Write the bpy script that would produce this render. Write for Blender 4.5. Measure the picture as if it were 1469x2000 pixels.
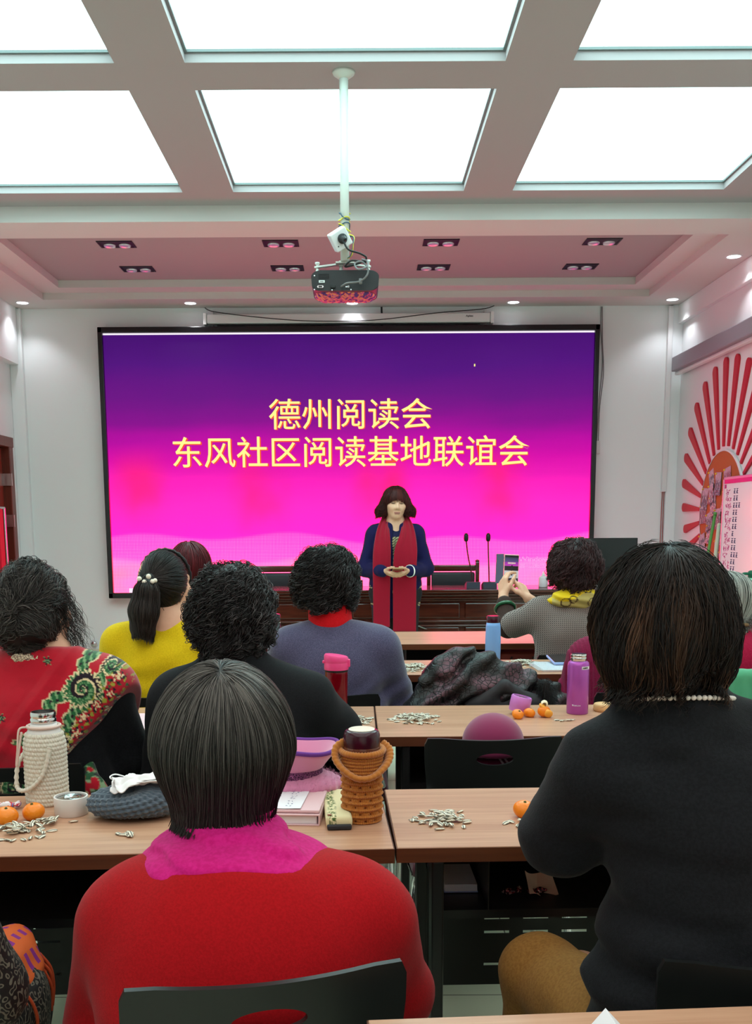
import bpy, bmesh, math, random
import numpy as np
from mathutils import Vector, Matrix

# ------------------------------------------------------------------ camera, world, lamps, exposure
SC = bpy.context.scene
COL = SC.collection
for _o in list(bpy.data.objects):
    bpy.data.objects.remove(_o, do_unlink=True)
PITCH, ROLL, CAM_H = math.radians(9.0), math.radians(0.33), 1.32
FOC = 2000 * math.cos(PITCH)                      # focal length in pixels of the 1469x2000 frame
cam = bpy.data.cameras.new('camera')
cam.sensor_fit = 'VERTICAL'
cam.sensor_height = 36.0
cam.sensor_width = 36.0
cam.lens = 36.0 * FOC / 2000
cam.shift_x, cam.shift_y = 0.01735, 0.16643
cam.clip_start = 0.05
cam_o = bpy.data.objects.new('camera', cam)
COL.objects.link(cam_o)
_c, _s = math.cos(ROLL), math.sin(ROLL)
_f = Vector((0, math.cos(PITCH), -math.sin(PITCH)))
_r0, _u0 = Vector((1, 0, 0)), Vector((0, math.sin(PITCH), math.cos(PITCH)))
_r, _u = _c * _r0 - _s * _u0, _s * _r0 + _c * _u0
cam_o.matrix_world = Matrix(((_r.x, _u.x, -_f.x, 0), (_r.y, _u.y, -_f.y, 0), (_r.z, _u.z, -_f.z, CAM_H), (0, 0, 0, 1)))
SC.camera = cam_o

PANEL_STRENGTH = 4.1         # backlit ceiling membranes of the two rows by the stage
PANEL_BACK = 2.0              # unseen rows above and behind the audience, added as fill light
PANEL_COLOR = (0.62, 1.0, 1.0)
LED_STRENGTH = 1.05           # video wall
LED_RED = 5.2                 # its red diodes run far brighter than the photograph can record
SPOT_POWER = 11.0             # recessed downlights along the room edge
world = bpy.data.worlds.new('world')
SC.world = world
world.use_nodes = True
world.node_tree.nodes['Background'].inputs[0].default_value = (0.9, 0.95, 1, 1)
world.node_tree.nodes['Background'].inputs[1].default_value = 0.0
SC.view_settings.view_transform = 'Standard'
SC.view_settings.look = 'None'
SC.view_settings.gamma = 1
SC.view_settings.use_curve_mapping = False
SC.view_settings.exposure = 0.1
SC.cycles.max_bounces = 7
SC.cycles.diffuse_bounces = 4
SC.cycles.glossy_bounces = 3
SC.cycles.transmission_bounces = 6
SC.cycles.use_denoising = True
SC.cycles.sample_clamp_indirect = 4.0
SC.cycles.caustics_reflective = False
SC.cycles.caustics_refractive = False

random.seed(7)
RNG = np.random.default_rng(11)
PI = math.pi


def srgb(r, g=None, b=None):
    """0..255 display values to a linear colour"""
    if g is None:
        h = r.lstrip('#')
        r, g, b = (int(h[i:i + 2], 16) for i in (0, 2, 4))
    f = lambda v: (v / 255 / 12.92) if v / 255 <= 0.04045 else ((v / 255 + 0.055) / 1.055) ** 2.4
    return (f(r), f(g), f(b), 1.0)


# ------------------------------------------------------------------ materials
class V:
    """a node socket with arithmetic"""
    def __init__(self, nt, s):
        self.nt, self.s = nt, s

    def op(self, o, *a):
        return self.nt.math(o, self, *a)

    def __add__(self, b): return self.op('ADD', b)
    def __radd__(self, b): return self.op('ADD', b)
    def __sub__(self, b): return self.op('SUBTRACT', b)
    def __rsub__(self, b): return self.nt.math('SUBTRACT', b, self)
    def __mul__(self, b): return self.op('MULTIPLY', b)
    def __rmul__(self, b): return self.op('MULTIPLY', b)
    def __truediv__(self, b): return self.op('DIVIDE', b)
    def sin(self): return self.op('SINE')
    def abs(self): return self.op('ABSOLUTE')
    def fract(self): return self.op('FRACT')
    def gt(self, b): return self.op('GREATER_THAN', b)
    def lt(self, b): return self.op('LESS_THAN', b)
    def max(self, b): return self.op('MAXIMUM', b)
    def min(self, b): return self.op('MINIMUM', b)
    def step(self, a, b):
        n = self.nt.new('ShaderNodeMapRange')
        n.interpolation_type = 'SMOOTHSTEP'
        self.nt.put(n.inputs[0], self)
        n.inputs[1].default_value, n.inputs[2].default_value = a, b
        return V(self.nt, n.outputs[0])


class NT:
    def __init__(self, m):
        self.t = m.node_tree
        self.bsdf = self.t.nodes['Principled BSDF']

    def new(self, k):
        return self.t.nodes.new(k)

    def put(self, sock, v):
        if isinstance(v, V):
            self.t.links.new(v.s, sock)
        elif isinstance(v, (int, float)) and sock.type == 'RGBA':
            sock.default_value = (v, v, v, 1)
        else:
            sock.default_value = v

    def math(self, o, *a):
        n = self.new('ShaderNodeMath')
        n.operation = o
        for i, x in enumerate(a):
            self.put(n.inputs[i], x)
        return V(self, n.outputs[0])

    def xyz(self, kind='Object'):
        tc = self.new('ShaderNodeTexCoord')
        sp = self.new('ShaderNodeSeparateXYZ')
        self.t.links.new(tc.outputs[kind], sp.inputs[0])
        return [V(self, o) for o in sp.outputs]

    def vec(self, x, y, z):
        n = self.new('ShaderNodeCombineXYZ')
        for i, a in enumerate((x, y, z)):
            self.put(n.inputs[i], a)
        return V(self, n.outputs[0])

    def coord(self, kind='Object'):
        return V(self, self.new('ShaderNodeTexCoord').outputs[kind])

    def noise(self, scale, vec=None, detail=3, rough=0.5, color=False):
        n = self.new('ShaderNodeTexNoise')
        n.inputs['Scale'].default_value = scale
        n.inputs['Detail'].default_value = detail
        n.inputs['Roughness'].default_value = rough
        self.put(n.inputs['Vector'], vec or self.coord())
        return V(self, n.outputs['Color' if color else 'Fac'])

    def voronoi(self, scale, vec=None, feature='F1', out='Distance'):
        n = self.new('ShaderNodeTexVoronoi')
        n.feature = feature
        n.inputs['Scale'].default_value = scale
        self.put(n.inputs['Vector'], vec or self.coord())
        return V(self, n.outputs[out])

    def ramp(self, fac, stops, mode='LINEAR'):
        n = self.new('ShaderNodeValToRGB')
        n.color_ramp.interpolation = mode
        e = n.color_ramp.elements
        while len(e) < len(stops):
            e.new(0.5)
        for el, (p, c) in zip(e, stops):
            el.position, el.color = p, c
        self.put(n.inputs[0], fac)
        return V(self, n.outputs[0])

    def mix(self, fac, a, b, mode='MIX'):
        n = self.new('ShaderNodeMix')
        n.data_type = 'RGBA'
        n.blend_type = mode
        self.put(n.inputs[0], fac)
        self.put(n.inputs[6], a)
        self.put(n.inputs[7], b)
        return V(self, n.outputs[2])

    def attr(self, name, out='Color'):
        n = self.new('ShaderNodeAttribute')
        n.attribute_name = name
        return V(self, n.outputs[out])

    def color(self, v): self.put(self.bsdf.inputs['Base Color'], v)

    def bump(self, h, strength=0.5, dist=0.002):
        n = self.new('ShaderNodeBump')
        n.inputs['Strength'].default_value = strength
        n.inputs['Distance'].default_value = dist
        self.put(n.inputs['Height'], h)
        self.t.links.new(n.outputs[0], self.bsdf.inputs['Normal'])


MATS = {}


def mat(name, col=(0.8, 0.8, 0.8, 1), rough=0.5, metal=0.0, spec=0.5, emit=None, es=1.0, alpha=1.0, trans=0.0, sheen=0.0, coat=0.0, fn=None, ior=1.45):
    if name in MATS:
        return MATS[name]
    m = bpy.data.materials.new(name)
    m.use_nodes = True
    n = NT(m)
    b = n.bsdf.inputs
    b['Base Color'].default_value = col if len(col) == 4 else (*col, 1)
    b['Roughness'].default_value = rough
    b['Metallic'].default_value = metal
    b['Specular IOR Level'].default_value = spec
    b['Transmission Weight'].default_value = trans
    b['Sheen Weight'].default_value = sheen
    b['Sheen Roughness'].default_value = 0.5
    b['Coat Weight'].default_value = coat
    b['IOR'].default_value = ior
    b['Alpha'].default_value = alpha
    if emit:
        b['Emission Color'].default_value = emit if len(emit) == 4 else (*emit, 1)
        b['Emission Strength'].default_value = es
    if fn:
        fn(n)
    MATS[name] = m
    return m


# ------------------------------------------------------------------ objects
def link_mesh(name, me, m, parent=None, loc=None, rot=None, smooth=False):
    o = bpy.data.objects.new(name, me)
    COL.objects.link(o)
    if m is not None and not me.materials:
        me.materials.append(m)
    if smooth:
        me.polygons.foreach_set('use_smooth', [True] * len(me.polygons))
    if parent:
        o.parent = parent
    if loc is not None:
        o.location = loc
    if rot is not None:
        o.rotation_euler = rot
    return o


def obj(name, bm, m, parent=None, loc=None, rot=None, smooth=False, angle=None):
    me = bpy.data.meshes.new(name)
    bmesh.ops.recalc_face_normals(bm, faces=bm.faces)
    bm.to_mesh(me)
    bm.free()
    o = link_mesh(name, me, m, parent, loc, rot, smooth or angle is not None)
    if angle is not None:
        me.set_sharp_from_angle(angle=math.radians(angle))
    return o


def tag(o, label, cat, group=None, kind=None):
    o['label'] = label
    o['category'] = cat
    if group:
        o['group'] = group
    if kind:
        o['kind'] = kind
    return o


def thing(name, label, cat, loc=(0, 0, 0), rotz=0.0, group=None, rot=None):
    o = bpy.data.objects.new(name, None)
    o.empty_display_size = 0.05
    COL.objects.link(o)
    o.location = loc
    o.rotation_euler = rot if rot else (0, 0, rotz)
    return tag(o, label, cat, group)


def struct(name, bm, m, label=None, **k):
    o = obj(name, bm, m, **k)
    o['kind'] = 'structure'
    return o


def copy_tree(o, parent=None):
    c = o.copy()
    COL.objects.link(c)
    if parent:
        c.parent = parent
    for ch in list(o.children):
        copy_tree(ch, c)
    return c


B = bmesh.new


def bx(bm, c, s, bev=0.0, seg=2, rz=0.0, rx=0.0, ry=0.0):
    """box by centre and size"""
    t = bmesh.ops.create_cube(bm, size=1.0)
    vs = t['verts']
    mt = Matrix.Translation(c) @ Matrix.Rotation(rz, 4, 'Z') @ Matrix.Rotation(ry, 4, 'Y') @ Matrix.Rotation(rx, 4, 'X') @ Matrix.Diagonal((*s, 1))
    bmesh.ops.transform(bm, matrix=mt, verts=vs)
    if bev > 0:
        es = list({e for v in vs for e in v.link_edges})
        bmesh.ops.bevel(bm, geom=es, offset=bev, segments=seg, affect='EDGES', profile=0.5)
    return bm


def box(c, s, bev=0.0, **k):
    return bx(B(), c, s, bev, **k)


def lathe(bm, prof, n=24, c=(0, 0, 0), caps=True, sx=1.0, sy=1.0):
    """profile [(r, z)] turned about z"""
    rings = []
    for r, z in prof:
        rings.append([bm.verts.new((c[0] + sx * r * math.cos(2 * PI * i / n), c[1] + sy * r * math.sin(2 * PI * i / n), c[2] + z)) for i in range(n)])
    for a, b in zip(rings, rings[1:]):
        for i in range(n):
            j = (i + 1) % n
            bm.faces.new((a[i], a[j], b[j], b[i]))
    if caps:
        if prof[0][0] > 1e-6:
            bm.faces.new(rings[0][::-1])
        if prof[-1][0] > 1e-6:
            bm.faces.new(rings[-1])
    return bm


def tube(bm, pts, r, n=8, caps=True, closed=False, flat=1.0):
    """swept tube; r number or list"""
    P = [Vector(p) for p in pts]
    m = len(P)
    rs = r if isinstance(r, (list, tuple)) else [r] * m
    rings, up = [], None
    for i in range(m):
        a = P[i - 1] if (i > 0 or closed) else P[i]
        b = P[(i + 1) % m] if (i < m - 1 or closed) else P[i]
        t = (b - a)
        if t.length < 1e-9:
            t = Vector((0, 0, 1))
        t.normalize()
        if up is None:
            up = Vector((0, 0, 1)) if abs(t.z) < 0.9 else Vector((1, 0, 0))
        n1 = t.cross(up)
        if n1.length < 1e-6:
            n1 = t.orthogonal()
        n1.normalize()
        n2 = n1.cross(t).normalized()
        up = n2
        rings.append([bm.verts.new(P[i] + rs[i] * (math.cos(2 * PI * k / n) * n1 + flat * math.sin(2 * PI * k / n) * n2)) for k in range(n)])
    pairs = list(zip(rings, rings[1:])) + ([(rings[-1], rings[0])] if closed else [])
    for a, b in pairs:
        for k in range(n):
            j = (k + 1) % n
            bm.faces.new((a[k], b[k], b[j], a[j]))
    if caps and not closed:
        bm.faces.new(rings[0])
        bm.faces.new(rings[-1][::-1])
    return bm


def smooth_path(pts, n=8, closed=False):
    """Catmull-Rom through points"""
    P = [np.array(p, float) for p in pts]
    out = []
    m = len(P)
    rng = range(m if closed else m - 1)
    for i in rng:
        p0 = P[(i - 1) % m] if (closed or i > 0) else P[i]
        p1, p2 = P[i], P[(i + 1) % m]
        p3 = P[(i + 2) % m] if (closed or i + 2 < m) else P[i + 1]
        for k in range(n):
            t = k / n
            out.append(tuple(0.5 * ((2 * p1) + (-p0 + p2) * t + (2 * p0 - 5 * p1 + 4 * p2 - p3) * t * t + (-p0 + 3 * p1 - 3 * p2 + p3) * t ** 3)))
    if not closed:
        out.append(tuple(P[-1]))
    return out


def prism(bm, outline, d0, d1, plane='xz'):
    """closed 2-D outline extruded between d0 and d1 along the third axis"""
    def mk(p, d):
        return {'xz': (p[0], d, p[1]), 'xy': (p[0], p[1], d), 'yz': (d, p[0], p[1])}[plane]
    a = [bm.verts.new(mk(p, d0)) for p in outline]
    b = [bm.verts.new(mk(p, d1)) for p in outline]
    n = len(a)
    bm.faces.new(a)
    bm.faces.new(b[::-1])
    for i in range(n):
        bm.faces.new((a[i], b[i], b[(i + 1) % n], a[(i + 1) % n]))
    return bm


def ball(bm, c, r, seg=16, rings=10, s=(1, 1, 1)):
    t = bmesh.ops.create_uvsphere(bm, u_segments=seg, v_segments=rings, radius=r)
    bmesh.ops.transform(bm, matrix=Matrix.Translation(c) @ Matrix.Diagonal((*s, 1)), verts=t['verts'])
    return bm


def text_mesh(body, size, thick, bold=0.0, ax='CENTER'):
    """lettering as a mesh in the xy plane"""
    cu = bpy.data.curves.new('lettering', 'FONT')
    cu.body = body
    cu.size = size
    cu.extrude = thick
    cu.offset = bold
    cu.align_x = ax
    cu.resolution_u = 3
    o = bpy.data.objects.new('lettering', cu)
    COL.objects.link(o)
    dg = bpy.context.evaluated_depsgraph_get()
    me = bpy.data.meshes.new_from_object(o.evaluated_get(dg))
    bpy.data.objects.remove(o)
    me.materials.clear()
    return me


# ------------------------------------------------------------------ implicit bodies
class SDF:
    """smooth unions of tapered capsules and ellipsoids, meshed by surface nets"""
    def __init__(self):
        self.ops = []

    def cap(self, a, b, r1, r2=None, k=0.03, sq=None, op='u'):
        """sq: (sx, sy, sz) scale of space for flattened sections"""
        self.ops.append(('cap', np.array(a, np.float32), np.array(b, np.float32), r1, r1 if r2 is None else r2, k, None if sq is None else np.array(sq, np.float32), op))
        return self

    def chain(self, pts, rs, k=0.02, sq=None):
        for i in range(len(pts) - 1):
            self.cap(pts[i], pts[i + 1], rs[i], rs[i + 1], k if i == 0 else min(k, 0.5 * rs[i]), sq)
        return self

    def ell(self, c, r, k=0.03, rot=None, op='u'):
        R = None
        if rot is not None:
            R = np.array(Matrix.Rotation(rot[2], 3, 'Z') @ Matrix.Rotation(rot[1], 3, 'Y') @ Matrix.Rotation(rot[0], 3, 'X'), np.float32)
        self.ops.append(('ell', np.array(c, np.float32), np.array(r, np.float32), R, k, op))
        return self

    def plane(self, p, n, k=0.01):
        """keep what lies below the plane (cut away the side the normal points to)"""
        n = np.array(n, np.float32)
        self.ops.append(('pl', np.array(p, np.float32), n / np.linalg.norm(n), k))
        return self

    def fn(self, f):
        self.ops.append(('fn', f))
        return self

    def __call__(self, P):
        P = np.asarray(P, np.float32)
        D = None
        for o in self.ops:
            if o[0] == 'cap':
                _, a, b, r1, r2, k, sq, op = o
                if sq is not None:
                    q, a2, b2 = P * sq, a * sq, b * sq
                else:
                    q, a2, b2 = P, a, b
                ab = b2 - a2
                t = np.clip(((q - a2) @ ab) / max(float(ab @ ab), 1e-12), 0, 1)
                d = np.linalg.norm(q - a2 - t[:, None] * ab, axis=1) - (r1 + (r2 - r1) * t)
                if sq is not None:
                    d = d / float(max(sq))
            elif o[0] == 'ell':
                _, c, r, R, k, op = o
                q = P - c
                if R is not None:
                    q = q @ R
                k0 = np.linalg.norm(q / r, axis=1)
                k1 = np.linalg.norm(q / (r * r), axis=1)
                d = k0 * (k0 - 1) / np.maximum(k1, 1e-6)
            elif o[0] == 'pl':
                _, p, n, k = o
                d = (P - p) @ n
                h = np.clip(0.5 - 0.5 * (D - d) / k, 0, 1)
                D = D * (1 - h) + d * h + k * h * (1 - h)
                continue
            else:
                D = o[1](P, D)
                continue
            if D is None:
                D = d
            elif op == 'u':
                h = np.clip(0.5 + 0.5 * (D - d) / k, 0, 1)
                D = D * (1 - h) + d * h - k * h * (1 - h)
            elif op == 's':
                h = np.clip(0.5 - 0.5 * (D + d) / k, 0, 1)
                D = D * (1 - h) - d * h + k * h * (1 - h)
        return D

    def bounds(self, pad):
        lo, hi = np.full(3, 1e9), np.full(3, -1e9)
        for o in self.ops:
            if o[0] == 'cap':
                r = max(o[3], o[4])
                rr = r / o[6] if o[6] is not None else np.full(3, r)
                for p in (o[1], o[2]):
                    lo, hi = np.minimum(lo, p - rr), np.maximum(hi, p + rr)
            elif o[0] == 'ell' and o[5] == 'u':
                r = np.full(3, max(o[2])) if o[3] is not None else o[2]
                lo, hi = np.minimum(lo, o[1] - r), np.maximum(hi, o[1] + r)
        return lo - pad, hi + pad

    def grad(self, P, e=0.0015):
        g = np.zeros_like(P)
        for i in range(3):
            d = np.zeros(3, np.float32)
            d[i] = e
            g[:, i] = self(P + d) - self(P - d)
        n = np.linalg.norm(g, axis=1, keepdims=True)
        return g / np.maximum(n, 1e-9), n[:, 0] / (2 * e)

    def mesh(self, vox=0.008, refine=2):
        lo, hi = self.bounds(3 * vox)
        BS = 8
        nb = np.ceil((hi - lo) / (vox * BS)).astype(int) + 1
        n = nb * BS
        bc = np.stack(np.meshgrid(*[np.arange(k) for k in nb], indexing='ij'), -1).reshape(-1, 3)
        cen = (lo + (bc + 0.5) * BS * vox).astype(np.float32)
        dc = self(cen)
        act = np.abs(dc) < vox * BS * 2.2
        F = np.repeat(np.repeat(np.repeat(np.where(dc > 0, 1.0, -1.0).reshape(nb), BS, 0), BS, 1), BS, 2).astype(np.float32)
        off = np.stack(np.meshgrid(*[np.arange(BS)] * 3, indexing='ij'), -1).reshape(-1, 3)
        ab = bc[act]
        CH = 600
        for s in range(0, len(ab), CH):
            idx = (ab[s:s + CH, None, :] * BS + off[None]).reshape(-1, 3)
            F[idx[:, 0], idx[:, 1], idx[:, 2]] = self((lo + idx * vox).astype(np.float32))
        S = F < 0
        cell = np.zeros((n - 1), bool)
        cnt = np.zeros((n - 1), np.uint8)
        cor = [(i, j, k) for i in (0, 1) for j in (0, 1) for k in (0, 1)]
        sl = lambda c: tuple(slice(c[a], n[a] - 1 + c[a]) for a in range(3))
        for c in cor:
            cnt += S[sl(c)]
        cell = (cnt > 0) & (cnt < 8)
        ci = np.argwhere(cell)
        vid = np.full(n - 1, -1, np.int64)
        vid[cell] = np.arange(len(ci))
        acc = np.zeros((len(ci), 3))
        num = np.zeros(len(ci))
        for a in cor:
            for ax in range(3):
                if a[ax] == 0:
                    b = list(a)
                    b[ax] = 1
                    ia, ib = ci + a, ci + b
                    fa, fb = F[ia[:, 0], ia[:, 1], ia[:, 2]], F[ib[:, 0], ib[:, 1], ib[:, 2]]
                    cr = (fa < 0) != (fb < 0)
                    t = np.where(cr, fa / np.where(cr, fa - fb, 1), 0)
                    p = np.array(a, float)[None] + t[:, None] * (np.array(b) - np.array(a))[None]
                    acc[cr] += p[cr]
                    num[cr] += 1
        verts = lo + (ci + acc / np.maximum(num, 1)[:, None]) * vox
        faces = []
        for ax in range(3):
            u, v = (ax + 1) % 3, (ax + 2) % 3
            s0 = [slice(1, n[i] - 1) for i in range(3)]
            s0[ax] = slice(0, n[ax] - 1)
            s1 = list(s0)
            s1[ax] = slice(1, n[ax])
            A, Bq = S[tuple(s0)], S[tuple(s1)]
            e = np.argwhere(A != Bq)
            if not len(e):
                continue
            flip = A[tuple(e.T)]
            base = e.copy()
            for i in range(3):
                if i != ax:
                    base[:, i] += 1
            q = []
            for du, dv in ((-1, -1), (0, -1), (0, 0), (-1, 0)):
                w = base.copy()
                w[:, u] += du
                w[:, v] += dv
                q.append(vid[tuple(w.T)])
            q = np.stack(q, 1)
            q[~flip] = q[~flip][:, ::-1]
            faces.append(q)
        faces = np.concatenate(faces)
        faces = faces[(faces >= 0).all(1)]
        verts = verts.astype(np.float32)
        for _ in range(refine):
            g, gl = self.grad(verts, vox * 0.25)
            d = np.clip(self(verts) / np.maximum(gl, 0.3), -vox * 0.5, vox * 0.5)
            verts = verts - d[:, None] * g * 0.8
        return verts, faces


def np_mesh(name, verts, faces, smooth=True):
    me = bpy.data.meshes.new(name)
    nv, nf, k = len(verts), len(faces), faces.shape[1]
    me.vertices.add(nv)
    me.vertices.foreach_set('co', np.ascontiguousarray(verts, np.float32).ravel())
    me.loops.add(nf * k)
    me.loops.foreach_set('vertex_index', np.ascontiguousarray(faces, np.int32).ravel())
    me.polygons.add(nf)
    me.polygons.foreach_set('loop_start', np.arange(0, nf * k, k, dtype=np.int32))
    me.update(calc_edges=True)
    if smooth:
        me.polygons.foreach_set('use_smooth', np.ones(nf, bool))
    me.validate()
    return me


def vcol(me, cols, name='col'):
    a = me.color_attributes.new(name, 'FLOAT_COLOR', 'POINT')
    c = np.ones((len(me.vertices), 4), np.float32)
    c[:, :cols.shape[1]] = cols
    a.data.foreach_set('color', c.ravel())


def vnoise(P, scale, seed=0):
    """smooth value noise in -1..1"""
    q = np.asarray(P, np.float64) * scale + seed * 17.31
    i = np.floor(q).astype(np.int64)
    f = q - i
    f = f * f * (3 - 2 * f)

    def h(a):
        x = (a[:, 0] * 73856093) ^ (a[:, 1] * 19349663) ^ (a[:, 2] * 83492791)
        x = (x ^ (x >> 13)) * 1274126177 & 0x7fffffff
        return (x % 65536) / 32768.0 - 1
    out = 0
    for dx in (0, 1):
        for dy in (0, 1):
            for dz in (0, 1):
                w = (f[:, 0] if dx else 1 - f[:, 0]) * (f[:, 1] if dy else 1 - f[:, 1]) * (f[:, 2] if dz else 1 - f[:, 2])
                out = out + w * h(i + np.array([dx, dy, dz]))
    return out


def soft(name, sdf, m, parent=None, vox=0.008, col=None, loc=None, rot=None):
    v, f = sdf.mesh(vox)
    me = np_mesh(name, v, f)
    if col is not None:
        vcol(me, col(v))
    return link_mesh(name, me, m, parent, loc, rot)


# ------------------------------------------------------------------ hair
def strand_mesh(paths, width, taper=0.3):
    """paths (n, s, 3) -> three-sided tubes"""
    n, s, _ = paths.shape
    t = np.gradient(paths, axis=1)
    t /= np.maximum(np.linalg.norm(t, axis=2, keepdims=True), 1e-9)
    a = np.empty_like(t)
    r0 = np.zeros((n, 3))
    r0[:, 2] = 1
    r0[np.abs(t[:, 0, 2]) > 0.8] = (0.8, 0.6, 0)
    c = np.cross(t[:, 0], r0)
    for k in range(s):                                   # parallel transport
        c = c - (c * t[:, k]).sum(1, keepdims=True) * t[:, k]
        c = c / np.maximum(np.linalg.norm(c, axis=1, keepdims=True), 1e-9)
        a[:, k] = c
    b = np.cross(t, a)
    u = np.linspace(0, 1, s)
    w = np.minimum(1, u / 0.12 + 0.3) * (1 - (1 - taper) * np.clip((u - 0.5) / 0.5, 0, 1) ** 1.5)
    w = np.broadcast_to(np.asarray(width), (n,))[:, None] * w[None]
    V_ = []
    for k in range(3):
        an = 2 * PI * k / 3
        V_.append(paths + w[..., None] * (math.cos(an) * a + math.sin(an) * b))
    V_ = np.stack(V_, 2)                                  # n s 3 3
    idx = np.arange(n * s * 3).reshape(n, s, 3)
    F_ = []
    for k in range(3):
        j = (k + 1) % 3
        F_.append(np.stack([idx[:, :-1, k], idx[:, 1:, k], idx[:, 1:, j], idx[:, :-1, j]], -1).reshape(-1, 4))
    return V_.reshape(-1, 3).astype(np.float32), np.concatenate(F_)


def grow(sdf, flow, n, length, steps=14, off=(-0.001, 0.004), curl=0.0, pitch=0.03, wob=0.0, seed=0, keep=None, droop=0.22, lim=-0.6, zmin=None, clump=None):
    """strands that run over the surface of a hair volume along a flow field"""
    rng = np.random.default_rng(seed)
    v, f = sdf.mesh(0.012, 1)
    c = v[f].mean(1)
    gc, _ = sdf.grad(c.astype(np.float32), 0.003)
    c = c[gc[:, 2] > -0.55]
    if keep is not None:
        c = c[keep(c)]
    P = c[rng.integers(0, len(c), n)] + rng.normal(0, 0.006, (n, 3))
    P = P.astype(np.float32)
    o = rng.uniform(off[0], off[1], n).astype(np.float32)
    L = rng.uniform(length[0], length[1], n).astype(np.float32)
    path = []
    prev = None
    for s in range(steps):
        g, gl = sdf.grad(P, 0.003)
        d = sdf(P) / np.maximum(gl, 0.3)
        w = np.where(g[:, 2] > lim, 1.0, 0.0)
        if zmin is not None:
            w = w * (P[:, 2] > zmin)
        P = P - (np.clip(d - o, -0.02, 0.02) * w)[:, None] * g
        path.append(P.copy())
        dr = flow(P).astype(np.float32)
        dr = dr - (dr * g).sum(1, keepdims=True) * g * w[:, None]
        if wob:
            q = P * 1.0
            dr = dr + wob * np.stack([vnoise(q, 22, 1 + seed), vnoise(q, 22, 2 + seed), vnoise(q, 22, 3 + seed)], 1)
        dr /= np.maximum(np.linalg.norm(dr, axis=1, keepdims=True), 1e-6)
        if prev is not None:
            dr = 0.55 * dr + 0.45 * prev
            dr /= np.maximum(np.linalg.norm(dr, axis=1, keepdims=True), 1e-6)
        prev = dr
        P = P + dr * (L / steps * np.where(w > 0.5, 1.0, droop))[:, None]
    path = np.stack(path, 1)
    if clump:
        ng, stg = clump
        gi = rng.integers(0, n, ng)
        mid = steps // 2
        near = np.empty(n, np.int64)
        for s0 in range(0, n, 500):
            near[s0:s0 + 500] = ((path[s0:s0 + 500, mid][:, None] - path[gi, mid][None]) ** 2).sum(-1).argmin(1)
        G = path[gi[near]]
        sh = np.clip(np.linalg.norm(path[:, mid] - G[:, mid], axis=1) / 0.05, 0, 1)
        wt = (stg * np.linspace(0.25, 1, steps))[None, :, None] * (1 - sh)[:, None, None]
        path = path + (G + (path[:, mid] - G[:, mid])[:, None] * 0.12 - path) * wt
    if curl > 0:
        t = np.gradient(path, axis=1)
        t /= np.maximum(np.linalg.norm(t, axis=2, keepdims=True), 1e-9)
        g0, _ = sdf.grad(path[:, 0], 0.003)
        nrm = np.broadcast_to(g0[:, None], t.shape)
        bn = np.cross(t, nrm)
        bn /= np.maximum(np.linalg.norm(bn, axis=2, keepdims=True), 1e-6)
        s = np.linspace(0, 1, steps)[None] * L[:, None]
        # neighbouring strands share a phase so that locks form
        ph0 = 3 * vnoise(path[:, 0], 26, 5 + seed)[:, None] + rng.normal(0, 0.5, (n, 1))
        ph = 2 * PI * s / pitch * (1 + 0.25 * vnoise(path[:, 0], 14, 9 + seed)[:, None]) + ph0 * 2
        am = curl * np.minimum(1, s / 0.02)
        path = path + (am * np.cos(ph))[..., None] * nrm * 0.8 + (am * np.sin(ph))[..., None] * bn
    return path.astype(np.float32)


def hair_obj(name, sdf, groups, m, parent, vox=0.008, loc=None, base_tone=0.12, rot=None):
    """groups: list of (paths, width, tone) with tone an array or scalar, 0 dark .. 1 light"""
    v, f = sdf.mesh(vox)
    Vs, Fs, T = [v], [f], [np.full(len(v), base_tone)]
    nv = len(v)
    for paths, width, tone in groups:
        a, q = strand_mesh(paths, width)
        Vs.append(a)
        Fs.append(q + nv)
        nv += len(a)
        tn = np.broadcast_to(np.asarray(tone, float), (len(paths),))
        T.append(np.repeat(tn, paths.shape[1] * 3))
    me = np_mesh(name, np.concatenate(Vs), np.concatenate(Fs))
    t = np.concatenate(T)
    vcol(me, np.stack([t, t, t], 1), 'tone')
    return link_mesh(name, me, m, parent, loc, rot)


def hair_mat(name, dark, light, rough=0.5, spec=0.32):
    def fn(n):
        t = n.attr('tone', 'Fac')
        n.color(n.mix(t, dark, light))
    return mat(name, dark, max(rough, 0.46), spec=spec, fn=fn)
# ------------------------------------------------------------------ the room
XL, XR, YF, YB = -3.24, 3.05, 9.86, -2.6
Z1, Z3, ZT = 3.40, 3.30, 3.42


def paint_fn(n):
    h = n.noise(140, detail=2)
    n.bump(h, 0.06, 0.002)


M_wall = mat('wall_paint', (0.84, 0.87, 0.875), 0.75, spec=0.25, fn=paint_fn)
M_ceil = mat('ceiling_paint', (0.42, 0.38, 0.385), 0.8, spec=0.2, fn=paint_fn)  # darker copy of the one ceiling paint, shade put into the colour


def floor_fn(n):
    x, y, z = n.xyz()
    fx, fy = ((x + 0.13) / 0.6).fract(), ((y + 0.32) / 0.6).fract()
    g = (fx.lt(0.006) + fy.lt(0.006)).min(1.0)
    t = n.noise(3.0, detail=4)
    base = n.mix(t, srgb(202, 212, 182), srgb(218, 226, 200))
    n.color(n.mix(g, base, srgb(90, 92, 82)))


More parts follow.
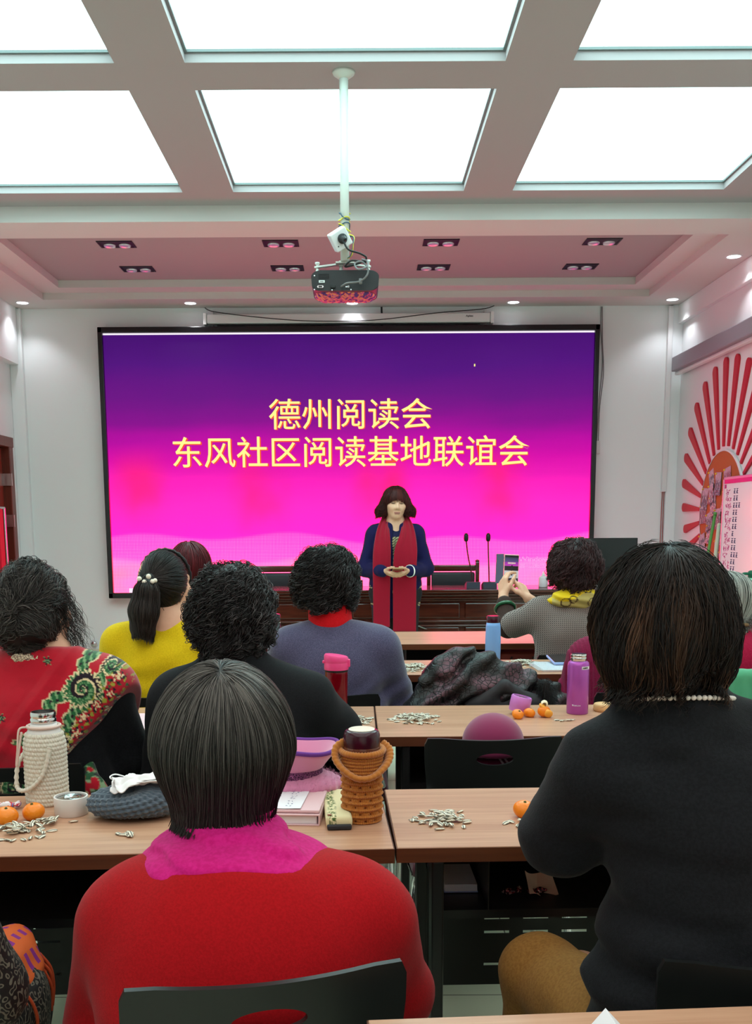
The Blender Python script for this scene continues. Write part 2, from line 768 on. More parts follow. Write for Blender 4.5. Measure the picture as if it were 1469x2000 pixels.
M_step = mat('ceiling_paint_lit', (0.68, 0.65, 0.63), 0.8, spec=0.2, fn=paint_fn)  # same paint as the ceiling, lightened to stand for light on the steps
M_floor = mat('floor_tile', (0.7, 0.72, 0.62), 0.16, spec=0.5, fn=floor_fn)
struct('floor', box(((XL + XR) / 2, (YF + YB) / 2, -0.05), (XR - XL + 0.4, YF - YB + 0.4, 0.1)), M_floor)
struct('wall_front', box(((XL + XR) / 2, YF + 0.08, 1.8), (XR - XL + 0.4, 0.16, 3.6)), M_wall)
struct('wall_back', box(((XL + XR) / 2, YB - 0.08, 1.8), (XR - XL + 0.4, 0.16, 3.6)), M_wall)
struct('wall_right', box((XR + 0.08, (YF + YB) / 2, 1.8), (0.16, YF - YB, 3.6)), M_wall)
# the left wall leaves a doorway
DY0, DY1, DZ = 8.50, 9.40, 2.04
lw = B()
bx(lw, (XL - 0.08, (YB + DY0) / 2, 1.8), (0.16, DY0 - YB, 3.6))
bx(lw, (XL - 0.08, (YF + DY1) / 2, 1.8), (0.16, YF - DY1, 3.6))
bx(lw, (XL - 0.08, (DY0 + DY1) / 2, (DZ + 3.6) / 2), (0.16, DY1 - DY0, 3.6 - DZ))
struct('wall_left', lw, M_wall)
# boxed beams under the ceiling along both side walls, corner pier
struct('trim_1', box((XL + 0.045, 3.6, 3.045), (0.09, 12.36, 0.51)), M_wall)
struct('trim_2', box((XR - 0.025, 3.63, 3.215), (0.05, 12.46, 0.17), 0.004), M_wall)
struct('trim_3', box((XL + 0.06, YF - 0.03, 1.65), (0.12, 0.06, 3.3), 0.006), M_wall)
struct('trim_6', box((XR - 0.05, YF - 0.012, 1.65), (0.1, 0.024, 3.3), 0.003), M_wall)


def stone_fn(n):
    n.color(n.mix(n.noise(9, detail=6), srgb(205, 198, 180), srgb(226, 220, 204)))


M_stone = mat('skirting_stone', (0.65, 0.6, 0.5), 0.3, fn=stone_fn)
struct('baseboard_front', box((0, YF - 0.008, 0.055), (6.2, 0.016, 0.11), 0.002), M_stone)
struct('baseboard_right', box((XR - 0.008, 3.5, 0.055), (0.016, 12.6, 0.11), 0.002), M_stone)
struct('baseboard_left', box((XL + 0.008, (YB + DY0) / 2, 0.055), (0.016, DY0 - YB - 0.1, 0.11), 0.002), M_stone)

# ceiling grid with rectangular light wells
COLS = [(-2.44, -1.10), (-0.778, 0.690), (1.000, 2.345)]
ROWS = [(5.312, 6.848), (3.488, 5.012), (1.664, 3.19), (-0.16, 1.366), (-1.98, -0.46)]
cb = B()
xs = [XL - 0.1] + [v for c in COLS for v in c] + [XR + 0.1]
for i in range(0, len(xs), 2):
    bx(cb, ((xs[i] + xs[i + 1]) / 2, (YB + 7.12) / 2, Z1 + 0.02), (xs[i + 1] - xs[i], 7.12 - YB, 0.04))
ys = [YB] + [v for r in ROWS[::-1] for v in r] + [7.12]
for x0, x1 in COLS:
    for i in range(0, len(ys), 2):
        bx(cb, ((x0 + x1) / 2, (ys[i] + ys[i + 1]) / 2, Z1 + 0.02), (x1 - x0, ys[i + 1] - ys[i], 0.04))
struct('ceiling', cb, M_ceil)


def ring(bm, o, i, z0, z1):
    """rectangular ring o=(x0,x1,y0,y1) around i, between z0 and z1"""
    bx(bm, ((o[0] + i[0]) / 2, (o[2] + o[3]) / 2, (z0 + z1) / 2), (i[0] - o[0], o[3] - o[2], z1 - z0))
    bx(bm, ((o[1] + i[1]) / 2, (o[2] + o[3]) / 2, (z0 + z1) / 2), (o[1] - i[1], o[3] - o[2], z1 - z0))
    bx(bm, ((i[0] + i[1]) / 2, (o[2] + i[2]) / 2, (z0 + z1) / 2), (i[1] - i[0], i[2] - o[2], z1 - z0))
    bx(bm, ((i[0] + i[1]) / 2, (o[3] + i[3]) / 2, (z0 + z1) / 2), (i[1] - i[0], o[3] - i[3], z1 - z0))
    return bm


OUT = (XL - 0.05, XR + 0.05, 7.12, YF + 0.05)
struct('trim_4', ring(B(), OUT, (-2.80, 2.62, 7.50, 9.47), Z3, 3.358), M_step)
struct('trim_5', ring(B(), OUT, (-2.60, 2.44, 7.66, 9.27), 3.358, ZT), M_step)
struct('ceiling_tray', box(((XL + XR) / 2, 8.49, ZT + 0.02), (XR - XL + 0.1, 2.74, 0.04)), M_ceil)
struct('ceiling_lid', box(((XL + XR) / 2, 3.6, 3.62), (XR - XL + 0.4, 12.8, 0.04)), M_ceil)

M_membrane = mat('light_membrane', (0.8, 0.8, 0.8), 0.6, emit=PANEL_COLOR, es=PANEL_STRENGTH)
M_membrane_b = mat('light_membrane_fill', (0.8, 0.8, 0.8), 0.6, emit=(0.97, 1.0, 0.97), es=PANEL_BACK)
M_gap = mat('light_edge_channel', srgb(120, 128, 128), 0.6)
COLN = ['left', 'middle', 'right']
ROWN = ['nearest the stage wall', 'second from the stage wall', 'third from the stage wall, unseen fill light', 'fourth from the stage wall, unseen fill light', 'fifth from the stage wall, unseen fill light']
for r, (y0, y1) in enumerate(ROWS):
    for c, (x0, x1) in enumerate(COLS):
        t = thing('ceiling_light', 'backlit white ceiling panel, %s of three in the row %s' % (COLN[c], ROWN[r]), 'ceiling light', ((x0 + x1) / 2, (y0 + y1) / 2, Z1 + 0.04), group='backlit panels of the ceiling')
        w, d = (x1 - x0) / 2, (y1 - y0) / 2
        obj('frame', ring(B(), (-w - 0.02, w + 0.02, -d - 0.02, d + 0.02), (-w + 0.014, w - 0.014, -d + 0.014, d - 0.014), 0.0, 0.012), M_gap, t)
        obj('diffuser', box((0, 0, 0.014), (2 * w + 0.03, 2 * d + 0.03, 0.003)), M_membrane if r < 2 else M_membrane_b, t)

# twin spotlights sunk into the tray, unlit
M_black = mat('matt_black', srgb(12, 12, 13), 0.5)
M_bulb = mat('spot_reflector', srgb(235, 235, 240), 0.25, 0.6)
xn = ['far left', 'centre left', 'centre right', 'far right']
for r, y in enumerate((8.12, 8.88)):
    for c, x in enumerate((-1.82, -0.57, 0.648, 1.875)):
        t = thing('ceiling_spotlight', 'black twin-lamp spotlight in pink tray, %s, %s row' % (xn[c], ('row nearer the light panels', 'row nearer the video wall')[r].replace(' row', '')), 'spotlight', (x, y, ZT), group='twin spotlights in the ceiling tray')
        t['label'] = 'black twin-lamp recessed spotlight, %s, in the row nearer the %s' % (xn[c], ('light panels', 'video wall')[r])
        hb = ring(B(), (-0.135, 0.135, -0.09, 0.09), (-0.12, 0.12, -0.075, 0.075), -0.006, 0.004)
        bx(hb, (0, 0, -0.001), (0.25, 0.16, 0.004))
        obj('housing', hb, M_black, t)
        for s in (-1, 1):
            obj('lamp', lathe(B(), [(0.0, -0.004), (0.03, -0.006), (0.036, -0.009), (0.044, -0.012), (0.046, -0.003), (0.0, -0.003)], 20, (s * 0.058, 0.03, 0.0)), M_bulb, t)

# round downlights, lit
M_down = mat('downlight_lens', (1, 1, 1), 0.4, emit=(0.93, 0.95, 1.0), es=6.0)
M_ringw = mat('downlight_ring', srgb(225, 225, 228), 0.35)
DL = [(-3.02, 9.58, 'in the far left corner of the ceiling'), (-1.51, 9.64, 'above the left part of the video wall'), (-0.035, 9.68, 'above the middle of the video wall'),
      (1.44, 9.68, 'above the right part of the video wall'), (2.87, 9.6, 'in the far right corner of the ceiling'), (2.875, 8.10, 'by the right wall above the whiteboard')]
for x, y, w in DL:
    t = thing('downlight', 'small round white downlight ' + w, 'downlight', (x, y, Z3), group='lit downlights along the ceiling edge')
    obj('trim_ring', lathe(B(), [(0.048, -0.002), (0.060, -0.005), (0.064, 0.0), (0.048, 0.0)], 28, caps=False), M_ringw, t)
    obj('lens', lathe(B(), [(0.0, -0.003), (0.05, -0.003), (0.05, 0.0), (0.0, 0.0)], 28), M_down, t)
    L = bpy.data.lights.new('downlight_lamp', 'SPOT')
    L.energy, L.spot_size, L.spot_blend, L.shadow_soft_size, L.color = SPOT_POWER, math.radians(110), 0.6, 0.05, (0.93, 0.95, 1)
    lo = bpy.data.objects.new('downlight_lamp', L)
    COL.objects.link(lo)
    lo.parent = t
    lo.location = (0, 0, -0.012)

# door in the left wall
def wood_fn(c1, c2, sx, sy, sz, bump=0.0):
    def fn(n):
        x, y, z = n.xyz()
        v = n.vec(x * sx, y * sy, z * sz)
        a = n.noise(1.0, v, 5, 0.6)
        b = n.noise(3.7, v, 3, 0.5)
        n.color(n.mix((a * 0.7 + b * 0.3).step(0.3, 0.7), c1, c2))
        if bump:
            n.bump(b, bump, 0.001)
    return fn


M_door = mat('door_wood', (0.2, 0.05, 0.03), 0.35, fn=wood_fn(srgb(104, 40, 28), srgb(132, 58, 40), 30, 30, 2))
M_jamb = mat('door_jamb_wood', (0.1, 0.03, 0.02), 0.35, fn=wood_fn(srgb(84, 30, 20), srgb(108, 44, 30), 30, 30, 2))
M_steel = mat('steel', (0.62, 0.62, 0.63), 0.25, 1.0)
d1 = thing('door_1', 'brown wooden door with red hanging in the left wall', 'door', (XL, (DY0 + DY1) / 2, 0))
d1['kind'] = 'structure'
fr = B()
hw = (DY1 - DY0) / 2
for s in (-1, 1):
    bx(fr, (-0.005, s * (hw + 0.02), DZ / 2), (0.20, 0.10, DZ), 0.006)
bx(fr, (-0.005, 0, DZ + 0.015), (0.21, 2 * hw + 0.16, 0.09), 0.006)
obj('door_frame', fr, M_jamb, d1)
lf = B()
bx(lf, (0.0, 0, DZ / 2 - 0.02), (0.045, 2 * hw - 0.06, DZ - 0.04), 0.003)
for z0, z1 in ((0.15, 0.9), (1.0, 1.85)):
    bx(lf, (0.024, 0, (z0 + z1) / 2), (0.012, 2 * hw - 0.3, z1 - z0), 0.008)
obj('door_leaf', lf, M_door, d1)
for z in (1.72, 1.35, 0.3):
    obj('hinge', box((0.066, hw - 0.045, z), (0.09, 0.012, 0.11), 0.002), M_steel, d1)
M_banner = mat('red_banner_cloth', srgb(205, 16, 50), 0.7)
bn = B()
for i in range(24):
    y = 7.96 + i * 0.04
    bx(bn, (XL + 0.17 + 0.012 * math.sin(i * 1.3), y, 0.80), (0.012, 0.044, 1.30))
t = thing('hanging_banner', 'red cloth banner on a stand in front of the brown door', 'banner', (0, 0, 0))
obj('cloth', bn, M_banner, t)
obj('top_rod', tube(B(), [(XL + 0.17, 7.92, 1.46), (XL + 0.17, 8.92, 1.46)], 0.012, 8), M_steel, t)
for y in (7.92, 8.92):
    obj('foot', tube(B(), [(XL + 0.17, y, 1.46), (XL + 0.17, y, 0.02), (XL + 0.3, y, 0.012)], 0.012, 8), M_steel, t)

# ------------------------------------------------------------------ video wall
LX0, LX1, LZ0, LZ1, LY = -2.389, 2.250, 0.611, 3.11, YF - 0.10
led = thing('video_wall', 'large LED video wall with yellow Chinese title on purple-pink ground', 'screen', (0, LY, 0))
M_bezel = mat('glossy_black_bezel', srgb(14, 14, 16), 0.25)
fb = B()
ring_o = (LX0, LX1, LZ0, LZ1)
for (cx, cz, w, h) in ((LX0 + 0.022, (LZ0 + LZ1) / 2, 0.044, LZ1 - LZ0), (LX1 - 0.022, (LZ0 + LZ1) / 2, 0.044, LZ1 - LZ0),
                       ((LX0 + LX1) / 2, LZ1 - 0.026, LX1 - LX0, 0.052), ((LX0 + LX1) / 2, LZ0 + 0.026, LX1 - LX0, 0.052)):
    bx(fb, (cx, 0.025, cz), (w, 0.14, h), 0.006)
obj('bezel', fb, M_bezel, led)
SX0, SX1, SZ0, SZ1 = LX0 + 0.04, LX1 - 0.04, LZ0 + 0.05, LZ1 - 0.05


def led_fn(n):
    x, y, z = n.xyz()
    u = (x - SX0) / (SX1 - SX0)
    v = (z - SZ0) / (SZ1 - SZ0)
    wv = n.noise(1.0, n.vec(x * 0.55, 0.0, z * 3.2), 4, 0.55) - 0.5
    w2 = n.noise(1.0, n.vec(x * 1.3 + 7.0, 0.0, z * 1.2), 2, 0.5) - 0.5
    f = v + wv * 0.10 + w2 * 0.05
    c = n.ramp(f, [(0.00, srgb(255, 74, 205)), (0.12, srgb(255, 66, 212)), (0.22, srgb(250, 40, 208)), (0.34, srgb(255, 40, 196)),
                   (0.44, srgb(246, 28, 182)), (0.52, srgb(212, 6, 166)), (0.60, srgb(178, 4, 156)), (0.67, srgb(134, 10, 138)),
                   (0.76, srgb(104, 16, 128)), (0.88, srgb(80, 16, 122)), (1.0, srgb(66, 13, 108))])
    # warm red patches that hang in the pink
    p = (u * 25.1).sin() * 0.5 + 0.5
    rp = p.step(0.30, 1.1) * v.step(0.18, 0.38) * (1.0 - v.step(0.40, 0.60)) * n.noise(1.6, n.vec(x, 0.0, z * 0.8), 2).step(0.30, 0.70)
    c = n.mix(rp * 0.9, c, srgb(255, 32, 96))
    # halftone dots below two wavy edges
    e1 = ((u * 19.0 + 0.6).sin() * 0.016) + ((u * 7.0).sin() * 0.012) + 0.222
    e2 = ((u * 12.0 + 2.2).sin() * 0.020) + 0.135
    dots = ((x * 2 * PI / 0.0285).sin() * (z * 2 * PI / 0.0285).sin()).abs()
    d1_ = dots.step(0.45, 0.8)
    in1 = (e1 - v).step(0.0, 0.02)
    in2 = (e2 - v).step(0.0, 0.03)
    c = n.mix(in2 * 0.42, c, srgb(255, 150, 214))
    org = n.noise(1.0, n.vec(x * 1.6 + 3.0, 0.0, z * 2.5), 2).step(0.52, 0.72)
    c = n.mix(in2 * org * 0.55, c, srgb(255, 120, 130))
    c = n.mix(d1_ * (in1 * 0.55 + in2 * 0.25), c, srgb(255, 205, 246))
    # fine LED pitch
    px = ((x * 2 * PI / 0.012).sin() * 0.5 + 0.5) * ((z * 2 * PI / 0.012).sin() * 0.5 + 0.5)
    c = n.mix(px * 0.10, c, (0, 0, 0, 1))
    c = n.mix(v.gt(0.9935), c, srgb(250, 238, 250))
    lit = ((u - 0.055).abs().lt(0.022)) * v.lt(0.018)
    c = n.mix(lit, c, srgb(255, 225, 250))
    sp = n.new('ShaderNodeSeparateColor')
    n.put(sp.inputs[0], c)
    r_, g_, b_ = [V(n, o) for o in sp.outputs]
    hot = r_.step(0.90, 1.0) * (1.0 - g_.step(0.3, 0.7))
    cm = n.new('ShaderNodeCombineColor')
    n.put(cm.inputs[0], r_ * (1.0 + hot * LED_RED))
    n.put(cm.inputs[1], g_)
    n.put(cm.inputs[2], b_)
    n.put(n.bsdf.inputs['Emission Color'], V(n, cm.outputs[0]))


M_led = mat('led_picture', (0.006, 0.006, 0.006), 0.6, spec=0.05, emit=(1, 0, 1), es=LED_STRENGTH, fn=led_fn)
obj('display', box(((SX0 + SX1) / 2, 0.01, (SZ0 + SZ1) / 2), (SX1 - SX0, 0.03, SZ1 - SZ0)), M_led, led)
M_title = mat('title_yellow', (0.05, 0.05, 0.02), 0.6, emit=srgb(255, 246, 140), es=1.0)
M_title2 = mat('title_rim', (0.05, 0.02, 0.02), 0.6, emit=srgb(250, 70, 40), es=0.9)
M_ghost = mat('watermark_pink', (0.05, 0.02, 0.02), 0.6, emit=srgb(255, 150, 225), es=1.0)


def lettering(name, body, x0, x1, z0, z1, m, parent, y, bold=0.0, dx=0, dz=0):
    me = text_mesh(body, 1.0, 0.001, bold)
    co = np.zeros(len(me.vertices) * 3, np.float32)
    me.vertices.foreach_get('co', co)
    co = co.reshape(-1, 3)
    lo, hi = co.min(0), co.max(0)
    X = x0 + (co[:, 0] - lo[0]) / (hi[0] - lo[0]) * (x1 - x0)
    Zz = z0 + (co[:, 1] - lo[1]) / (hi[1] - lo[1]) * (z1 - z0)
    new = np.stack([X + dx, y - co[:, 2] * 2, Zz + dz], 1).astype(np.float32)
    me.vertices.foreach_set('co', new.ravel())
    me.update()
    return link_mesh(name, me, m, parent)


for body, a in (('德州阅读会', (-0.822, 0.706, 2.183, 2.464)), ('东风社区阅读基地联谊会', (-1.735, 1.623, 1.835, 2.122))):
    lettering('title_text', body, *a, M_title, led, -0.0075, 0.003)
    lettering('title_outline', body, a[0] + 0.008, a[1] + 0.008, a[2] - 0.006, a[3] - 0.006, M_title2, led, -0.0055, 0.010)
lettering('notice_text', '激活 Windows', 1.36, 1.86, 0.935, 0.995, M_ghost, led, -0.006, 0.004)
lettering('notice_text', '转到“设置”以激活 Windows。', 1.36, 2.06, 0.877, 0.917, M_ghost, led, -0.006, 0.003)
obj('stuck_pixel', box((1.10, -0.0065, 2.757), (0.012, 0.003, 0.022)), M_title, led)

# rolled projection screen above it
M_case = mat('white_enamel', srgb(226, 226, 226), 0.3)
ps = thing('projection_screen', 'white roller projection screen housing above the video wall', 'projection screen', (-0.07, YF, 3.18))
obj('housing', box((0, -0.075, 0.0), (2.62, 0.10, 0.085), 0.012), M_case, ps)
obj('slot', box((0, -0.075, -0.048), (2.44, 0.02, 0.014), 0.002), M_black, ps)
for s in (-1, 1):
    obj('end_cap', box((s * 1.325, -0.075, 0.0), (0.03, 0.115, 0.105), 0.006), M_case, ps)
    e = B()
    bx(e, (s * 1.27, -0.03, 0.02), (0.022, 0.05, 0.13), 0.003)
    obj('bracket', e, M_case, ps)
lettering('maker_mark', 'Aplex', 1.08, 1.15, 0.0, 0.022, M_black, ps, -0.127, 0.0)
M_cable = mat('black_cable', srgb(20, 20, 22), 0.45)
tag(obj('power_cable', tube(B(), smooth_path([(-1.39, 9.72, 3.275), (-1.30, 9.70, 3.235), (-0.9, 9.70, 3.185), (-0.45, 9.70, 3.150), (0.0, 9.70, 3.148), (0.3, 9.70, 3.165), (0.75, 9.70, 3.215), (1.15, 9.70, 3.245), (1.27, 9.72, 3.278)], 8), 0.0045, 6), M_cable, smooth=True),
    'thin black cable drooping along the projection screen housing', 'cable')
tag(obj('power_cable', tube(B(), [(0.236, 9.80, 3.29), (0.238, 9.81, 3.23), (0.24, 9.82, 3.12)], 0.009, 8), M_cable, smooth=True), 'short black cable rising behind the projection screen housing', 'cable')
M_grey = mat('grey_cable', srgb(120, 118, 118), 0.5)
t = thing('wall_switch', 'small white switch box on cable hanging right of video wall', 'switch', (2.292, YF, 2.04))
obj('box', box((0, -0.018, -0.03), (0.04, 0.035, 0.12), 0.005), M_case, t)
obj('cord', tube(B(), smooth_path([(0.0, -0.02, 0.03), (0.005, -0.02, 0.35), (0.03, -0.02, 0.65), (0.01, -0.02, 0.95), (0.0, -0.015, 1.25)], 6), 0.0042, 6), M_grey, t, smooth=True)
obj('cord', tube(B(), smooth_path([(-0.014, -0.02, 0.03), (-0.004, -0.02, 0.4), (0.018, -0.02, 0.75), (-0.008, -0.02, 1.05), (-0.01, -0.015, 1.25)], 6), 0.004, 6), M_grey, t, smooth=True)
t = thing('cable_trunking', 'white plastic cable trunking down the right corner of the front wall', 'trunking', (2.93, YF, 0))
obj('cover', box((0, -0.022, 2.44), (0.045, 0.044, 1.70), 0.004), M_case, t)
M_redwire = mat('red_wire', srgb(160, 70, 60), 0.5)
for k, s in enumerate((-0.008, 0.008)):
    obj('wire', tube(B(), [(s, -0.012, 1.62), (s * 1.3, -0.012, 0.7), (s, -0.012, 0.3)], 0.004, 6), M_redwire, t)
t = thing('wall_outlet', 'small round grey cap low on the front wall', 'outlet', (-2.585, YF, 0.16))
obj('plate', lathe(B(), [(0.0, 0.0), (0.035, 0.0), (0.04, 0.006), (0.03, 0.014), (0.0, 0.016)], 24), M_case, t, rot=(PI / 2, 0, 0), smooth=True)
obj('cap', lathe(B(), [(0.026, 0.008), (0.028, 0.03), (0.02, 0.036), (0.0, 0.036)], 20), M_steel, t, rot=(PI / 2, 0, 0), smooth=True)

# ------------------------------------------------------------------ right wall
M_blind = mat('grey_blind_fabric', srgb(150, 150, 158), 0.6)
t = thing('roller_blind', 'grey rolled-up blind box along the top of the right wall', 'blind', (XR, 0, 0))
obj('cassette', box((-0.06, 7.4, 2.75), (0.12, 4.7, 0.13), 0.01), M_blind, t)
obj('bottom_rail', box((-0.055, 7.4, 2.672), (0.05, 4.74, 0.03), 0.008), M_case, t)

CY, CZc, CR = 8.56, 1.385, 0.50
sb = thing('sunburst_board', 'round cork board with red sun rays on the right wall', 'notice board', (XR, CY, CZc))
M_cork = mat('cork', srgb(176, 96, 48), 0.85, fn=lambda n: n.color(n.mix(n.noise(160, detail=2), srgb(168, 88, 42), srgb(192, 112, 62))))
M_ray = mat('red_foam', srgb(196, 24, 48), 0.5)
rim = B()
lathe(rim, [(CR, 0.0), (CR + 0.012, 0.006), (CR + 0.012, 0.022), (CR, 0.024)], 72, caps=False)
obj('rim', rim, M_case, sb, rot=(0, -PI / 2, 0))
obj('cork', lathe(B(), [(0.0, 0.0), (CR, 0.0), (CR, 0.02), (0.0, 0.02)], 72), M_cork, sb, rot=(0, -PI / 2, 0))
nray = 30
for k in range(nray):
    a = 2 * PI * k / nray + 0.05              # measured from up, towards the front wall
    up = math.cos(a)
    L = 0.62 * (0.5 + 0.5 * up) ** 0.9 + 0.14
    if up > 0.8:
        L = 0.72
    w1 = 0.013
    w2 = 0.030 + 0.016 * (0.5 + 0.5 * up)
    r0, r1 = CR + 0.04, CR + 0.04 + L
    pts = [(-w1, r0), (w1, r0), (w2, r1 - w2)] + [(w2 * math.cos(b), r1 - w2 + w2 * math.sin(b)) for b in np.linspace(0.3, PI - 0.3, 7)] + [(-w2, r1 - w2)]
    rot = [(p[0] * math.cos(a) + p[1] * math.sin(a), -p[0] * math.sin(a) + p[1] * math.cos(a)) for p in pts]
    if max(p[1] for p in rot) > 1.26:
        s = 1.26 / max(p[1] for p in rot)
    bm = prism(B(), rot, -0.018, 0.0, 'yz')
    obj('ray', bm, M_ray, sb)


def print_fn(seed):
    r = random.Random(seed)
    pal = [srgb(150, 60, 90), srgb(70, 60, 92), srgb(224, 210, 222), srgb(120, 110, 130), srgb(188, 60, 88), srgb(90, 80, 100), srgb(235, 220, 228), srgb(84, 70, 100)]
    r.shuffle(pal)

    def fn(n):
        x, y, z = n.xyz()
        a = n.noise(1.0, n.vec(x * 0.0, y * 55 + seed, z * 22 + seed * 3), 3, 0.6)
        c = n.ramp(a, [(0.34, pal[0]), (0.42, pal[1]), (0.48, pal[2]), (0.54, pal[3]), (0.6, pal[4]), (0.68, pal[5])], 'CONSTANT')
        sky = z.step(0.02, 0.05)
        n.color(n.mix(sky * 0.7, c, srgb(205, 176, 196)))
    return fn


# prints pinned to the cork: (y, z, width, height, tilt, where)
PR = [(8.80, 1.66, 0.13, 0.17, -0.5, 'curled print at the upper left rim of the cork board'), (8.42, 1.67, 0.17, 0.15, -0.25, 'dark group print alone at the upper right of the cork board'),
      (8.62, 1.62, 0.15, 0.19, 0.05, 'print with a white striped head, upper middle of the cork board'), (8.77, 1.54, 0.12, 0.16, -0.3, 'small print overlapped by others below the upper left print'),
      (8.95, 1.50, 0.16, 0.19, 0.12, 'print with a red figure at the left rim of the cork board'), (8.73, 1.44, 0.15, 0.17, -0.35, 'pale print with a white sky, tilted, centre of the cork board'),
      (8.42, 1.47, 0.19, 0.17, 0.15, 'crowd print right of the pale tilted print'), (8.25, 1.56, 0.13, 0.15, 0.4, 'torn-looking print at the right rim of the cork board'),
      (8.98, 1.37, 0.17, 0.16, -0.1, 'greyish print below the print with a red figure'), (8.80, 1.31, 0.17, 0.15, -0.45, 'white-bordered group print tilted at the left centre'),
      (8.60, 1.33, 0.16, 0.17, -0.1, 'orange-topped print in the middle of the cork board'), (8.33, 1.34, 0.17, 0.17, 0.5, 'dark print turned on its corner, right half of the board'),
      (8.80, 1.20, 0.14, 0.16, 0.06, 'reddish print just left of the green pole'), (8.44, 1.20, 0.18, 0.17, 0.03, 'print of a pale standing figure on dark ground'),
      (8.95, 1.12, 0.16, 0.16, -0.4, 'white-edged print at the lower left rim'), (8.87, 1.01, 0.18, 0.15, -0.3, 'small dark print lowest at the left rim'),
      (8.60, 1.06, 0.12, 0.19, 0.05, 'narrow upright print right beside the green pole'), (8.45, 0.99, 0.15, 0.16, -0.2, 'bluish print below the pale standing figure'),
      (8.60, 0.90, 0.24, 0.14, 0.1, 'wide group print lowest on the cork board')]
M_pin = mat('yellow_pin', srgb(235, 190, 40), 0.4)
for k, (y, z, w, h, a, lab) in enumerate(PR):
    t = thing('photo_print', lab, 'photo', (XR - 0.022 - 0.0035 * (k % 4), y, z), group='photo prints pinned to the cork board', rot=(a * 0.6, 0, 0))
    g = B()
    n_ = 8
    vs = []
    for i in range(n_ + 1):
        for j in range(n_ + 1):
            u, v = i / n_ - 0.5, j / n_ - 0.5
            bend = 0.012 * max(0, -v - 0.1) * (1 + u) * 2 * (0.4 + 0.6 * ((k * 7) % 5) / 4)
            vs.append(g.verts.new((-bend, u * w * 0.92, v * h)))
    for i in range(n_):
        for j in range(n_):
            q = i * (n_ + 1) + j
            g.faces.new((vs[q], vs[q + 1], vs[q + n_ + 2], vs[q + n_ + 1]))
    g.normal_update()
    bmesh.ops.solidify(g, geom=g.faces[:], thickness=0.0008)
    obj('print', g, mat('print_%s' % 'abcdefg'[k % 7], (0.5, 0.4, 0.5), 0.35, fn=print_fn(k % 7 + 1)), t, smooth=False)
    obj('pin', ball(B(), (-0.006, w * 0.3, h * 0.44), 0.008, 10, 8), M_pin, t, smooth=True)

M_board = mat('whiteboard_enamel', srgb(238, 238, 240), 0.18)
M_pinkh = mat('pink_header', srgb(235, 40, 130), 0.5)
M_alu = mat('aluminium', (0.7, 0.7, 0.72), 0.35, 1.0)
wb = thing('whiteboard', 'white writing board with pink header and handwritten names by right wall', 'whiteboard', (2.955, 8.30, 0.0))
obj('panel', box((0.012, -0.62, 1.21), (0.018, 1.22, 0.86), 0.002), M_board, wb)
wf = B()
for (y, z, dy, dz) in ((-0.005, 1.21, 0.02, 0.90), (-1.24, 1.21, 0.02, 0.90), (-0.62, 1.65, 1.25, 0.02), (-0.62, 0.77, 1.25, 0.02)):
    bx(wf, (0.010, y, z), (0.028, dy, dz), 0.003)
obj('frame', wf, M_alu, wb)
obj('header', box((0.001, -0.62, 1.625), (0.004, 1.2, 0.035)), M_pinkh, wb)
for y in (-0.08, -1.15):
    obj('leg', tube(B(), [(0.03, y, 1.6), (0.03, y, 0.02), (-0.10, y, 0.012)], 0.014, 8), M_alu, wb)
M_inkr = mat('red_ink', srgb(190, 40, 120), 0.6)
M_inkb = mat('dark_ink', srgb(50, 40, 90), 0.6)
rr = random.Random(5)


def scribble(bm, x, y, z, s, r):
    """one handwritten character as a few marker strokes on a plane facing -x"""
    for _ in range(r.randint(4, 6)):
        k = r.random()
        a = (y + r.uniform(-.45, .45) * s, z + r.uniform(-.5, .5) * s)
        b = (a[0] + (r.uniform(-.7, -.3) if k < .5 else r.uniform(-.12, .12)) * s, a[1] + (r.uniform(-.12, .15) if k < .5 else r.uniform(-.8, -.3)) * s)
        tube(bm, [(x, a[0], a[1]), (x - 0.0004, (a[0] + b[0]) / 2 + r.uniform(-.06, .06) * s, (a[1] + b[1]) / 2), (x, b[0], b[1])], 0.0028, 4)


ink = B()
for i in range(13):
    z = 1.545 - i * 0.055
    for j in range(3 if i % 3 else 2):
        scribble(ink, -0.0002 + 0.003, -0.075 - j * 0.045, z + rr.uniform(-.006, .006), 0.036, rr)
obj('name_writing', ink, M_inkr, wb)
tl = B()
for i in range(13):
    z = 1.545 - i * 0.055
    for j in range(rr.choice((1, 2, 2, 3))):
        y, s = -0.245 - j * 0.055, 0.034
        for p, q in (((-.5, .5), (.5, .5)), ((0, .5), (0, -.5)), ((0, 0), (.4, 0)), ((-.3, .1), (-.3, -.5)), ((-.5, -.5), (.5, -.5))):
            tube(tl, [(0.0028, y - p[0] * s, z + p[1] * s), (0.0028, y - q[0] * s, z + q[1] * s)], 0.0026, 4)
obj('tally_writing', tl, M_inkb, wb)
obj('corner_mark', box((0.001, -0.045, 1.585), (0.004, 0.03, 0.03)), M_inkr, wb)
M_green = mat('green_pole_paint', srgb(96, 160, 80), 0.4)
M_pale = mat('pale_pole', srgb(205, 205, 180), 0.5)
t = thing('leaning_pole', 'green pole leaning on the cork board beside the whiteboard', 'pole', (0, 0, 0))
obj('shaft', tube(B(), [(2.76, 8.42, 0.02), (2.995, 8.58, 1.36)], 0.013, 10), M_green, t, smooth=True)
obj('tip', tube(B(), [(2.995, 8.58, 1.36), (2.998, 8.582, 1.385)], 0.015, 10), M_green, t, smooth=True)
t = thing('leaning_pole', 'pale wooden pole standing upright left of the whiteboard', 'pole', (0, 0, 0))
obj('shaft', tube(B(), [(2.87, 8.36, 0.02), (2.97, 8.40, 1.28)], 0.016, 10), M_pale, t, smooth=True)
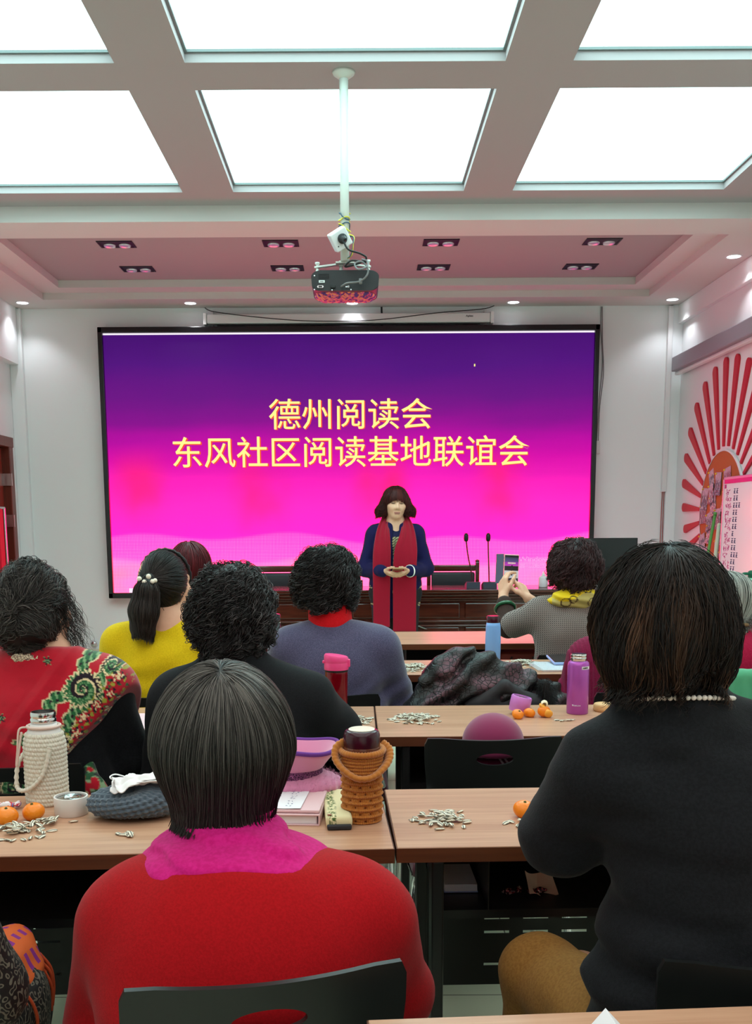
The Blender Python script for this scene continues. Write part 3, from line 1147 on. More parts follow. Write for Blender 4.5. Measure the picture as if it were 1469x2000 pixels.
obj('tip', ball(B(), (2.97, 8.40, 1.28), 0.018, 10, 8), M_pale, t, smooth=True)

# ------------------------------------------------------------------ ceiling projector
M_putty = mat('white_pole_enamel', srgb(214, 216, 208), 0.4)
pj = thing('projector', 'black ceiling projector hanging from a white pole, seen from behind', 'projector', (-0.052, 5.12, 0.0))
M_pbody = mat('projector_black', srgb(30, 31, 33), 0.45, fn=lambda n: n.bump(n.noise(900, detail=1), 0.08, 0.001))
obj('ceiling_pole', lathe(B(), [(0.021, 2.56), (0.021, 3.40)], 20), M_putty, pj, smooth=True)
obj('ceiling_flange', lathe(B(), [(0.022, 3.37), (0.05, 3.39), (0.055, 3.40), (0.0, 3.40)], 20), M_putty, pj, smooth=True)
out = []
for (cx, cz, a0) in ((0.115, 2.445, -90), (0.118, 2.485, 0), (-0.118, 2.485, 90), (-0.115, 2.445, 180)):
    for k in range(7):
        a = math.radians(a0 + k * 15)
        rx, rz_ = (0.045, 0.030) if cz > 2.46 else (0.045, 0.025)
        out.append((cx + rx * math.cos(a), cz + rz_ * math.sin(a)))
pb = prism(B(), out, -0.02, 0.22, 'xz')
bmesh.ops.bevel(pb, geom=[e for e in pb.edges if abs(e.verts[0].co.y - e.verts[1].co.y) < 1e-4], offset=0.003, segments=2, affect='EDGES')
obj('body', pb, M_pbody, pj, angle=40)
M_cover = mat('floral_cover', srgb(200, 50, 130), 0.5, fn=lambda n: n.color(n.ramp(n.noise(38, detail=2), [(0.36, srgb(90, 20, 120)), (0.45, srgb(220, 40, 110)), (0.52, srgb(250, 140, 90)), (0.6, srgb(230, 60, 140)), (0.68, srgb(150, 40, 150))], 'CONSTANT')))
cvr = SDF().cap((-0.10, 0.113, 2.445), (0.10, 0.113, 2.445), 0.055, sq=(1, 0.45, 1.2)).plane((0, 0, 2.426), (0, 0, 1), 0.003).fn(lambda P, D: D + 0.0025 * np.sin(P[:, 0] * 190 + 2 * np.sin(P[:, 1] * 60)))
soft('fabric_cover', cvr, M_cover, pj, 0.006)
vent = B()
for i in range(6):
    for j in range(4):
        bx(vent, (-0.125 + i * 0.009, -0.021, 2.497 - j * 0.0065), (0.006, 0.003, 0.0035))
obj('vent', vent, M_black, pj)
M_label = mat('white_label', srgb(225, 228, 225), 0.5)
obj('sticker', box((-0.112, -0.0215, 2.463), (0.028, 0.002, 0.011)), M_label, pj)
obj('sticker_mark', box((-0.112, -0.0228, 2.463), (0.018, 0.001, 0.004)), M_grey, pj)
vga = B()
prism(vga, [(-0.131, 2.444), (-0.107, 2.444), (-0.103, 2.4385), (-0.107, 2.433), (-0.131, 2.433), (-0.135, 2.4385)], -0.026, -0.018)
obj('video_socket', vga, M_steel, pj)
obj('socket_face', box((-0.119, -0.0265, 2.4385), (0.018, 0.002, 0.007)), M_black, pj)
for x, z in ((-0.148, 2.425), (-0.063, 2.423), (0.028, 2.424), (-0.147, 2.489), (0.005, 2.437), (0.012, 2.437)):
    obj('screw', lathe(B(), [(0.0, 0.0), (0.0035, 0.0), (0.0035, 0.003), (0.0, 0.004)], 10), M_steel, pj, (x, -0.0195, z), (PI / 2, 0, 0))
obj('jack', lathe(B(), [(0.0, 0.0), (0.005, 0.0), (0.005, 0.004), (0.003, 0.004), (0.003, 0.001)], 12), M_steel, pj, (0.016, -0.0195, 2.4385), (PI / 2, 0, 0))
obj('power_inlet', box((-0.058, -0.024, 2.4385), (0.024, 0.012, 0.014), 0.002), M_black, pj)
arm = B()
bx(arm, (-0.075, 0.05, 2.552), (0.15, 0.022, 0.008), 0.001, ry=-0.12)
bx(arm, (0.06, 0.05, 2.552), (0.13, 0.022, 0.008), 0.001, ry=0.10)
bx(arm, (0.0, 0.04, 2.557), (0.09, 0.07, 0.008), 0.001)
bx(arm, (-0.02, 0.14, 2.55), (0.02, 0.20, 0.008), 0.001)
obj('mount_arm', arm, M_putty, pj)
for x, z in ((-0.135, 2.525), (0.112, 2.535), (-0.02, 2.53)):
    obj('mount_foot', lathe(B(), [(0.012, -0.012), (0.009, 0.0), (0.006, 0.012), (0.006, 0.03), (0.011, 0.034), (0.011, 0.042), (0.0, 0.042)], 12), M_putty, pj, (x, 0.05, z), smooth=True)
pbx = thing('socket_box', 'white power socket box fixed to the projector pole', 'socket box', (-0.075, 5.06, 2.645), rot=(0.35, math.radians(-32), 0.1))
obj('box', box((0, 0, 0), (0.085, 0.06, 0.085), 0.005), M_case, pbx)
obj('hole', lathe(B(), [(0.0, 0.0), (0.0035, 0.0), (0.0, 0.001)], 10), M_black, pbx, (-0.028, -0.0302, -0.02), (PI / 2, 0, 0))
plug = lathe(B(), [(0.0, 0.001), (0.022, 0.001), (0.023, 0.012), (0.016, 0.018), (0.014, 0.03), (0.009, 0.045), (0.006, 0.06), (0.0, 0.06)], 18)
obj('plug', plug, M_cable, pbx, (0.004, -0.03, 0.002), (PI / 2, 0, 0), smooth=True)
cab = B()
tube(cab, smooth_path([(-0.06, 4.99, 2.625), (-0.035, 4.985, 2.58), (0.02, 5.0, 2.565), (0.05, 5.03, 2.552), (0.02, 5.07, 2.54), (-0.05, 5.08, 2.525), (-0.02, 5.05, 2.545), (0.05, 5.04, 2.535)], 8), 0.0045, 8)
tag(obj('power_cable', cab, M_cable, smooth=True), 'black mains lead looped between socket box and projector', 'cable')
cab = B()
tube(cab, smooth_path([(0.03, 5.05, 2.55), (0.055, 5.02, 2.535), (0.05, 5.0, 2.505), (0.01, 5.0, 2.495), (-0.005, 5.02, 2.525), (0.03, 5.03, 2.535), (0.058, 5.03, 2.50), (0.045, 5.03, 2.465), (0.01, 5.06, 2.452), (-0.04, 5.06, 2.447), (-0.06, 5.07, 2.44), (-0.07, 5.09, 2.438)], 8), 0.0042, 8)
lathe(cab, [(0.0, -0.012), (0.008, -0.012), (0.008, 0.012), (0.0, 0.012)], 12, (0.022, 5.055, 2.453))
tag(obj('signal_cable', cab, M_grey, smooth=True), 'grey signal cable with a ferrite lump plugged into the projector', 'cable')
M_yel = mat('yellow_green_wire', srgb(215, 200, 50), 0.5)
M_blu = mat('blue_wire', srgb(50, 80, 100), 0.5)
for m_, ph, lab, xo in ((M_yel, 0.0, 'yellow-green wire wound round the projector pole', 0.002), (M_blu, 1.9, 'dark blue wire wound round the projector pole', -0.002)):
    pts = []
    for i in range(30):
        a = ph + i * 0.62
        pts.append((-0.052 + (0.026 + 0.004 * math.sin(i * 1.7)) * math.cos(a), 5.12 + 0.027 * math.sin(a), 2.775 - i * 0.0037 + 0.012 * math.sin(i * 0.9)))
    pts += [(-0.01 + xo, 5.08, 2.66), (-0.012, 5.05, 2.62), (-0.02 + xo, 5.06, 2.575), (-0.04, 5.07, 2.56)]
    tag(obj('wire', tube(B(), smooth_path(pts, 4), 0.0028, 6), m_, smooth=True), lab, 'wire')
# ------------------------------------------------------------------ tables
TT = 0.75
M_wood = mat('table_laminate', (0.4, 0.27, 0.18), 0.32, spec=0.5, fn=wood_fn(srgb(176, 128, 100), srgb(204, 160, 130), 1.6, 34, 34))
M_edge = mat('table_edge_band', (0.2, 0.1, 0.05), 0.45, fn=wood_fn(srgb(84, 40, 16), srgb(104, 54, 26), 2, 40, 40))
M_frame = mat('black_powder_coat', srgb(17, 17, 18), 0.38, fn=lambda n: n.bump(n.noise(500, detail=1), 0.05, 0.001))


def slotted(w, z0, z1, y, cols, rows, sw, sh, th=0.0015):
    """sheet with real slots: bars between them"""
    bm = B()
    zs = [z0] + [v for r in rows for v in (r - sh / 2, r + sh / 2)] + [z1]
    for i in range(0, len(zs), 2):
        bx(bm, (0, y, (zs[i] + zs[i + 1]) / 2), (w, th, zs[i + 1] - zs[i]))
    xs_ = [-w / 2] + [v for c in cols for v in (c - sw / 2, c + sw / 2)] + [w / 2]
    for r in rows:
        for i in range(0, len(xs_), 2):
            bx(bm, ((xs_[i] + xs_[i + 1]) / 2, y, r), (xs_[i + 1] - xs_[i], th, sh))
    return bm


def table(label, xl, yl, length, depth, rotz, group='training tables in rows'):
    """xl, yl: near left corner of the top"""
    c, s = math.cos(rotz), math.sin(rotz)
    t = thing('training_table', label, 'table', (xl + c * length / 2 - s * depth / 2, yl + s * length / 2 + c * depth / 2, 0), rotz, group)
    L, D = length, depth
    top = obj('tabletop', box((0, 0, TT - 0.014), (L - 0.003, D - 0.003, 0.028), 0.0015), M_wood, t)
    eb = B()
    for sy in (-1, 1):
        bx(eb, (0, sy * (D / 2 - 0.0005), TT - 0.0145), (L, 0.001, 0.026))
    for sx in (-1, 1):
        bx(eb, (sx * (L / 2 - 0.0005), 0, TT - 0.0145), (0.001, D, 0.026))
    obj('edge_band', eb, M_edge, top)
    for sx in (-1, 1):
        lg = B()
        x = sx * (L / 2 - 0.075)
        bx(lg, (x, -D / 2 + 0.035, 0.37), (0.022, 0.05, 0.70), 0.003)
        bx(lg, (x, D / 2 - 0.06, 0.37), (0.022, 0.05, 0.70), 0.003)
        bx(lg, (x, 0, TT - 0.045), (0.022, D - 0.04, 0.03), 0.003)
        bx(lg, (x, 0, 0.025), (0.03, D + 0.02, 0.03), 0.006)
        obj('leg_frame', lg, M_frame, t)
    W = L - 0.176
    sh = B()
    bx(sh, (0, 0.02, 0.600), (W, D - 0.12, 0.0015))
    bx(sh, (0, -D / 2 + 0.081, 0.592), (W, 0.0015, 0.016))
    bx(sh, (-W / 2 + 0.09, 0.02, 0.66), (0.002, D - 0.12, 0.12))
    bx(sh, (0, D / 2 - 0.042, 0.655), (W, 0.0015, 0.11))
    obj('shelf', sh, M_frame, t)
    cols_ = [(-W / 2 + 0.155 + k * 0.085) for k in range(int((W - 0.25) / 0.085))]
    obj('modesty_panel', slotted(W, 0.315, 0.588, D / 2 - 0.035, cols_, [0.362, 0.436, 0.468, 0.504], 0.055, 0.006), M_frame, t)
    return t


ra = math.radians(2.6)
table('wooden table nearest the camera with folded white paper on it', 0.034, 0.68, 1.4, 0.42, math.radians(3.6))
table('wooden table under the white crocheted flask and grey knit hat', 0.063 - 1.3 * math.cos(ra), 1.720 - 1.3 * math.sin(ra), 1.3, 0.402, ra)
table('wooden table with a lone mandarin, left of black-sweatered woman', 0.066, 1.722, 1.4, 0.400, math.radians(1.6))
table('wooden table under the pink-lidded bottle of red tea', 0.049 - 1.2, 2.668, 1.2, 0.452, 0.0)
table('wooden table with the purple flask and three small mandarins', 0.053, 2.664, 1.4, 0.462, 0.004)
table('wooden table in front of the yellow-sweatered woman', -0.93, 3.775, 1.03, 0.405, 0.0)
table('wooden table holding the light blue flask and phone on papers', 0.108, 3.778, 1.4, 0.405, 0.0)
table('wooden table of the front row on the left with white paper', -1.12, 4.745, 1.17, 0.55, 0.0)
table('wooden table of the front row behind the light blue flask', 0.055, 4.748, 1.4, 0.55, 0.0)

# ------------------------------------------------------------------ audience chairs
M_plastic = mat('black_chair_plastic', srgb(20, 22, 22), 0.38)
M_seat = mat('maroon_seat_fabric', srgb(92, 14, 40), 0.8, sheen=0.3)
M_chrome = mat('chrome', (0.75, 0.75, 0.76), 0.12, 1.0)


def back_shell(w=0.345, z0=0.50, z1=0.79, th=0.010):
    """curved plastic back with an oval hand hole"""
    N = 72
    zc = z1 - 0.048
    outer, inner = [], []
    for k in range(N):
        a = 2 * PI * k / N
        inner.append((0.046 * math.cos(a), zc + 0.0155 * math.sin(a)))
        # rounded rectangle by casting a ray from the hole
        ca, sa = math.cos(a), math.sin(a)
        hw_, up, dn = w / 2, z1 - zc, zc - z0
        tx = hw_ / abs(ca) if abs(ca) > 1e-6 else 1e9
        tz = (up if sa > 0 else dn) / abs(sa) if abs(sa) > 1e-6 else 1e9
        t = (tx ** -12 + tz ** -12) ** (-1 / 12)
        x, z = t * ca, zc + t * sa
        if sa > 0:
            z += 0.010 * (x / hw_) ** 2 * ((z - zc) / up)
        if z < zc:
            x *= 1 - 0.12 * ((zc - z) / dn)
        outer.append((x, z))
    R = 7
    bm = B()

    def bend(x, z, o):
        return (x, -0.205 - 0.10 * (z - z0) + 0.55 * x * x + o, z)
    layers = []
    for o in (0, th):
        rings = []
        for r in range(R + 1):
            q = (r / R) ** 1.3
            rings.append([bm.verts.new(bend(i[0] * (1 - q) + e[0] * q, i[1] * (1 - q) + e[1] * q, o)) for i, e in zip(inner, outer)])
        layers.append(rings)
    for li, rings in enumerate(layers):
        for a, b in zip(rings, rings[1:]):
            for k in range(N):
                j = (k + 1) % N
                f = (a[k], a[j], b[j], b[k])
                bm.faces.new(f if li else f[::-1])
    for r in (0, R):
        a, b = layers[0][r], layers[1][r]
        for k in range(N):
            j = (k + 1) % N
            bm.faces.new((a[k], b[k], b[j], a[j]))
    return bm


def make_chair():
    t = thing('training_chair', 'x', 'chair', (0, 0, 0), group='black-backed training chairs')
    obj('backrest', back_shell(), M_plastic, t, angle=50)
    s = box((0, 0.0, 0.445), (0.40, 0.40, 0.05), 0.022, seg=3)
    obj('seat', s, M_seat, t, angle=50)
    obj('seat_pan', box((0, 0, 0.412), (0.37, 0.37, 0.02), 0.006), M_plastic, t)
    for sx in (-1, 1):
        f = tube(B(), smooth_path([(sx * 0.165, -0.228, 0.66), (sx * 0.175, -0.205, 0.50), (sx * 0.19, -0.17, 0.415), (sx * 0.20, -0.19, 0.3), (sx * 0.215, -0.24, 0.015)], 6), 0.0095, 10)
        obj('rear_leg', f, M_chrome, t, smooth=True)
        f = tube(B(), smooth_path([(sx * 0.185, -0.14, 0.41), (sx * 0.19, 0.1, 0.41), (sx * 0.195, 0.17, 0.40), (sx * 0.20, 0.19, 0.33), (sx * 0.21, 0.21, 0.015)], 6), 0.0095, 10)
        obj('front_leg', f, M_chrome, t, smooth=True)
    for sx, y in ((-0.215, -0.24), (0.215, -0.24), (-0.21, 0.21), (0.21, 0.21)):
        obj('foot_cap', lathe(B(), [(0.014, 0.0), (0.014, 0.02), (0.011, 0.03), (0.0, 0.03)], 12), M_case, t, (sx, y, 0.0), smooth=True)
    return t


chair0 = make_chair()
_first = [True]


def chair(x, yb, rot, label, top=0.79, sx=1.0):
    """x, yb: top middle of the back"""
    c = chair0 if _first[0] else copy_tree(chair0)
    _first[0] = False
    k = top / 0.79
    d = 0.234 * k
    c.location = (x - math.sin(rot) * d, yb + math.cos(rot) * d, 0)
    c.rotation_euler = (0, 0, rot)
    c.scale = (sx, k, k)
    c['label'] = label
    return c


chair(-0.106, 1.114, math.radians(13.6), 'black chair under the woman in the red sweater', 0.785)
chair(0.545, 1.165, math.radians(-4), 'black chair under the woman in the black turtleneck', 0.772)
chair(-0.80, 2.225, math.radians(3), 'black chair under the woman in the paisley shawl', 0.775)
chair(-0.30, 2.22, 0, 'black chair under the curly-haired woman in the black coat', 0.77)
chair(0.336, 2.42, math.radians(3), 'empty black chair with the maroon felt hat on it', 0.79)
chair(-0.700, 3.265, 0, 'black chair under the woman in the yellow sweater', 0.755)
chair(-0.100, 3.262, 0, 'black chair under the woman in the grey-blue sweater', 0.757)
chair(0.49, 3.275, 0, 'black chair draped with the shiny patterned black jacket', 0.757, 1.12)
chair(0.95, 3.262, 0, 'black chair under the person in the maroon ribbed sweater', 0.757)
chair(1.335, 3.262, 0, 'chair with the green cloth over its back, under the grey-haired woman', 0.79)
chair(-0.74, 4.20, 0, 'black chair under the woman with dyed red hair', 0.757)
chair(0.93, 4.22, 0, 'black chair under the woman taking a picture', 0.757)

# green cloth over the chair back at the right edge
M_gcloth = mat('green_cloth', srgb(74, 160, 118), 0.8, sheen=0.3)
gc = SDF().cap((1.15, 3.245, 0.815), (1.52, 3.245, 0.822), 0.020, k=0.02)
for i in range(9):
    gc.cap((1.15 + i * 0.046, 3.236, 0.815), (1.14 + i * 0.048, 3.212, 0.56), 0.024, 0.028, 0.02)
gc.fn(lambda P, D: D + 0.003 * vnoise(P, 18, 2))
tag(soft('green_cloth', gc, M_gcloth, None, 0.008), 'green cloth hung over the chair back behind the pearl necklace', 'cloth')

# black shiny jacket heaped over a chair
def crackle(n):
    q = n.coord()
    e = n.voronoi(58, q, 'DISTANCE_TO_EDGE')
    cell = n.voronoi(58, q, 'F1', 'Color')
    m = n.noise(9, q, 3).step(0.44, 0.62)
    c = n.mix(n.noise(60, q, 2), srgb(46, 26, 34), srgb(120, 88, 98))
    k = e.step(0.03, 0.09) * m
    n.color(n.mix(k, srgb(10, 9, 10), c))
    n.put(n.bsdf.inputs['Metallic'], k * 0.5)
    n.bump(e.step(0, 0.08), 0.5, 0.003)


M_crackle = mat('crackle_foil_cloth', srgb(14, 12, 14), 0.42, fn=crackle)
M_lining = mat('charcoal_lining', srgb(44, 44, 48), 0.7)
M_fur = mat('black_fur', srgb(14, 13, 14), 0.8)
jk = SDF()
Yj = 3.30
ridge = [(.19, .66), (.225, .77), (.275, .85), (.325, .880), (.38, .862), (.43, .852), (.50, .826), (.565, .79), (.63, .755), (.70, .68)]
for (a, b) in zip(ridge, ridge[1:]):
    jk.cap((a[0], Yj - 0.02, a[1]), (b[0], Yj - 0.02, b[1]), 0.036, 0.034, 0.03)
jk.cap((.22, Yj - 0.035, .70), (.34, Yj - 0.05, .80), 0.07, 0.055, 0.04).cap((.34, Yj - 0.05, .79), (.5, Yj - 0.05, .775), 0.05, 0.04, 0.04)
jk.cap((.46, Yj - 0.055, .775), (.62, Yj - 0.06, .70), 0.035, 0.04, 0.03).cap((.27, Yj + 0.06, .80), (.6, Yj + 0.06, .68), 0.05, 0.06, 0.05)
jk.cap((.25, Yj - 0.07, .62), (.65, Yj - 0.07, .60), 0.05, 0.05, 0.06)
jk.fn(lambda P, D: D + 0.007 * np.sin(P[:, 0] * 55 - P[:, 2] * 85 + 2.5 * vnoise(P, 14, 3)) + 0.005 * vnoise(P, 34, 4))
t = thing('jacket', 'black foil-patterned jacket heaped over chair beside the blue flask', 'jacket', (0, 0, 0))
soft('shell', jk, M_crackle, t, 0.007)
ln = SDF().cap((.39, Yj - 0.082, .745), (.47, Yj - 0.095, .80), 0.026, 0.016, 0.02).cap((.47, Yj - 0.095, .80), (.565, Yj - 0.082, .742), 0.016, 0.024, 0.02).cap((.36, Yj - 0.08, .735), (.59, Yj - 0.08, .735), 0.022, 0.022, 0.03)
soft('lining', ln, M_lining, t, 0.006)
fz = SDF().cap((.60, Yj - 0.085, .80), (.615, Yj - 0.09, .735), 0.018, 0.022, 0.02)
pv, pf = fz.mesh(0.006)
rg = np.random.default_rng(3)
p0 = pv[rg.integers(0, len(pv), 500)]
g0, _ = fz.grad(p0.astype(np.float32))
st = np.stack([p0 + g0 * u * 0.016 + np.array([0, 0, -0.012]) * u * u for u in np.linspace(0, 1, 5)], 1)
hair_obj('fur_trim', fz, [(st, 0.0008, 0.1)], M_fur, t, 0.006)

# ------------------------------------------------------------------ podium, its chairs, microphones
M_maho = mat('mahogany_gloss', srgb(72, 26, 16), 0.16, coat=0.4, fn=wood_fn(srgb(58, 20, 13), srgb(86, 34, 21), 2.5, 26, 26))
M_leather = mat('black_leather', srgb(34, 36, 42), 0.38, fn=lambda n: n.bump(n.voronoi(220), 0.15, 0.001))
PX0, PX1, PY = -1.03, 1.80, 8.0
pd = thing('podium_table', 'long dark red-brown wooden podium below the video wall', 'podium', ((PX0 + PX1) / 2, PY, 0))
pw = PX1 - PX0
tp = B()
bx(tp, (0, 0.27, 0.777), (pw, 0.58, 0.028), 0.006)
bx(tp, (0, 0.275, 0.751), (pw - 0.04, 0.55, 0.026), 0.008)
bx(tp, (0, 0.285, 0.726), (pw - 0.08, 0.53, 0.026), 0.006)
obj('top', tp, M_maho, pd)
bd = box((0, 0.30, 0.36), (pw - 0.14, 0.48, 0.71), 0.004)
obj('body', bd, M_maho, pd)
nb_ = 3
for k in range(nb_):
    cx = -pw / 2 + 0.07 + (k + 0.5) * (pw - 0.14) / nb_
    ww = (pw - 0.14) / nb_ - 0.04
    obj('front_panel', box((cx, 0.056, 0.62), (ww, 0.012, 0.12), 0.008), M_maho, pd)
    obj('front_panel', box((cx, 0.056, 0.30), (ww, 0.012, 0.38), 0.010), M_maho, pd)
for z in (0.705, 0.535, 0.50, 0.07):
    obj('moulding', box((0, 0.055, z), (pw - 0.12, 0.03, 0.016), 0.006), M_maho, pd)
obj('plinth', box((0, 0.30, 0.03), (pw - 0.10, 0.52, 0.06), 0.006), M_maho, pd)
obj('crest', prism(B(), [(-0.07, 0.475), (0.0, 0.505), (0.07, 0.475), (0.05, 0.475), (0.0, 0.495), (-0.05, 0.475)], 0.03, 0.06), M_steel, pd, loc=(0.10, 0.0, 0.0))


def wooden_chair(x, y, label):
    t = thing('conference_chair', label, 'chair', (x, y, 0), PI, group='leather-backed chairs behind the podium')
    for sx in (-1, 1):
        obj('back_post', box((sx * 0.215, -0.22, 0.49), (0.035, 0.035, 0.96), 0.008), M_maho, t)
        obj('finial', ball(B(), (sx * 0.215, -0.22, 0.975), 0.02, 12, 8, (1, 1, 0.7)), M_maho, t, smooth=True)
        obj('front_leg', box((sx * 0.215, 0.20, 0.32), (0.035, 0.035, 0.64), 0.006), M_maho, t)
        obj('armrest', box((sx * 0.215, 0.0, 0.645), (0.045, 0.44, 0.03), 0.01), M_maho, t)
    obj('top_rail', box((0, -0.22, 0.915), (0.40, 0.032, 0.055), 0.01), M_maho, t)
    obj('back_pad', box((0, -0.215, 0.77), (0.385, 0.05, 0.22), 0.018, seg=3), M_leather, t, angle=50)
    obj('seat', box((0, 0, 0.44), (0.40, 0.42, 0.07), 0.02, seg=3), M_leather, t, angle=50)
    obj('seat_frame', box((0, 0, 0.39), (0.43, 0.44, 0.04), 0.005), M_maho, t)
    return t


wooden_chair(-0.755, 8.78, 'wooden leather-backed chair behind the podium, left of the speaker')
wooden_chair(0.845, 8.78, 'wooden leather-backed chair behind the podium beside the microphones')
tag(obj('wooden_box', box((0.0, 8.35, 0.822), (0.085, 0.05, 0.06), 0.004), M_maho), 'small brown wooden block on the podium left of the speaker', 'box')

M_micgrey = mat('mic_base_grey', srgb(62, 66, 80), 0.4)
for x, lean, lab in ((0.93, -0.055, 'gooseneck microphone on the podium nearer the speaker'), (1.065, -0.012, 'gooseneck microphone on the podium farther from the speaker')):
    t = thing('microphone', lab, 'microphone', (x, 8.22, 0.791), group='gooseneck microphones')
    bb = B()
    prism(bb, [(-0.075, 0.0), (0.075, 0.0), (0.075, 0.022), (-0.05, 0.05), (-0.075, 0.05)], -0.055, 0.055, 'yz')
    bmesh.ops.rotate(bb, verts=bb.verts, matrix=Matrix.Rotation(0, 3, 'Z'))
    obj('base', bb, M_micgrey, t)
    obj('gooseneck', tube(B(), smooth_path([(0, 0, 0.045), (lean * 0.25, 0, 0.14), (lean * 0.7, 0, 0.26), (lean, 0, 0.38)], 8), 0.0055, 8), M_cable, t, smooth=True)
    obj('capsule', lathe(B(), [(0.0, 0.37), (0.014, 0.372), (0.019, 0.39), (0.018, 0.42), (0.01, 0.436), (0.0, 0.438)], 16, (lean, 0, 0)), M_black, t, smooth=True)
    obj('button', box((0.0, -0.045, 0.049), (0.02, 0.012, 0.006), 0.002), M_cable, t)
M_milk = mat('milky_plastic', srgb(232, 222, 226), 0.4, trans=0.1)
t = thing('soap_bottle', 'white plastic bottle standing on the podium by the phone woman', 'bottle', (1.50, 8.2, 0.791))
obj('body', lathe(B(), [(0.0, 0.0), (0.036, 0.0), (0.038, 0.01), (0.037, 0.075), (0.030, 0.088), (0.014, 0.094), (0.0, 0.094)], 24), M_milk, t, smooth=True)
obj('cap', lathe(B(), [(0.014, 0.09), (0.015, 0.108), (0.007, 0.112), (0.006, 0.126), (0.0, 0.127)], 16), M_case, t, smooth=True)
# white desk with monitor at the right of the podium
M_white = mat('white_laminate', srgb(226, 222, 224), 0.35)
t = thing('side_desk', 'white desk with a monitor right of the podium', 'desk', (2.28, 8.25, 0))
obj('top', box((0, 0, 0.735), (0.90, 0.55, 0.03), 0.004), M_white, t)
for s in (-1, 1):
    obj('side_panel', box((s * 0.42, 0, 0.36), (0.03, 0.53, 0.72), 0.003), M_white, t)
obj('front_panel', box((0, 0.2, 0.45), (0.80, 0.02, 0.5)), M_white, t)
M_screen_off = mat('dark_monitor_glass', srgb(20, 21, 22), 0.18)
t = thing('monitor', 'black computer monitor switched off on the white desk', 'monitor', (1.985, 8.15, 0.75))
obj('bezel', box((0, 0, 0.30), (0.50, 0.03, 0.27), 0.004), M_black, t)
obj('panel', box((0, -0.0158, 0.312), (0.485, 0.002, 0.235)), M_screen_off, t)
obj('stand', box((0.0, 0.03, 0.10), (0.05, 0.025, 0.22), 0.004), M_black, t)
obj('stand_foot', box((0, 0.0, 0.008), (0.24, 0.17, 0.016), 0.006), M_black, t)
t = thing('headset', 'red and black headset hung on a stand below the monitor', 'headset', (2.03, 7.98, 0.75))
obj('stand', box((0.02, 0.01, 0.08), (0.05, 0.03, 0.16), 0.005), M_black, t)
obj('headband', tube(B(), [(0.045 * math.cos(a) + 0.01, -0.01, 0.145 + 0.045 * math.sin(a)) for a in np.linspace(0.1, PI - 0.1, 12)], 0.008, 8), M_black, t, smooth=True)
obj('cushion', tube(B(), [(0.045 * math.cos(a) + 0.01, -0.02, 0.140 + 0.022 * math.sin(a)) for a in np.linspace(PI + 0.2, 2 * PI - 0.2, 10)], 0.009, 8), mat('red_plastic', srgb(200, 24, 40), 0.4), t, smooth=True)
# tumbler with green handle on a small stand at the right edge
M_gplast = mat('green_plastic', srgb(12, 92, 66), 0.35)
M_mint = mat('mint_plastic', srgb(150, 226, 190), 0.3)
t = thing('stool', 'small white stool under the green-handled tumbler', 'stool', (2.42, 6.16, 0))
obj('seat', lathe(B(), [(0.0, 0.79), (0.15, 0.79), (0.155, 0.80), (0.15, 0.815), (0.0, 0.815)], 28), M_white, t, smooth=False)
for k in range(4):
    a = PI / 4 + k * PI / 2
    obj('leg', tube(B(), [(0.11 * math.cos(a), 0.11 * math.sin(a), 0.79), (0.16 * math.cos(a), 0.16 * math.sin(a), 0.0)], 0.012, 8), M_white, t)
t = thing('tumbler', 'mint tumbler with dark green lid and handle by the whiteboard', 'tumbler', (2.42, 6.16, 0.815))
obj('cup', lathe(B(), [(0.0, 0.0), (0.035, 0.0), (0.046, 0.12), (0.047, 0.165), (0.0, 0.165)], 24), M_mint, t, smooth=True)
obj('lid', lathe(B(), [(0.049, 0.16), (0.05, 0.195), (0.04, 0.202), (0.0, 0.202)], 24), M_gplast, t, smooth=True)
obj('handle', tube(B(), smooth_path([(-0.046, 0, 0.182), (-0.082, 0, 0.18), (-0.092, 0, 0.14), (-0.088, 0, 0.07), (-0.042, 0, 0.05)], 6), 0.009, 8), M_gplast, t, smooth=True)

# ------------------------------------------------------------------ things on the tables
def surf(fn, nu, nv, closed=True):
    """grid mesh; fn(u, v) on arrays returns (n, 3)"""
    u = np.linspace(0, 1, nu, endpoint=not closed)
    v = np.linspace(0, 1, nv)
    U, W = np.meshgrid(u, v, indexing='ij')
    P = fn(U.ravel(), W.ravel())
    idx = np.arange(nu * nv).reshape(nu, nv)
    a = idx
    b = np.roll(idx, -1, 0)
    if not closed:
        a, b = idx[:-1], idx[1:]
    F_ = np.stack([a[:, :-1], b[:, :-1], b[:, 1:], a[:, 1:]], -1).reshape(-1, 4)
    return np_mesh('surface', P, F_)


def knit_tube(pts, r, nseg, twist, amp, flat=1.0):
    """rope of stitches along a path"""
    P = smooth_path(pts, 10)
    bm = B()
    n = len(P)
    tube(bm, P, [r * (1 + amp * math.sin(i * 2 * PI / twist)) for i in range(n)], nseg, flat=flat)
    return bm


M_cream = mat('cream_crochet', srgb(222, 216, 200), 0.85, sheen=0.3)
M_steelb = mat('bright_steel', (0.66, 0.65, 0.64), 0.16, 1.0)
M_bottlew = mat('white_bottle', srgb(232, 228, 224), 0.35)
M_strap = mat('pale_pink_strap', srgb(222, 196, 184), 0.5)


def crochet_white(u, v):
    a = 2 * PI * u
    row = v * 17
    ph = np.floor(row) % 2
    R = 0.0405 - 0.006 * np.clip((v - 0.80) / 0.2, 0, 1) ** 1.5 - 0.002 * np.clip(0.08 - v, 0, 1) / 0.08
    d = 0.0030 * np.abs(np.sin(row * PI)) ** 0.6 * (0.55 + 0.45 * np.abs(np.sin(a * 11 + ph * PI / 2))) + 0.0010 * np.sin(a * 46 + row * 5)
    R = R + d
    return np.stack([R * np.cos(a), R * np.sin(a), v * 0.150], 1)


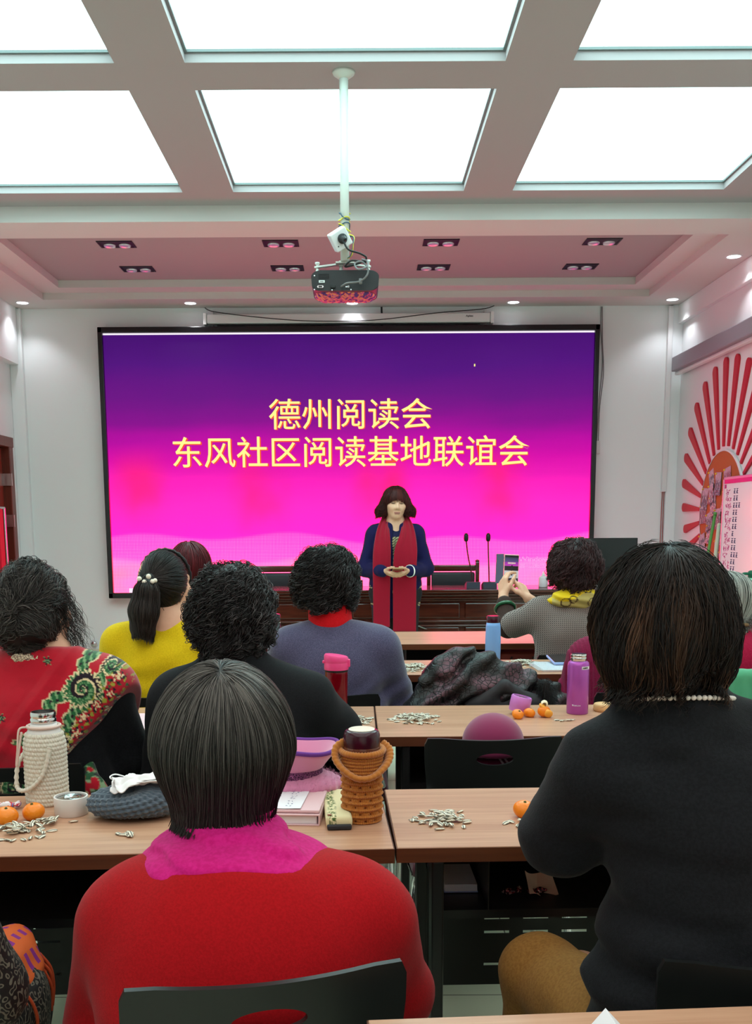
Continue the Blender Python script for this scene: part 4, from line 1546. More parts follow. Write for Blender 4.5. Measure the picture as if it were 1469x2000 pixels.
t = thing('crochet_flask', 'steel flask in a white crocheted sleeve, open, on left table', 'flask', (-0.645, 2.033, TT))
link_mesh('sleeve', surf(crochet_white, 220, 150), M_cream, t)
obj('bottle', lathe(B(), [(0.0, 0.001), (0.036, 0.001), (0.037, 0.14), (0.031, 0.158), (0.027, 0.162), (0.027, 0.168)], 32), M_bottlew, t, smooth=True)
obj('steel_neck', lathe(B(), [(0.0245, 0.150), (0.0245, 0.170), (0.026, 0.172), (0.026, 0.178), (0.0245, 0.180), (0.0255, 0.184), (0.0255, 0.189), (0.0245, 0.192), (0.0225, 0.192), (0.022, 0.15), (0.0, 0.15)], 36), M_steelb, t, angle=50)
obj('collar', tube(B(), [(0.032 * math.cos(a), 0.032 * math.sin(a), 0.162) for a in np.linspace(0, 2 * PI, 30, endpoint=False)], 0.0035, 8, closed=True), M_strap, t, smooth=True)
obj('strap', tube(B(), smooth_path([(-0.03, -0.02, 0.163), (-0.043, -0.025, 0.158), (-0.046, -0.03, 0.12), (-0.050, -0.03, 0.09), (-0.047, -0.035, 0.088), (-0.042, -0.032, 0.12), (-0.036, -0.03, 0.155)], 6), 0.0022, 6), M_strap, t, smooth=True)
kt = knit_tube([(-0.040, 0.0, 0.11), (-0.050, -0.022, 0.085), (-0.052, -0.030, 0.045), (-0.040, -0.040, 0.036), (-0.018, -0.046, 0.043), (0.004, -0.046, 0.065), (0.016, -0.044, 0.095), (0.022, -0.040, 0.125)], 0.0042, 8, 3.0, 0.25)
obj('carry_loop', kt, M_cream, t, smooth=True)
t = thing('flask_lid', 'white screw cup with steel inside beside the crocheted flask', 'lid', (-0.572, 1.948, TT))
obj('shell', lathe(B(), [(0.0, 0.0), (0.031, 0.0), (0.0325, 0.002), (0.0335, 0.034), (0.033, 0.037), (0.030, 0.037), (0.0295, 0.031), (0.0, 0.031)], 40), M_bottlew, t, angle=40)
obj('steel_liner', lathe(B(), [(0.0292, 0.031), (0.027, 0.0345), (0.024, 0.032), (0.020, 0.0325), (0.016, 0.035), (0.013, 0.0325), (0.0, 0.0325)], 32), M_steelb, t, smooth=True)


def peel_fn(n):
    n.color(n.mix(n.noise(14, detail=2), srgb(236, 116, 8), srgb(250, 150, 28)))
    n.bump(n.voronoi(260), 0.25, 0.0008)


M_peel = mat('mandarin_peel', srgb(242, 130, 16), 0.33, fn=peel_fn)
M_stem = mat('green_stem', srgb(70, 84, 30), 0.7)


def mandarin(x, y, r, label, rx=0.0, ry=0.0):
    t = thing('mandarin', label, 'mandarin', (x, y, TT), group='mandarins on the tables')

    def f(u, v):
        a, b = 2 * PI * u, PI * v
        R = np.sin(b)
        zz = np.cos(b) * 0.80
        dim = 0.10 * np.exp(-(R / 0.22) ** 2)
        lob = 1 + 0.018 * np.sin(a * 5 + 1) * R + 0.012 * np.sin(a * 3)
        return np.stack([r * R * lob * np.cos(a), r * R * lob * np.sin(a), r * (zz - np.sign(zz) * dim)], 1)
    me = surf(f, 40, 24)
    link_mesh('peel', me, M_peel, t, (0, 0, r * 0.72), (rx, ry, 0))
    obj('stem', lathe(B(), [(0.0, 0.0), (0.0035, 0.0), (0.002, 0.003), (0.0, 0.0032)], 8), M_stem, t, (r * 0.70 * math.sin(ry), -r * 0.70 * math.sin(rx), r * 0.72 + r * 0.69 * math.cos(rx) * math.cos(ry)))
    return t


mandarin(-0.678, 1.880, 0.0225, 'mandarin at the left picture edge beside sunflower seeds', 0.2, 0.1)
mandarin(-0.636, 1.912, 0.0215, 'mandarin between the lid and its twin, by crocheted flask', 0.15, -0.1)
mandarin(0.322, 1.908, 0.0215, 'lone mandarin beside the black-sweatered woman\'s elbow', 0.2, 0.05)
mandarin(0.466, 2.905, 0.0175, 'leftmost of three small mandarins by purple lid', 0.5, 0.3)
mandarin(0.504, 2.928, 0.0175, 'middle of three small mandarins by purple lid', -0.3, 0.3)
# half-peeled one: skin opened, paler inside
t = thing('mandarin', 'half-peeled mandarin, third from the purple lid', 'mandarin', (0.546, 2.925, TT), group='mandarins on the tables')
pm = SDF().ell((0, 0, 0.018), (0.019, 0.018, 0.017))
soft('peel', pm, M_peel, t, 0.003)
fl = SDF().ell((0.012, -0.012, 0.011), (0.013, 0.006, 0.012), rot=(0.5, 0.5, 0.5)).ell((-0.006, 0.0, 0.034), (0.010, 0.008, 0.006), rot=(0.3, 0.6, 0))
soft('torn_skin', fl, mat('peel_inside', srgb(244, 170, 60), 0.5), t, 0.003)
soft('pith', SDF().ell((0.0, 0.0, 0.0385), (0.005, 0.004, 0.004)).cap((-0.002, 0, 0.038), (0.001, 0.002, 0.043), 0.0015), mat('white_pith', srgb(250, 236, 200), 0.7), t, 0.0015)

# grey ribbed knit hat, flat on the table
M_gwool = mat('slate_wool', srgb(74, 88, 100), 0.9, sheen=0.4)
M_mask = mat('white_nonwoven', srgb(240, 238, 238), 0.7)


def knit_hat(u, v):
    a = 2 * PI * u
    s = np.clip(v, 0, 1)
    b = PI * s
    R = np.sin(b) ** 0.62
    x, y = 0.088 * R * np.cos(a) * (1 + 0.05 * np.sin(2 * a + 1)), 0.058 * R * np.sin(a)
    z = -0.029 * np.cos(b) * (1 + 0.10 * np.cos(a * 2)) + 0.007 * np.sin(a + 0.6) * s
    st = np.sin(a * 34 + s * 26)
    rw = np.sin(s * 52 - a * 9)
    d = (0.0018 * st * np.abs(rw) ** 0.5 + 0.0013 * rw) * R
    return np.stack([x + d * np.cos(a), y + d * np.sin(a), z + d * np.sin(b - PI / 2) + 0.032], 1)


t = thing('knit_hat', 'slate grey knitted hat lying flat on the left table', 'hat', (-0.440, 1.925, TT), ra)
link_mesh('knit', surf(knit_hat, 300, 110), M_gwool, t)
t = thing('face_mask', 'crumpled white face mask lying on the slate knit hat', 'mask', (-0.425, 1.925, TT + 0.057), 0.15)


def mask_surf(u, v):
    x, y = (u - 0.5) * 0.115, (v - 0.5) * 0.058
    q = np.stack([x, y, 0 * x], 1)
    z = 0.010 + 0.010 * vnoise(q, 38, 3) + 0.005 * vnoise(q, 90, 4) + 0.006 * np.abs(np.sin(v * 9 + 2 * u)) - 0.10 * np.abs(y) ** 1.2 * (1 + np.sin(u * 7))
    return np.stack([x + 0.006 * vnoise(q, 60, 7), y + 0.006 * vnoise(q, 50, 8), z], 1)


for k_ in (0, 1):
    mo = link_mesh('pad', surf(mask_surf, 60, 40, False), M_mask, t, (0.004 * k_, 0.003 * k_, 0.007 * k_), (0.12 * k_, 0, 0.25 * k_))
    mo.modifiers.new('thickness', 'SOLIDIFY').thickness = 0.002
obj('ear_loop', tube(B(), smooth_path([(-0.048, 0.01, 0.014), (-0.062, 0.02, 0.02), (-0.052, 0.028, 0.024), (-0.03, 0.024, 0.018)], 6), 0.0016, 6), M_mask, t, smooth=True)
# candy wrapper at the left edge
cw = SDF().ell((0, 0, 0.008), (0.014, 0.008, 0.008)).ell((-0.02, 0, 0.008), (0.008, 0.010, 0.005), k=0.004).ell((0.02, 0.002, 0.010), (0.008, 0.010, 0.006), k=0.004).fn(lambda P, D: D + 0.0012 * np.sin(P[:, 0] * 500) * (np.abs(P[:, 0]) > 0.014))
tag(soft('candy', cw, mat('candy_foil', srgb(230, 200, 206), 0.3, fn=lambda n: n.color(n.ramp(n.noise(70), [(0.45, srgb(236, 228, 230)), (0.52, srgb(214, 40, 60)), (0.58, srgb(120, 130, 190))], 'CONSTANT'))), None, 0.003, loc=(-0.712, 1.985, TT)), 'wrapped candy at the left edge of the left table', 'candy')

# ochre crocheted sleeve round a glass jar bottle
M_ochre = mat('ochre_wool', srgb(184, 112, 38), 0.9, sheen=0.35)
M_teal = mat('brown_glass', srgb(150, 84, 62), 0.08, trans=0.55)
M_wine = mat('wine_plastic', srgb(58, 14, 30), 0.22)


def crochet_ochre(u, v):
    a = 2 * PI * u
    row = v * 10.5
    ph = np.floor(row) % 2
    R = 0.0385 + 0.003 * np.clip((v - 0.72) / 0.28, 0, 1) - 0.004 * np.clip((0.06 - v) / 0.06, 0, 1)
    hole = np.exp(-((np.mod(a * 11 / (2 * PI) + ph * 0.5, 1) - 0.5) / 0.17) ** 2 - ((np.mod(row, 1) - 0.5) / 0.22) ** 2)
    st = 0.0010 * np.sin(a * 60 + row * 2) + 0.0012 * np.sin(row * 2 * PI * 2)
    R = R - 0.0055 * hole * (v < 0.70) + st + 0.0018 * np.sin(row * 2 * PI) * (v < 0.70)
    return np.stack([R * np.cos(a), R * np.sin(a), v * 0.138], 1)


t = thing('crochet_bottle', 'ochre crocheted bottle cosy with wine-red lidded bottle inside', 'bottle', (0.006, 1.897, TT), ra)
link_mesh('sleeve', surf(crochet_ochre, 240, 150), M_ochre, t)
obj('bottle', lathe(B(), [(0.0, 0.002), (0.034, 0.002), (0.035, 0.14), (0.034, 0.146)], 40), M_teal, t, smooth=True)
obj('lid', lathe(B(), [(0.0, 0.146), (0.0345, 0.146), (0.0352, 0.150), (0.0352, 0.168), (0.033, 0.175), (0.029, 0.178), (0.0, 0.178)], 40), M_wine, t, angle=40)
obj('lid_top', lathe(B(), [(0.0, 0.178), (0.025, 0.178), (0.0255, 0.1795), (0.024, 0.1805), (0.0, 0.1805)], 40), mat('pearl_plastic', srgb(240, 236, 218), 0.25), t, smooth=False)
obj('steel_band', lathe(B(), [(0.0348, 0.136), (0.0352, 0.138), (0.0352, 0.145), (0.0345, 0.147)], 40, caps=False), M_teal, t, smooth=True)
lp = knit_tube([(-0.030, 0.012, 0.150), (-0.048, -0.004, 0.142), (-0.050, -0.02, 0.125), (-0.036, -0.036, 0.108), (-0.012, -0.046, 0.094), (0.014, -0.044, 0.094), (0.036, -0.032, 0.106), (0.050, -0.012, 0.120), (0.051, 0.008, 0.134), (0.040, 0.024, 0.142)], 0.0062, 12, 3.2, 0.10, flat=1.9)
obj('carry_loop', lp, M_ochre, t, smooth=True)
rm = knit_tube([(0.041 * math.cos(a), 0.041 * math.sin(a), 0.139 + 0.003 * math.sin(a)) for a in np.linspace(0, 2 * PI, 14)], 0.006, 8, 3.0, 0.15)
obj('rim', rm, M_ochre, t, smooth=True)

# pink fluffy hats stacked, papers and pouch
M_pinkw = mat('pink_angora', srgb(214, 134, 172), 0.9, sheen=0.6)
M_violet = mat('violet_trim', srgb(104, 50, 140), 0.85)
M_plum = mat('plum_lace', srgb(70, 18, 62), 0.8, fn=lambda n: n.color(n.mix(n.voronoi(260, feature='DISTANCE_TO_EDGE').step(0.02, 0.10), srgb(150, 80, 130), srgb(58, 12, 52))))


def fuzz(sdf, n, length, w, seed, tone=0.5, vox=0.008):
    v, f = sdf.mesh(vox)
    r = np.random.default_rng(seed)
    p = v[r.integers(0, len(v), n)] + r.normal(0, 0.002, (n, 3))
    g, _ = sdf.grad(p.astype(np.float32))
    d = g + r.normal(0, 0.6, g.shape)
    d /= np.linalg.norm(d, axis=1, keepdims=True)
    return np.stack([p + d * u * length for u in np.linspace(0, 1, 3)], 1)


def brim(R0, R1, z0, z1, th, wav):
    def f(u, v):
        a = 2 * PI * u
        s = np.where(v < 0.5, v * 2, 2 - v * 2)
        o = np.where(v < 0.5, th / 2, -th / 2) * np.minimum(1, np.minimum(v, np.minimum(np.abs(v - 0.5), 1 - v)) * 14 + 0.15)
        R = R0 + (R1 - R0) * s
        z = z0 + (z1 - z0) * s ** 0.8 + wav * np.sin(a * 3 + 0.7) * s
        return np.stack([R * np.cos(a) - o * 0.5 * np.cos(a), 0.85 * (R * np.sin(a) - o * 0.5 * np.sin(a)), z + o], 1)
    return f


hp = thing('bucket_hat', 'pink fluffy bucket hat with violet edge, brim up, on books', 'hat', (-0.140, 2.065, TT + 0.004))
crown = SDF().cap((0, 0, 0.040), (0, 0, 0.060), 0.078, 0.062, sq=(1, 1.1, 1)).plane((0, 0, 0.062), (0, 0, 1), 0.006).fn(lambda P, D: D + 0.0008 * np.sin(np.arctan2(P[:, 1], P[:, 0]) * 60))
link_mesh('brim', surf(brim(0.060, 0.098, 0.058, 0.106, 0.008, 0.005), 160, 40), M_pinkw, hp)
tr = tube(B(), [(0.098 * math.cos(a), 0.85 * 0.098 * math.sin(a), 0.106 + 0.005 * math.sin(a * 3 + 0.7)) for a in np.linspace(0, 2 * PI, 60, endpoint=False)], 0.0048, 8, closed=True)
obj('edge_trim', tr, M_violet, hp, smooth=True)
link_mesh('hat_band', surf(lambda u, v: np.stack([(0.0625 + 0.002 * np.sin(v * PI)) * np.cos(2 * PI * u), 0.85 * (0.0625 + 0.002 * np.sin(v * PI)) * np.sin(2 * PI * u), 0.040 + 0.022 * v], 1), 90, 6), M_plum, hp)
low = SDF().cap((-0.03, 0, 0.026), (0.03, 0, 0.026), 0.075, sq=(1, 1.05, 2.7)).fn(lambda P, D: D + 0.0007 * np.sin(P[:, 0] * 420 + P[:, 1] * 60))
v_, f_ = low.mesh(0.006)
hair_obj('crown', low, [(fuzz(low, 2600, 0.006, 0.0003, 4), 0.0003, 0.6)], M_pinkw, hp, 0.006)
link_mesh('lining', surf(lambda u, v: np.stack([0.060 * v * np.cos(2 * PI * u), 0.85 * 0.060 * v * np.sin(2 * PI * u), 0.066 + 0.002 * np.sin(u * 40) * v], 1), 60, 8), mat('beige_lining', srgb(190, 140, 120), 0.9), hp)

M_pinkpad = mat('pink_paper', srgb(228, 190, 194), 0.6)
M_paper = mat('white_paper', srgb(236, 236, 240), 0.6)
t = thing('notebook', 'thick pink notebook under the handwritten white sheet', 'notebook', (-0.140, 1.952, TT), math.radians(-4))
pg = B()
bx(pg, (0, 0, 0.010), (0.132, 0.17, 0.018), 0.003)
obj('pages', pg, M_paper, t)
cvv = B()
bx(cvv, (0, 0, 0.0205), (0.142, 0.182, 0.003), 0.001)
bx(cvv, (0, 0, 0.001), (0.142, 0.182, 0.002), 0.0008)
bx(cvv, (0.0705, 0, 0.011), (0.003, 0.182, 0.02), 0.001)
obj('cover', cvv, M_pinkpad, t)
obj('cover', box((0.002, 0.003, 0.0258), (0.138, 0.175, 0.006), 0.002), M_pinkpad, t)
t = thing('handwritten_sheet', 'white sheet with blue handwriting on the pink notebook', 'paper', (-0.158, 1.940, TT + 0.0292), math.radians(-5))


def sheet(w, d, bendf, th=0.0004, n=14):
    bm = B()
    g = [[bm.verts.new(((i / n - 0.5) * w, (j / n - 0.5) * d, bendf(i / n, j / n))) for j in range(n + 1)] for i in range(n + 1)]
    for i in range(n):
        for j in range(n):
            bm.faces.new((g[i][j], g[i + 1][j], g[i + 1][j + 1], g[i][j + 1]))
    bm.normal_update()
    bmesh.ops.solidify(bm, geom=bm.faces[:], thickness=th)
    return bm


obj('sheet', sheet(0.105, 0.135, lambda u, v: 0.0012 + 0.004 * max(0, u - 0.75) + 0.002 * max(0, 0.2 - v)), M_paper, t)
M_ink = mat('blue_ink', srgb(70, 80, 130), 0.6)
iw = B()
for r_ in range(7):
    for c_ in range(3):
        for k in range(2):
            x0, y0 = -0.044 + c_ * 0.032 + k * 0.008, 0.05 - r_ * 0.017
            for q in range(2):
                a = (x0 + rr.uniform(0, 0.004), y0 + rr.uniform(-0.004, 0.004))
                b = (a[0] + rr.uniform(0.001, 0.004), a[1] + rr.uniform(-0.005, 0.004))
                tube(iw, [(a[0], a[1], 0.0028), (b[0], b[1], 0.0028)], 0.00032, 4)
obj('handwriting', iw, M_ink, t)


def pouch_fn(n):
    x, y, z = n.xyz()
    stem = (x + (y * 60.0).sin() * 0.0015 + 0.012).abs()
    lv = n.voronoi(120, n.vec(x, y * 0.8, 0.0), 'DISTANCE_TO_EDGE')
    k = (1.0 - stem.step(0.004, 0.011)) * lv.step(0.02, 0.10)
    n.color(n.mix(k * n.noise(90).step(0.40, 0.5), srgb(232, 222, 176), srgb(72, 98, 40)))


t = thing('embroidered_pouch', 'cream pouch with green embroidered leaves beside ochre bottle', 'pouch', (-0.044, 1.935, TT), math.radians(4))
obj('fabric', box((0, 0, 0.0135), (0.050, 0.205, 0.024), 0.008, seg=3), mat('embroidered_linen', srgb(232, 222, 176), 0.85, fn=pouch_fn), t, angle=60)
obj('dark_lining', box((0.0, -0.098, 0.0055), (0.046, 0.022, 0.010), 0.003, seg=3), M_lining, t, angle=60)
obj('leather_tab', box((-0.018, -0.092, 0.0262), (0.008, 0.008, 0.0012), 0.0004), mat('tan_leather', srgb(140, 80, 50), 0.5), t)
# seeds
def seed_fn(n):
    x, y, z = n.xyz()
    s = (y * 1500.0 + n.noise(90, detail=1) * 1.5).sin()
    n.color(n.mix(s.step(-0.2, 0.5), srgb(236, 230, 210), srgb(104, 100, 90)))


M_seed = mat('sunflower_husk', srgb(220, 210, 185), 0.5, fn=seed_fn)


def seed_pts():
    pts, n = [], 8
    prof = [(-0.0093, 0.0008), (-0.0070, 0.0028), (-0.0025, 0.0041), (0.0030, 0.0036), (0.0072, 0.0018), (0.0096, 0.0003)]
    return prof


seed_me = bpy.data.meshes.new('sunflower_seed')
_b = lathe(B(), [(r, z) for z, r in seed_pts()], 8, sx=1.0, sy=0.48)
bmesh.ops.rotate(_b, verts=_b.verts, matrix=Matrix.Rotation(PI / 2, 3, 'Y') @ Matrix.Rotation(PI / 2, 3, 'Z'))
bmesh.ops.recalc_face_normals(_b, faces=_b.faces)
_b.to_mesh(seed_me)
_b.free()
seed_me.materials.append(M_seed)
seed_me.polygons.foreach_set('use_smooth', [True] * len(seed_me.polygons))
sr = random.Random(21)


def seed_spots(cx, cy, rx, ry, n, h=0.010):
    out = []
    for i in range(n):
        a = sr.uniform(0, 2 * PI)
        q = min(1.25, abs(sr.gauss(0, 0.55))) if i % 9 else sr.uniform(0.9, 1.25)
        x, y = cx + rx * q * math.cos(a), cy + ry * q * math.sin(a)
        z = TT + 0.0022 + max(0, h * (1 - q * q)) * sr.random()
        out.append(Matrix.Translation((x, y, z)) @ Matrix.Rotation(sr.uniform(0, 2 * PI), 4, 'Z') @ Matrix.Rotation(sr.uniform(-.28, .28) * (1 if z > TT + 0.004 else 0.3), 4, 'Y') @ Matrix.Rotation(sr.uniform(-.4, .4), 4, 'X') @ Matrix.Scale(sr.uniform(0.98, 1.26), 4))
    return out


def seeds(label, group, spots):
    for m in spots:
        o = bpy.data.objects.new('sunflower_seed', seed_me)
        COL.objects.link(o)
        o.matrix_world = m
        tag(o, label, 'seed', group)


seeds('striped sunflower seed in the heap by the left mandarins', 'seeds heaped by the left mandarins', seed_spots(-0.635, 1.832, 0.055, 0.055, 64, 0.012) + seed_spots(-0.592, 1.880, 0.035, 0.035, 18))
seeds('sunflower husk scattered in front of the slate knit hat', 'husks in front of the knit hat', seed_spots(-0.425, 1.80, 0.022, 0.020, 9, 0.004))
seeds('striped sunflower seed in the heap left of the lone mandarin', 'seeds heaped left of the lone mandarin', seed_spots(0.163, 1.890, 0.048, 0.054, 84, 0.012))
seeds('sunflower husk scattered round the lone mandarin', 'husks round the lone mandarin', seed_spots(0.318, 1.868, 0.030, 0.026, 12, 0.004))
seeds('sunflower seed in the heap below the pink-lidded bottle', 'seeds heaped below the pink-lidded bottle', seed_spots(-0.03, 2.885, 0.062, 0.065, 56))
seeds('sunflower seed in the heap left of the purple lid', 'seeds heaped left of the purple lid', seed_spots(0.172, 2.905, 0.066, 0.070, 60))


def seed_mass(name, label, spots):
    V0 = np.empty(len(seed_me.vertices) * 3, np.float32)
    seed_me.vertices.foreach_get('co', V0)
    V0 = V0.reshape(-1, 3)
    bm = B()
    me = bpy.data.meshes.new(name)
    for m in spots:
        k = bmesh.new()
        k.from_mesh(seed_me)
        bmesh.ops.transform(k, matrix=m, verts=k.verts)
        tmp = bpy.data.meshes.new('tmp')
        k.to_mesh(tmp)
        k.free()
        bm.from_mesh(tmp)
        bpy.data.meshes.remove(tmp)
    bm.to_mesh(me)
    bm.free()
    tag(link_mesh(name, me, M_seed, smooth=True), label, 'seeds', kind='stuff')


seed_mass('sunflower_seeds', 'loose sunflower seeds spread on the tables of the middle rows', seed_spots(0.222, 3.95, 0.085, 0.09, 170, 0.016) + seed_spots(0.665, 4.05, 0.075, 0.07, 140, 0.016) + seed_spots(0.172, 2.905, 0.064, 0.066, 90, 0.014) + seed_spots(-0.03, 2.885, 0.062, 0.062, 80, 0.014) + seed_spots(0.60, 2.865, 0.025, 0.015, 5, 0.002))

# pink lidded tea bottle
M_teaglass = mat('red_tea_glass', srgb(130, 6, 24), 0.06, trans=0.35, ior=1.4)
M_pinklid = mat('pink_lid_plastic', srgb(240, 72, 138), 0.35)
t = thing('tea_bottle', 'bottle of dark red tea with a pink flip lid', 'bottle', (-0.066, 3.035, TT))
obj('glass', lathe(B(), [(0.0, 0.0), (0.029, 0.0), (0.032, 0.004), (0.0325, 0.02), (0.033, 0.05), (0.0345, 0.118), (0.0345, 0.134), (0.0, 0.134)], 40), M_teaglass, t, smooth=True)
lid = lathe(B(), [(0.0, 0.130), (0.0365, 0.130), (0.037, 0.132), (0.037, 0.150), (0.0365, 0.152), (0.0375, 0.154), (0.037, 0.170), (0.034, 0.1745), (0.0, 0.176)], 40)
for v in lid.verts:
    if v.co.z > 0.16:
        v.co.z -= 0.14 * (v.co.x + 0.01)
obj('lid', lid, M_pinklid, t, angle=35)
obj('latch', box((0.037, -0.006, 0.150), (0.010, 0.014, 0.024), 0.003), M_pinklid, t)
obj('hinge', box((-0.038, -0.004, 0.154), (0.008, 0.016, 0.008), 0.002), M_pinklid, t)
obj('seal', lathe(B(), [(0.0348, 0.124), (0.0352, 0.126), (0.0352, 0.130)], 32, caps=False), M_black, t)
M_leaf = mat('green_leaf', srgb(92, 120, 40), 0.6)
for x, y, s, lab, c in ((-0.108, 2.925, 1.0, 'curled olive green leaf beside the seeds and tea bottle', M_leaf), (-0.118, 2.840, 0.85, 'pale green wrapper scrap at the black coat\'s sleeve', mat('green_wrapper', srgb(120, 170, 130), 0.4))):
    tag(obj('leaf', sheet(0.045 * s, 0.028 * s, lambda u, v: 0.003 + 0.006 * math.sin(u * 6) * (v - 0.5) + 0.004 * u, 0.0006), c, loc=(x, y, TT), rot=(0, 0, 0.3)), lab, 'leaf')

# purple flask, its lid and a beige cup
M_purple = mat('purple_metallic_paint', srgb(176, 84, 178), 0.3, 0.35)
M_lilac = mat('lilac_plastic', srgb(206, 128, 210), 0.35)
t = thing('vacuum_flask', 'tall open purple flask beside the small mandarins', 'flask', (0.657, 2.985, TT))
obj('body', lathe(B(), [(0.0, 0.0), (0.030, 0.0), (0.032, 0.003), (0.032, 0.146), (0.030, 0.154), (0.026, 0.158), (0.0, 0.158)], 40), M_purple, t, smooth=True)
obj('steel_neck', lathe(B(), [(0.0225, 0.155), (0.0225, 0.163), (0.0237, 0.165), (0.0237, 0.169), (0.0225, 0.171), (0.0237, 0.173), (0.0237, 0.178), (0.0225, 0.180), (0.0, 0.179)], 32), M_steelb, t, angle=50)


def wrap_text(name, body, w, z, R, m, parent, a0, h=None, y_off=0.0006):
    me = text_mesh(body, 1.0, 0.0005)
    co = np.zeros(len(me.vertices) * 3, np.float32)
    me.vertices.foreach_get('co', co)
    co = co.reshape(-1, 3)
    lo, hi = co.min(0), co.max(0)
    s = w / (hi[0] - lo[0])
    a = a0 + ((co[:, 0] - lo[0]) * s - w / 2) / R
    zz = z + (co[:, 1] - lo[1]) * (s if h is None else h / (hi[1] - lo[1]))
    rad = R + y_off + co[:, 2]
    me.vertices.foreach_set('co', np.stack([rad * np.sin(a), -rad * np.cos(a), zz], 1).astype(np.float32).ravel())
    me.update()
    return link_mesh(name, me, m, parent)


wrap_text('brand_lettering', 'ZOJIRUSHI', 0.0235, 0.0255, 0.032, M_paper, t, -0.30, 0.0042)
obj('brand_mark', prism(B(), [(-0.0225, 0.031), (-0.018, 0.031), (-0.0195, 0.0262)], -0.0278, -0.0262), M_paper, t)
stk = link_mesh('sticker', surf(lambda u, v: np.stack([0.0325 * np.sin(0.1 + 0.95 * u), -0.0325 * np.cos(0.1 + 0.95 * u), 0.136 + 0.009 * v], 1), 12, 3, False), M_paper, t)
wrap_text('sticker_text', 'A8072', 0.018, 0.138, 0.0325, M_black, stk, 0.45, 0.005)
t = thing('flask_lid', 'lilac flask lid lying tilted behind the small mandarins', 'lid', (0.478, 2.978, TT + 0.003), rot=(0.0, 0.22, 0.0))
obj('shell', lathe(B(), [(0.0, 0.0), (0.029, 0.0), (0.030, 0.003), (0.0305, 0.016), (0.031, 0.017), (0.031, 0.043), (0.029, 0.046), (0.025, 0.046), (0.024, 0.036), (0.0, 0.036)], 40), M_lilac, t, (0.0, 0, 0.006), angle=40)
obj('inner_thread', lathe(B(), [(0.0, 0.037), (0.023, 0.037), (0.0225, 0.042), (0.018, 0.043), (0.012, 0.040), (0.0, 0.040)], 28), M_steelb, t, (0, 0, 0.006), smooth=True)
t = thing('cork_lid', 'beige bamboo lid lying on the table right of the purple flask', 'lid', (0.748, 3.02, TT))
bl = lathe(B(), [(0.0, 0.0), (0.032, 0.0), (0.034, 0.003), (0.034, 0.018), (0.031, 0.023), (0.020, 0.025), (0.0, 0.025)], 36)
obj('body', bl, mat('bamboo', srgb(224, 178, 122), 0.5), t, smooth=True)
obj('ring', lathe(B(), [(0.0345, 0.0035), (0.0352, 0.005), (0.0345, 0.0065)], 36, caps=False), mat('bamboo_edge', srgb(190, 140, 90), 0.5), t, smooth=True)
# pink folder on the left
t = thing('folder', 'pale pink folder on the table beside the paisley shawl', 'folder', (-0.62, 2.86, TT), math.radians(4))
obj('cover', box((0, 0, 0.008), (0.31, 0.23, 0.003), 0.001), mat('pale_pink_card', srgb(236, 200, 208), 0.5), t)
obj('sheets', box((0.004, 0.0, 0.0035), (0.30, 0.235, 0.007)), M_paper, t)
obj('loose_sheet', sheet(0.12, 0.16, lambda u, v: 0.011 + 0.004 * u), M_paper, t, (0.12, 0.05, 0))
# canvas bag on the shelf below with its strap hanging out
M_canvas = mat('canvas', srgb(166, 152, 128), 0.85)
t = thing('canvas_bag', 'beige canvas bag on the shelf below the pink folder', 'bag', (-0.60, 2.80, 0.602))
bg = SDF().cap((-0.11, 0, 0.045), (0.12, 0.02, 0.045), 0.085, sq=(1, 1, 2.0)).fn(lambda P, D: D + 0.006 * vnoise(P, 18, 2))
soft('body', bg, M_canvas, t, 0.008)
st_ = tube(B(), smooth_path([(0.06, -0.075, 0.045), (0.055, -0.105, 0.025), (0.035, -0.12, -0.02), (0.005, -0.125, -0.07), (-0.03, -0.125, -0.11), (-0.06, -0.12, -0.12)], 8), 0.016, 8, flat=0.12)
obj('strap', st_, M_canvas, t, smooth=True)
# blue flask, black flask
M_blue = mat('sky_blue_paint', srgb(120, 166, 224), 0.35)
t = thing('water_bottle', 'light blue bottle with a dark lid on middle table', 'bottle', (0.556, 4.14, TT))
obj('body', lathe(B(), [(0.0, 0.0), (0.029, 0.0), (0.031, 0.004), (0.032, 0.09), (0.0300, 0.145), (0.027, 0.160), (0.0, 0.162)], 36), M_blue, t, smooth=True)
obj('lid', lathe(B(), [(0.0265, 0.158), (0.0275, 0.162), (0.0275, 0.184), (0.025, 0.188), (0.0, 0.188)], 32), M_wine, t, angle=40)
t = thing('vacuum_flask', 'slim glossy black flask between the two curly heads', 'flask', (-0.348, 4.14, TT))
obj('body', lathe(B(), [(0.0, 0.0), (0.029, 0.0), (0.0305, 0.003), (0.0305, 0.163), (0.0, 0.165)], 36), mat('gloss_black', srgb(16, 15, 17), 0.14), t, smooth=True)
obj('silver_ring', lathe(B(), [(0.031, 0.163), (0.0312, 0.165), (0.031, 0.168)], 36, caps=False), M_steelb, t)
obj('cap', lathe(B(), [(0.030, 0.168), (0.0305, 0.17), (0.0305, 0.196), (0.028, 0.200), (0.0, 0.200)], 36), mat('gloss_black', srgb(16, 15, 17), 0.14), t, angle=40)
obj('cap_disc', lathe(B(), [(0.0, 0.2003), (0.024, 0.2003), (0.0, 0.2010)], 28), M_pinklid, t)
t = thing('paper_sheet', 'white paper on the front row table by the black flask', 'paper', (-0.50, 5.0, TT))
obj('sheet', sheet(0.21, 0.29, lambda u, v: 0.001 + 0.002 * u), M_paper, t)
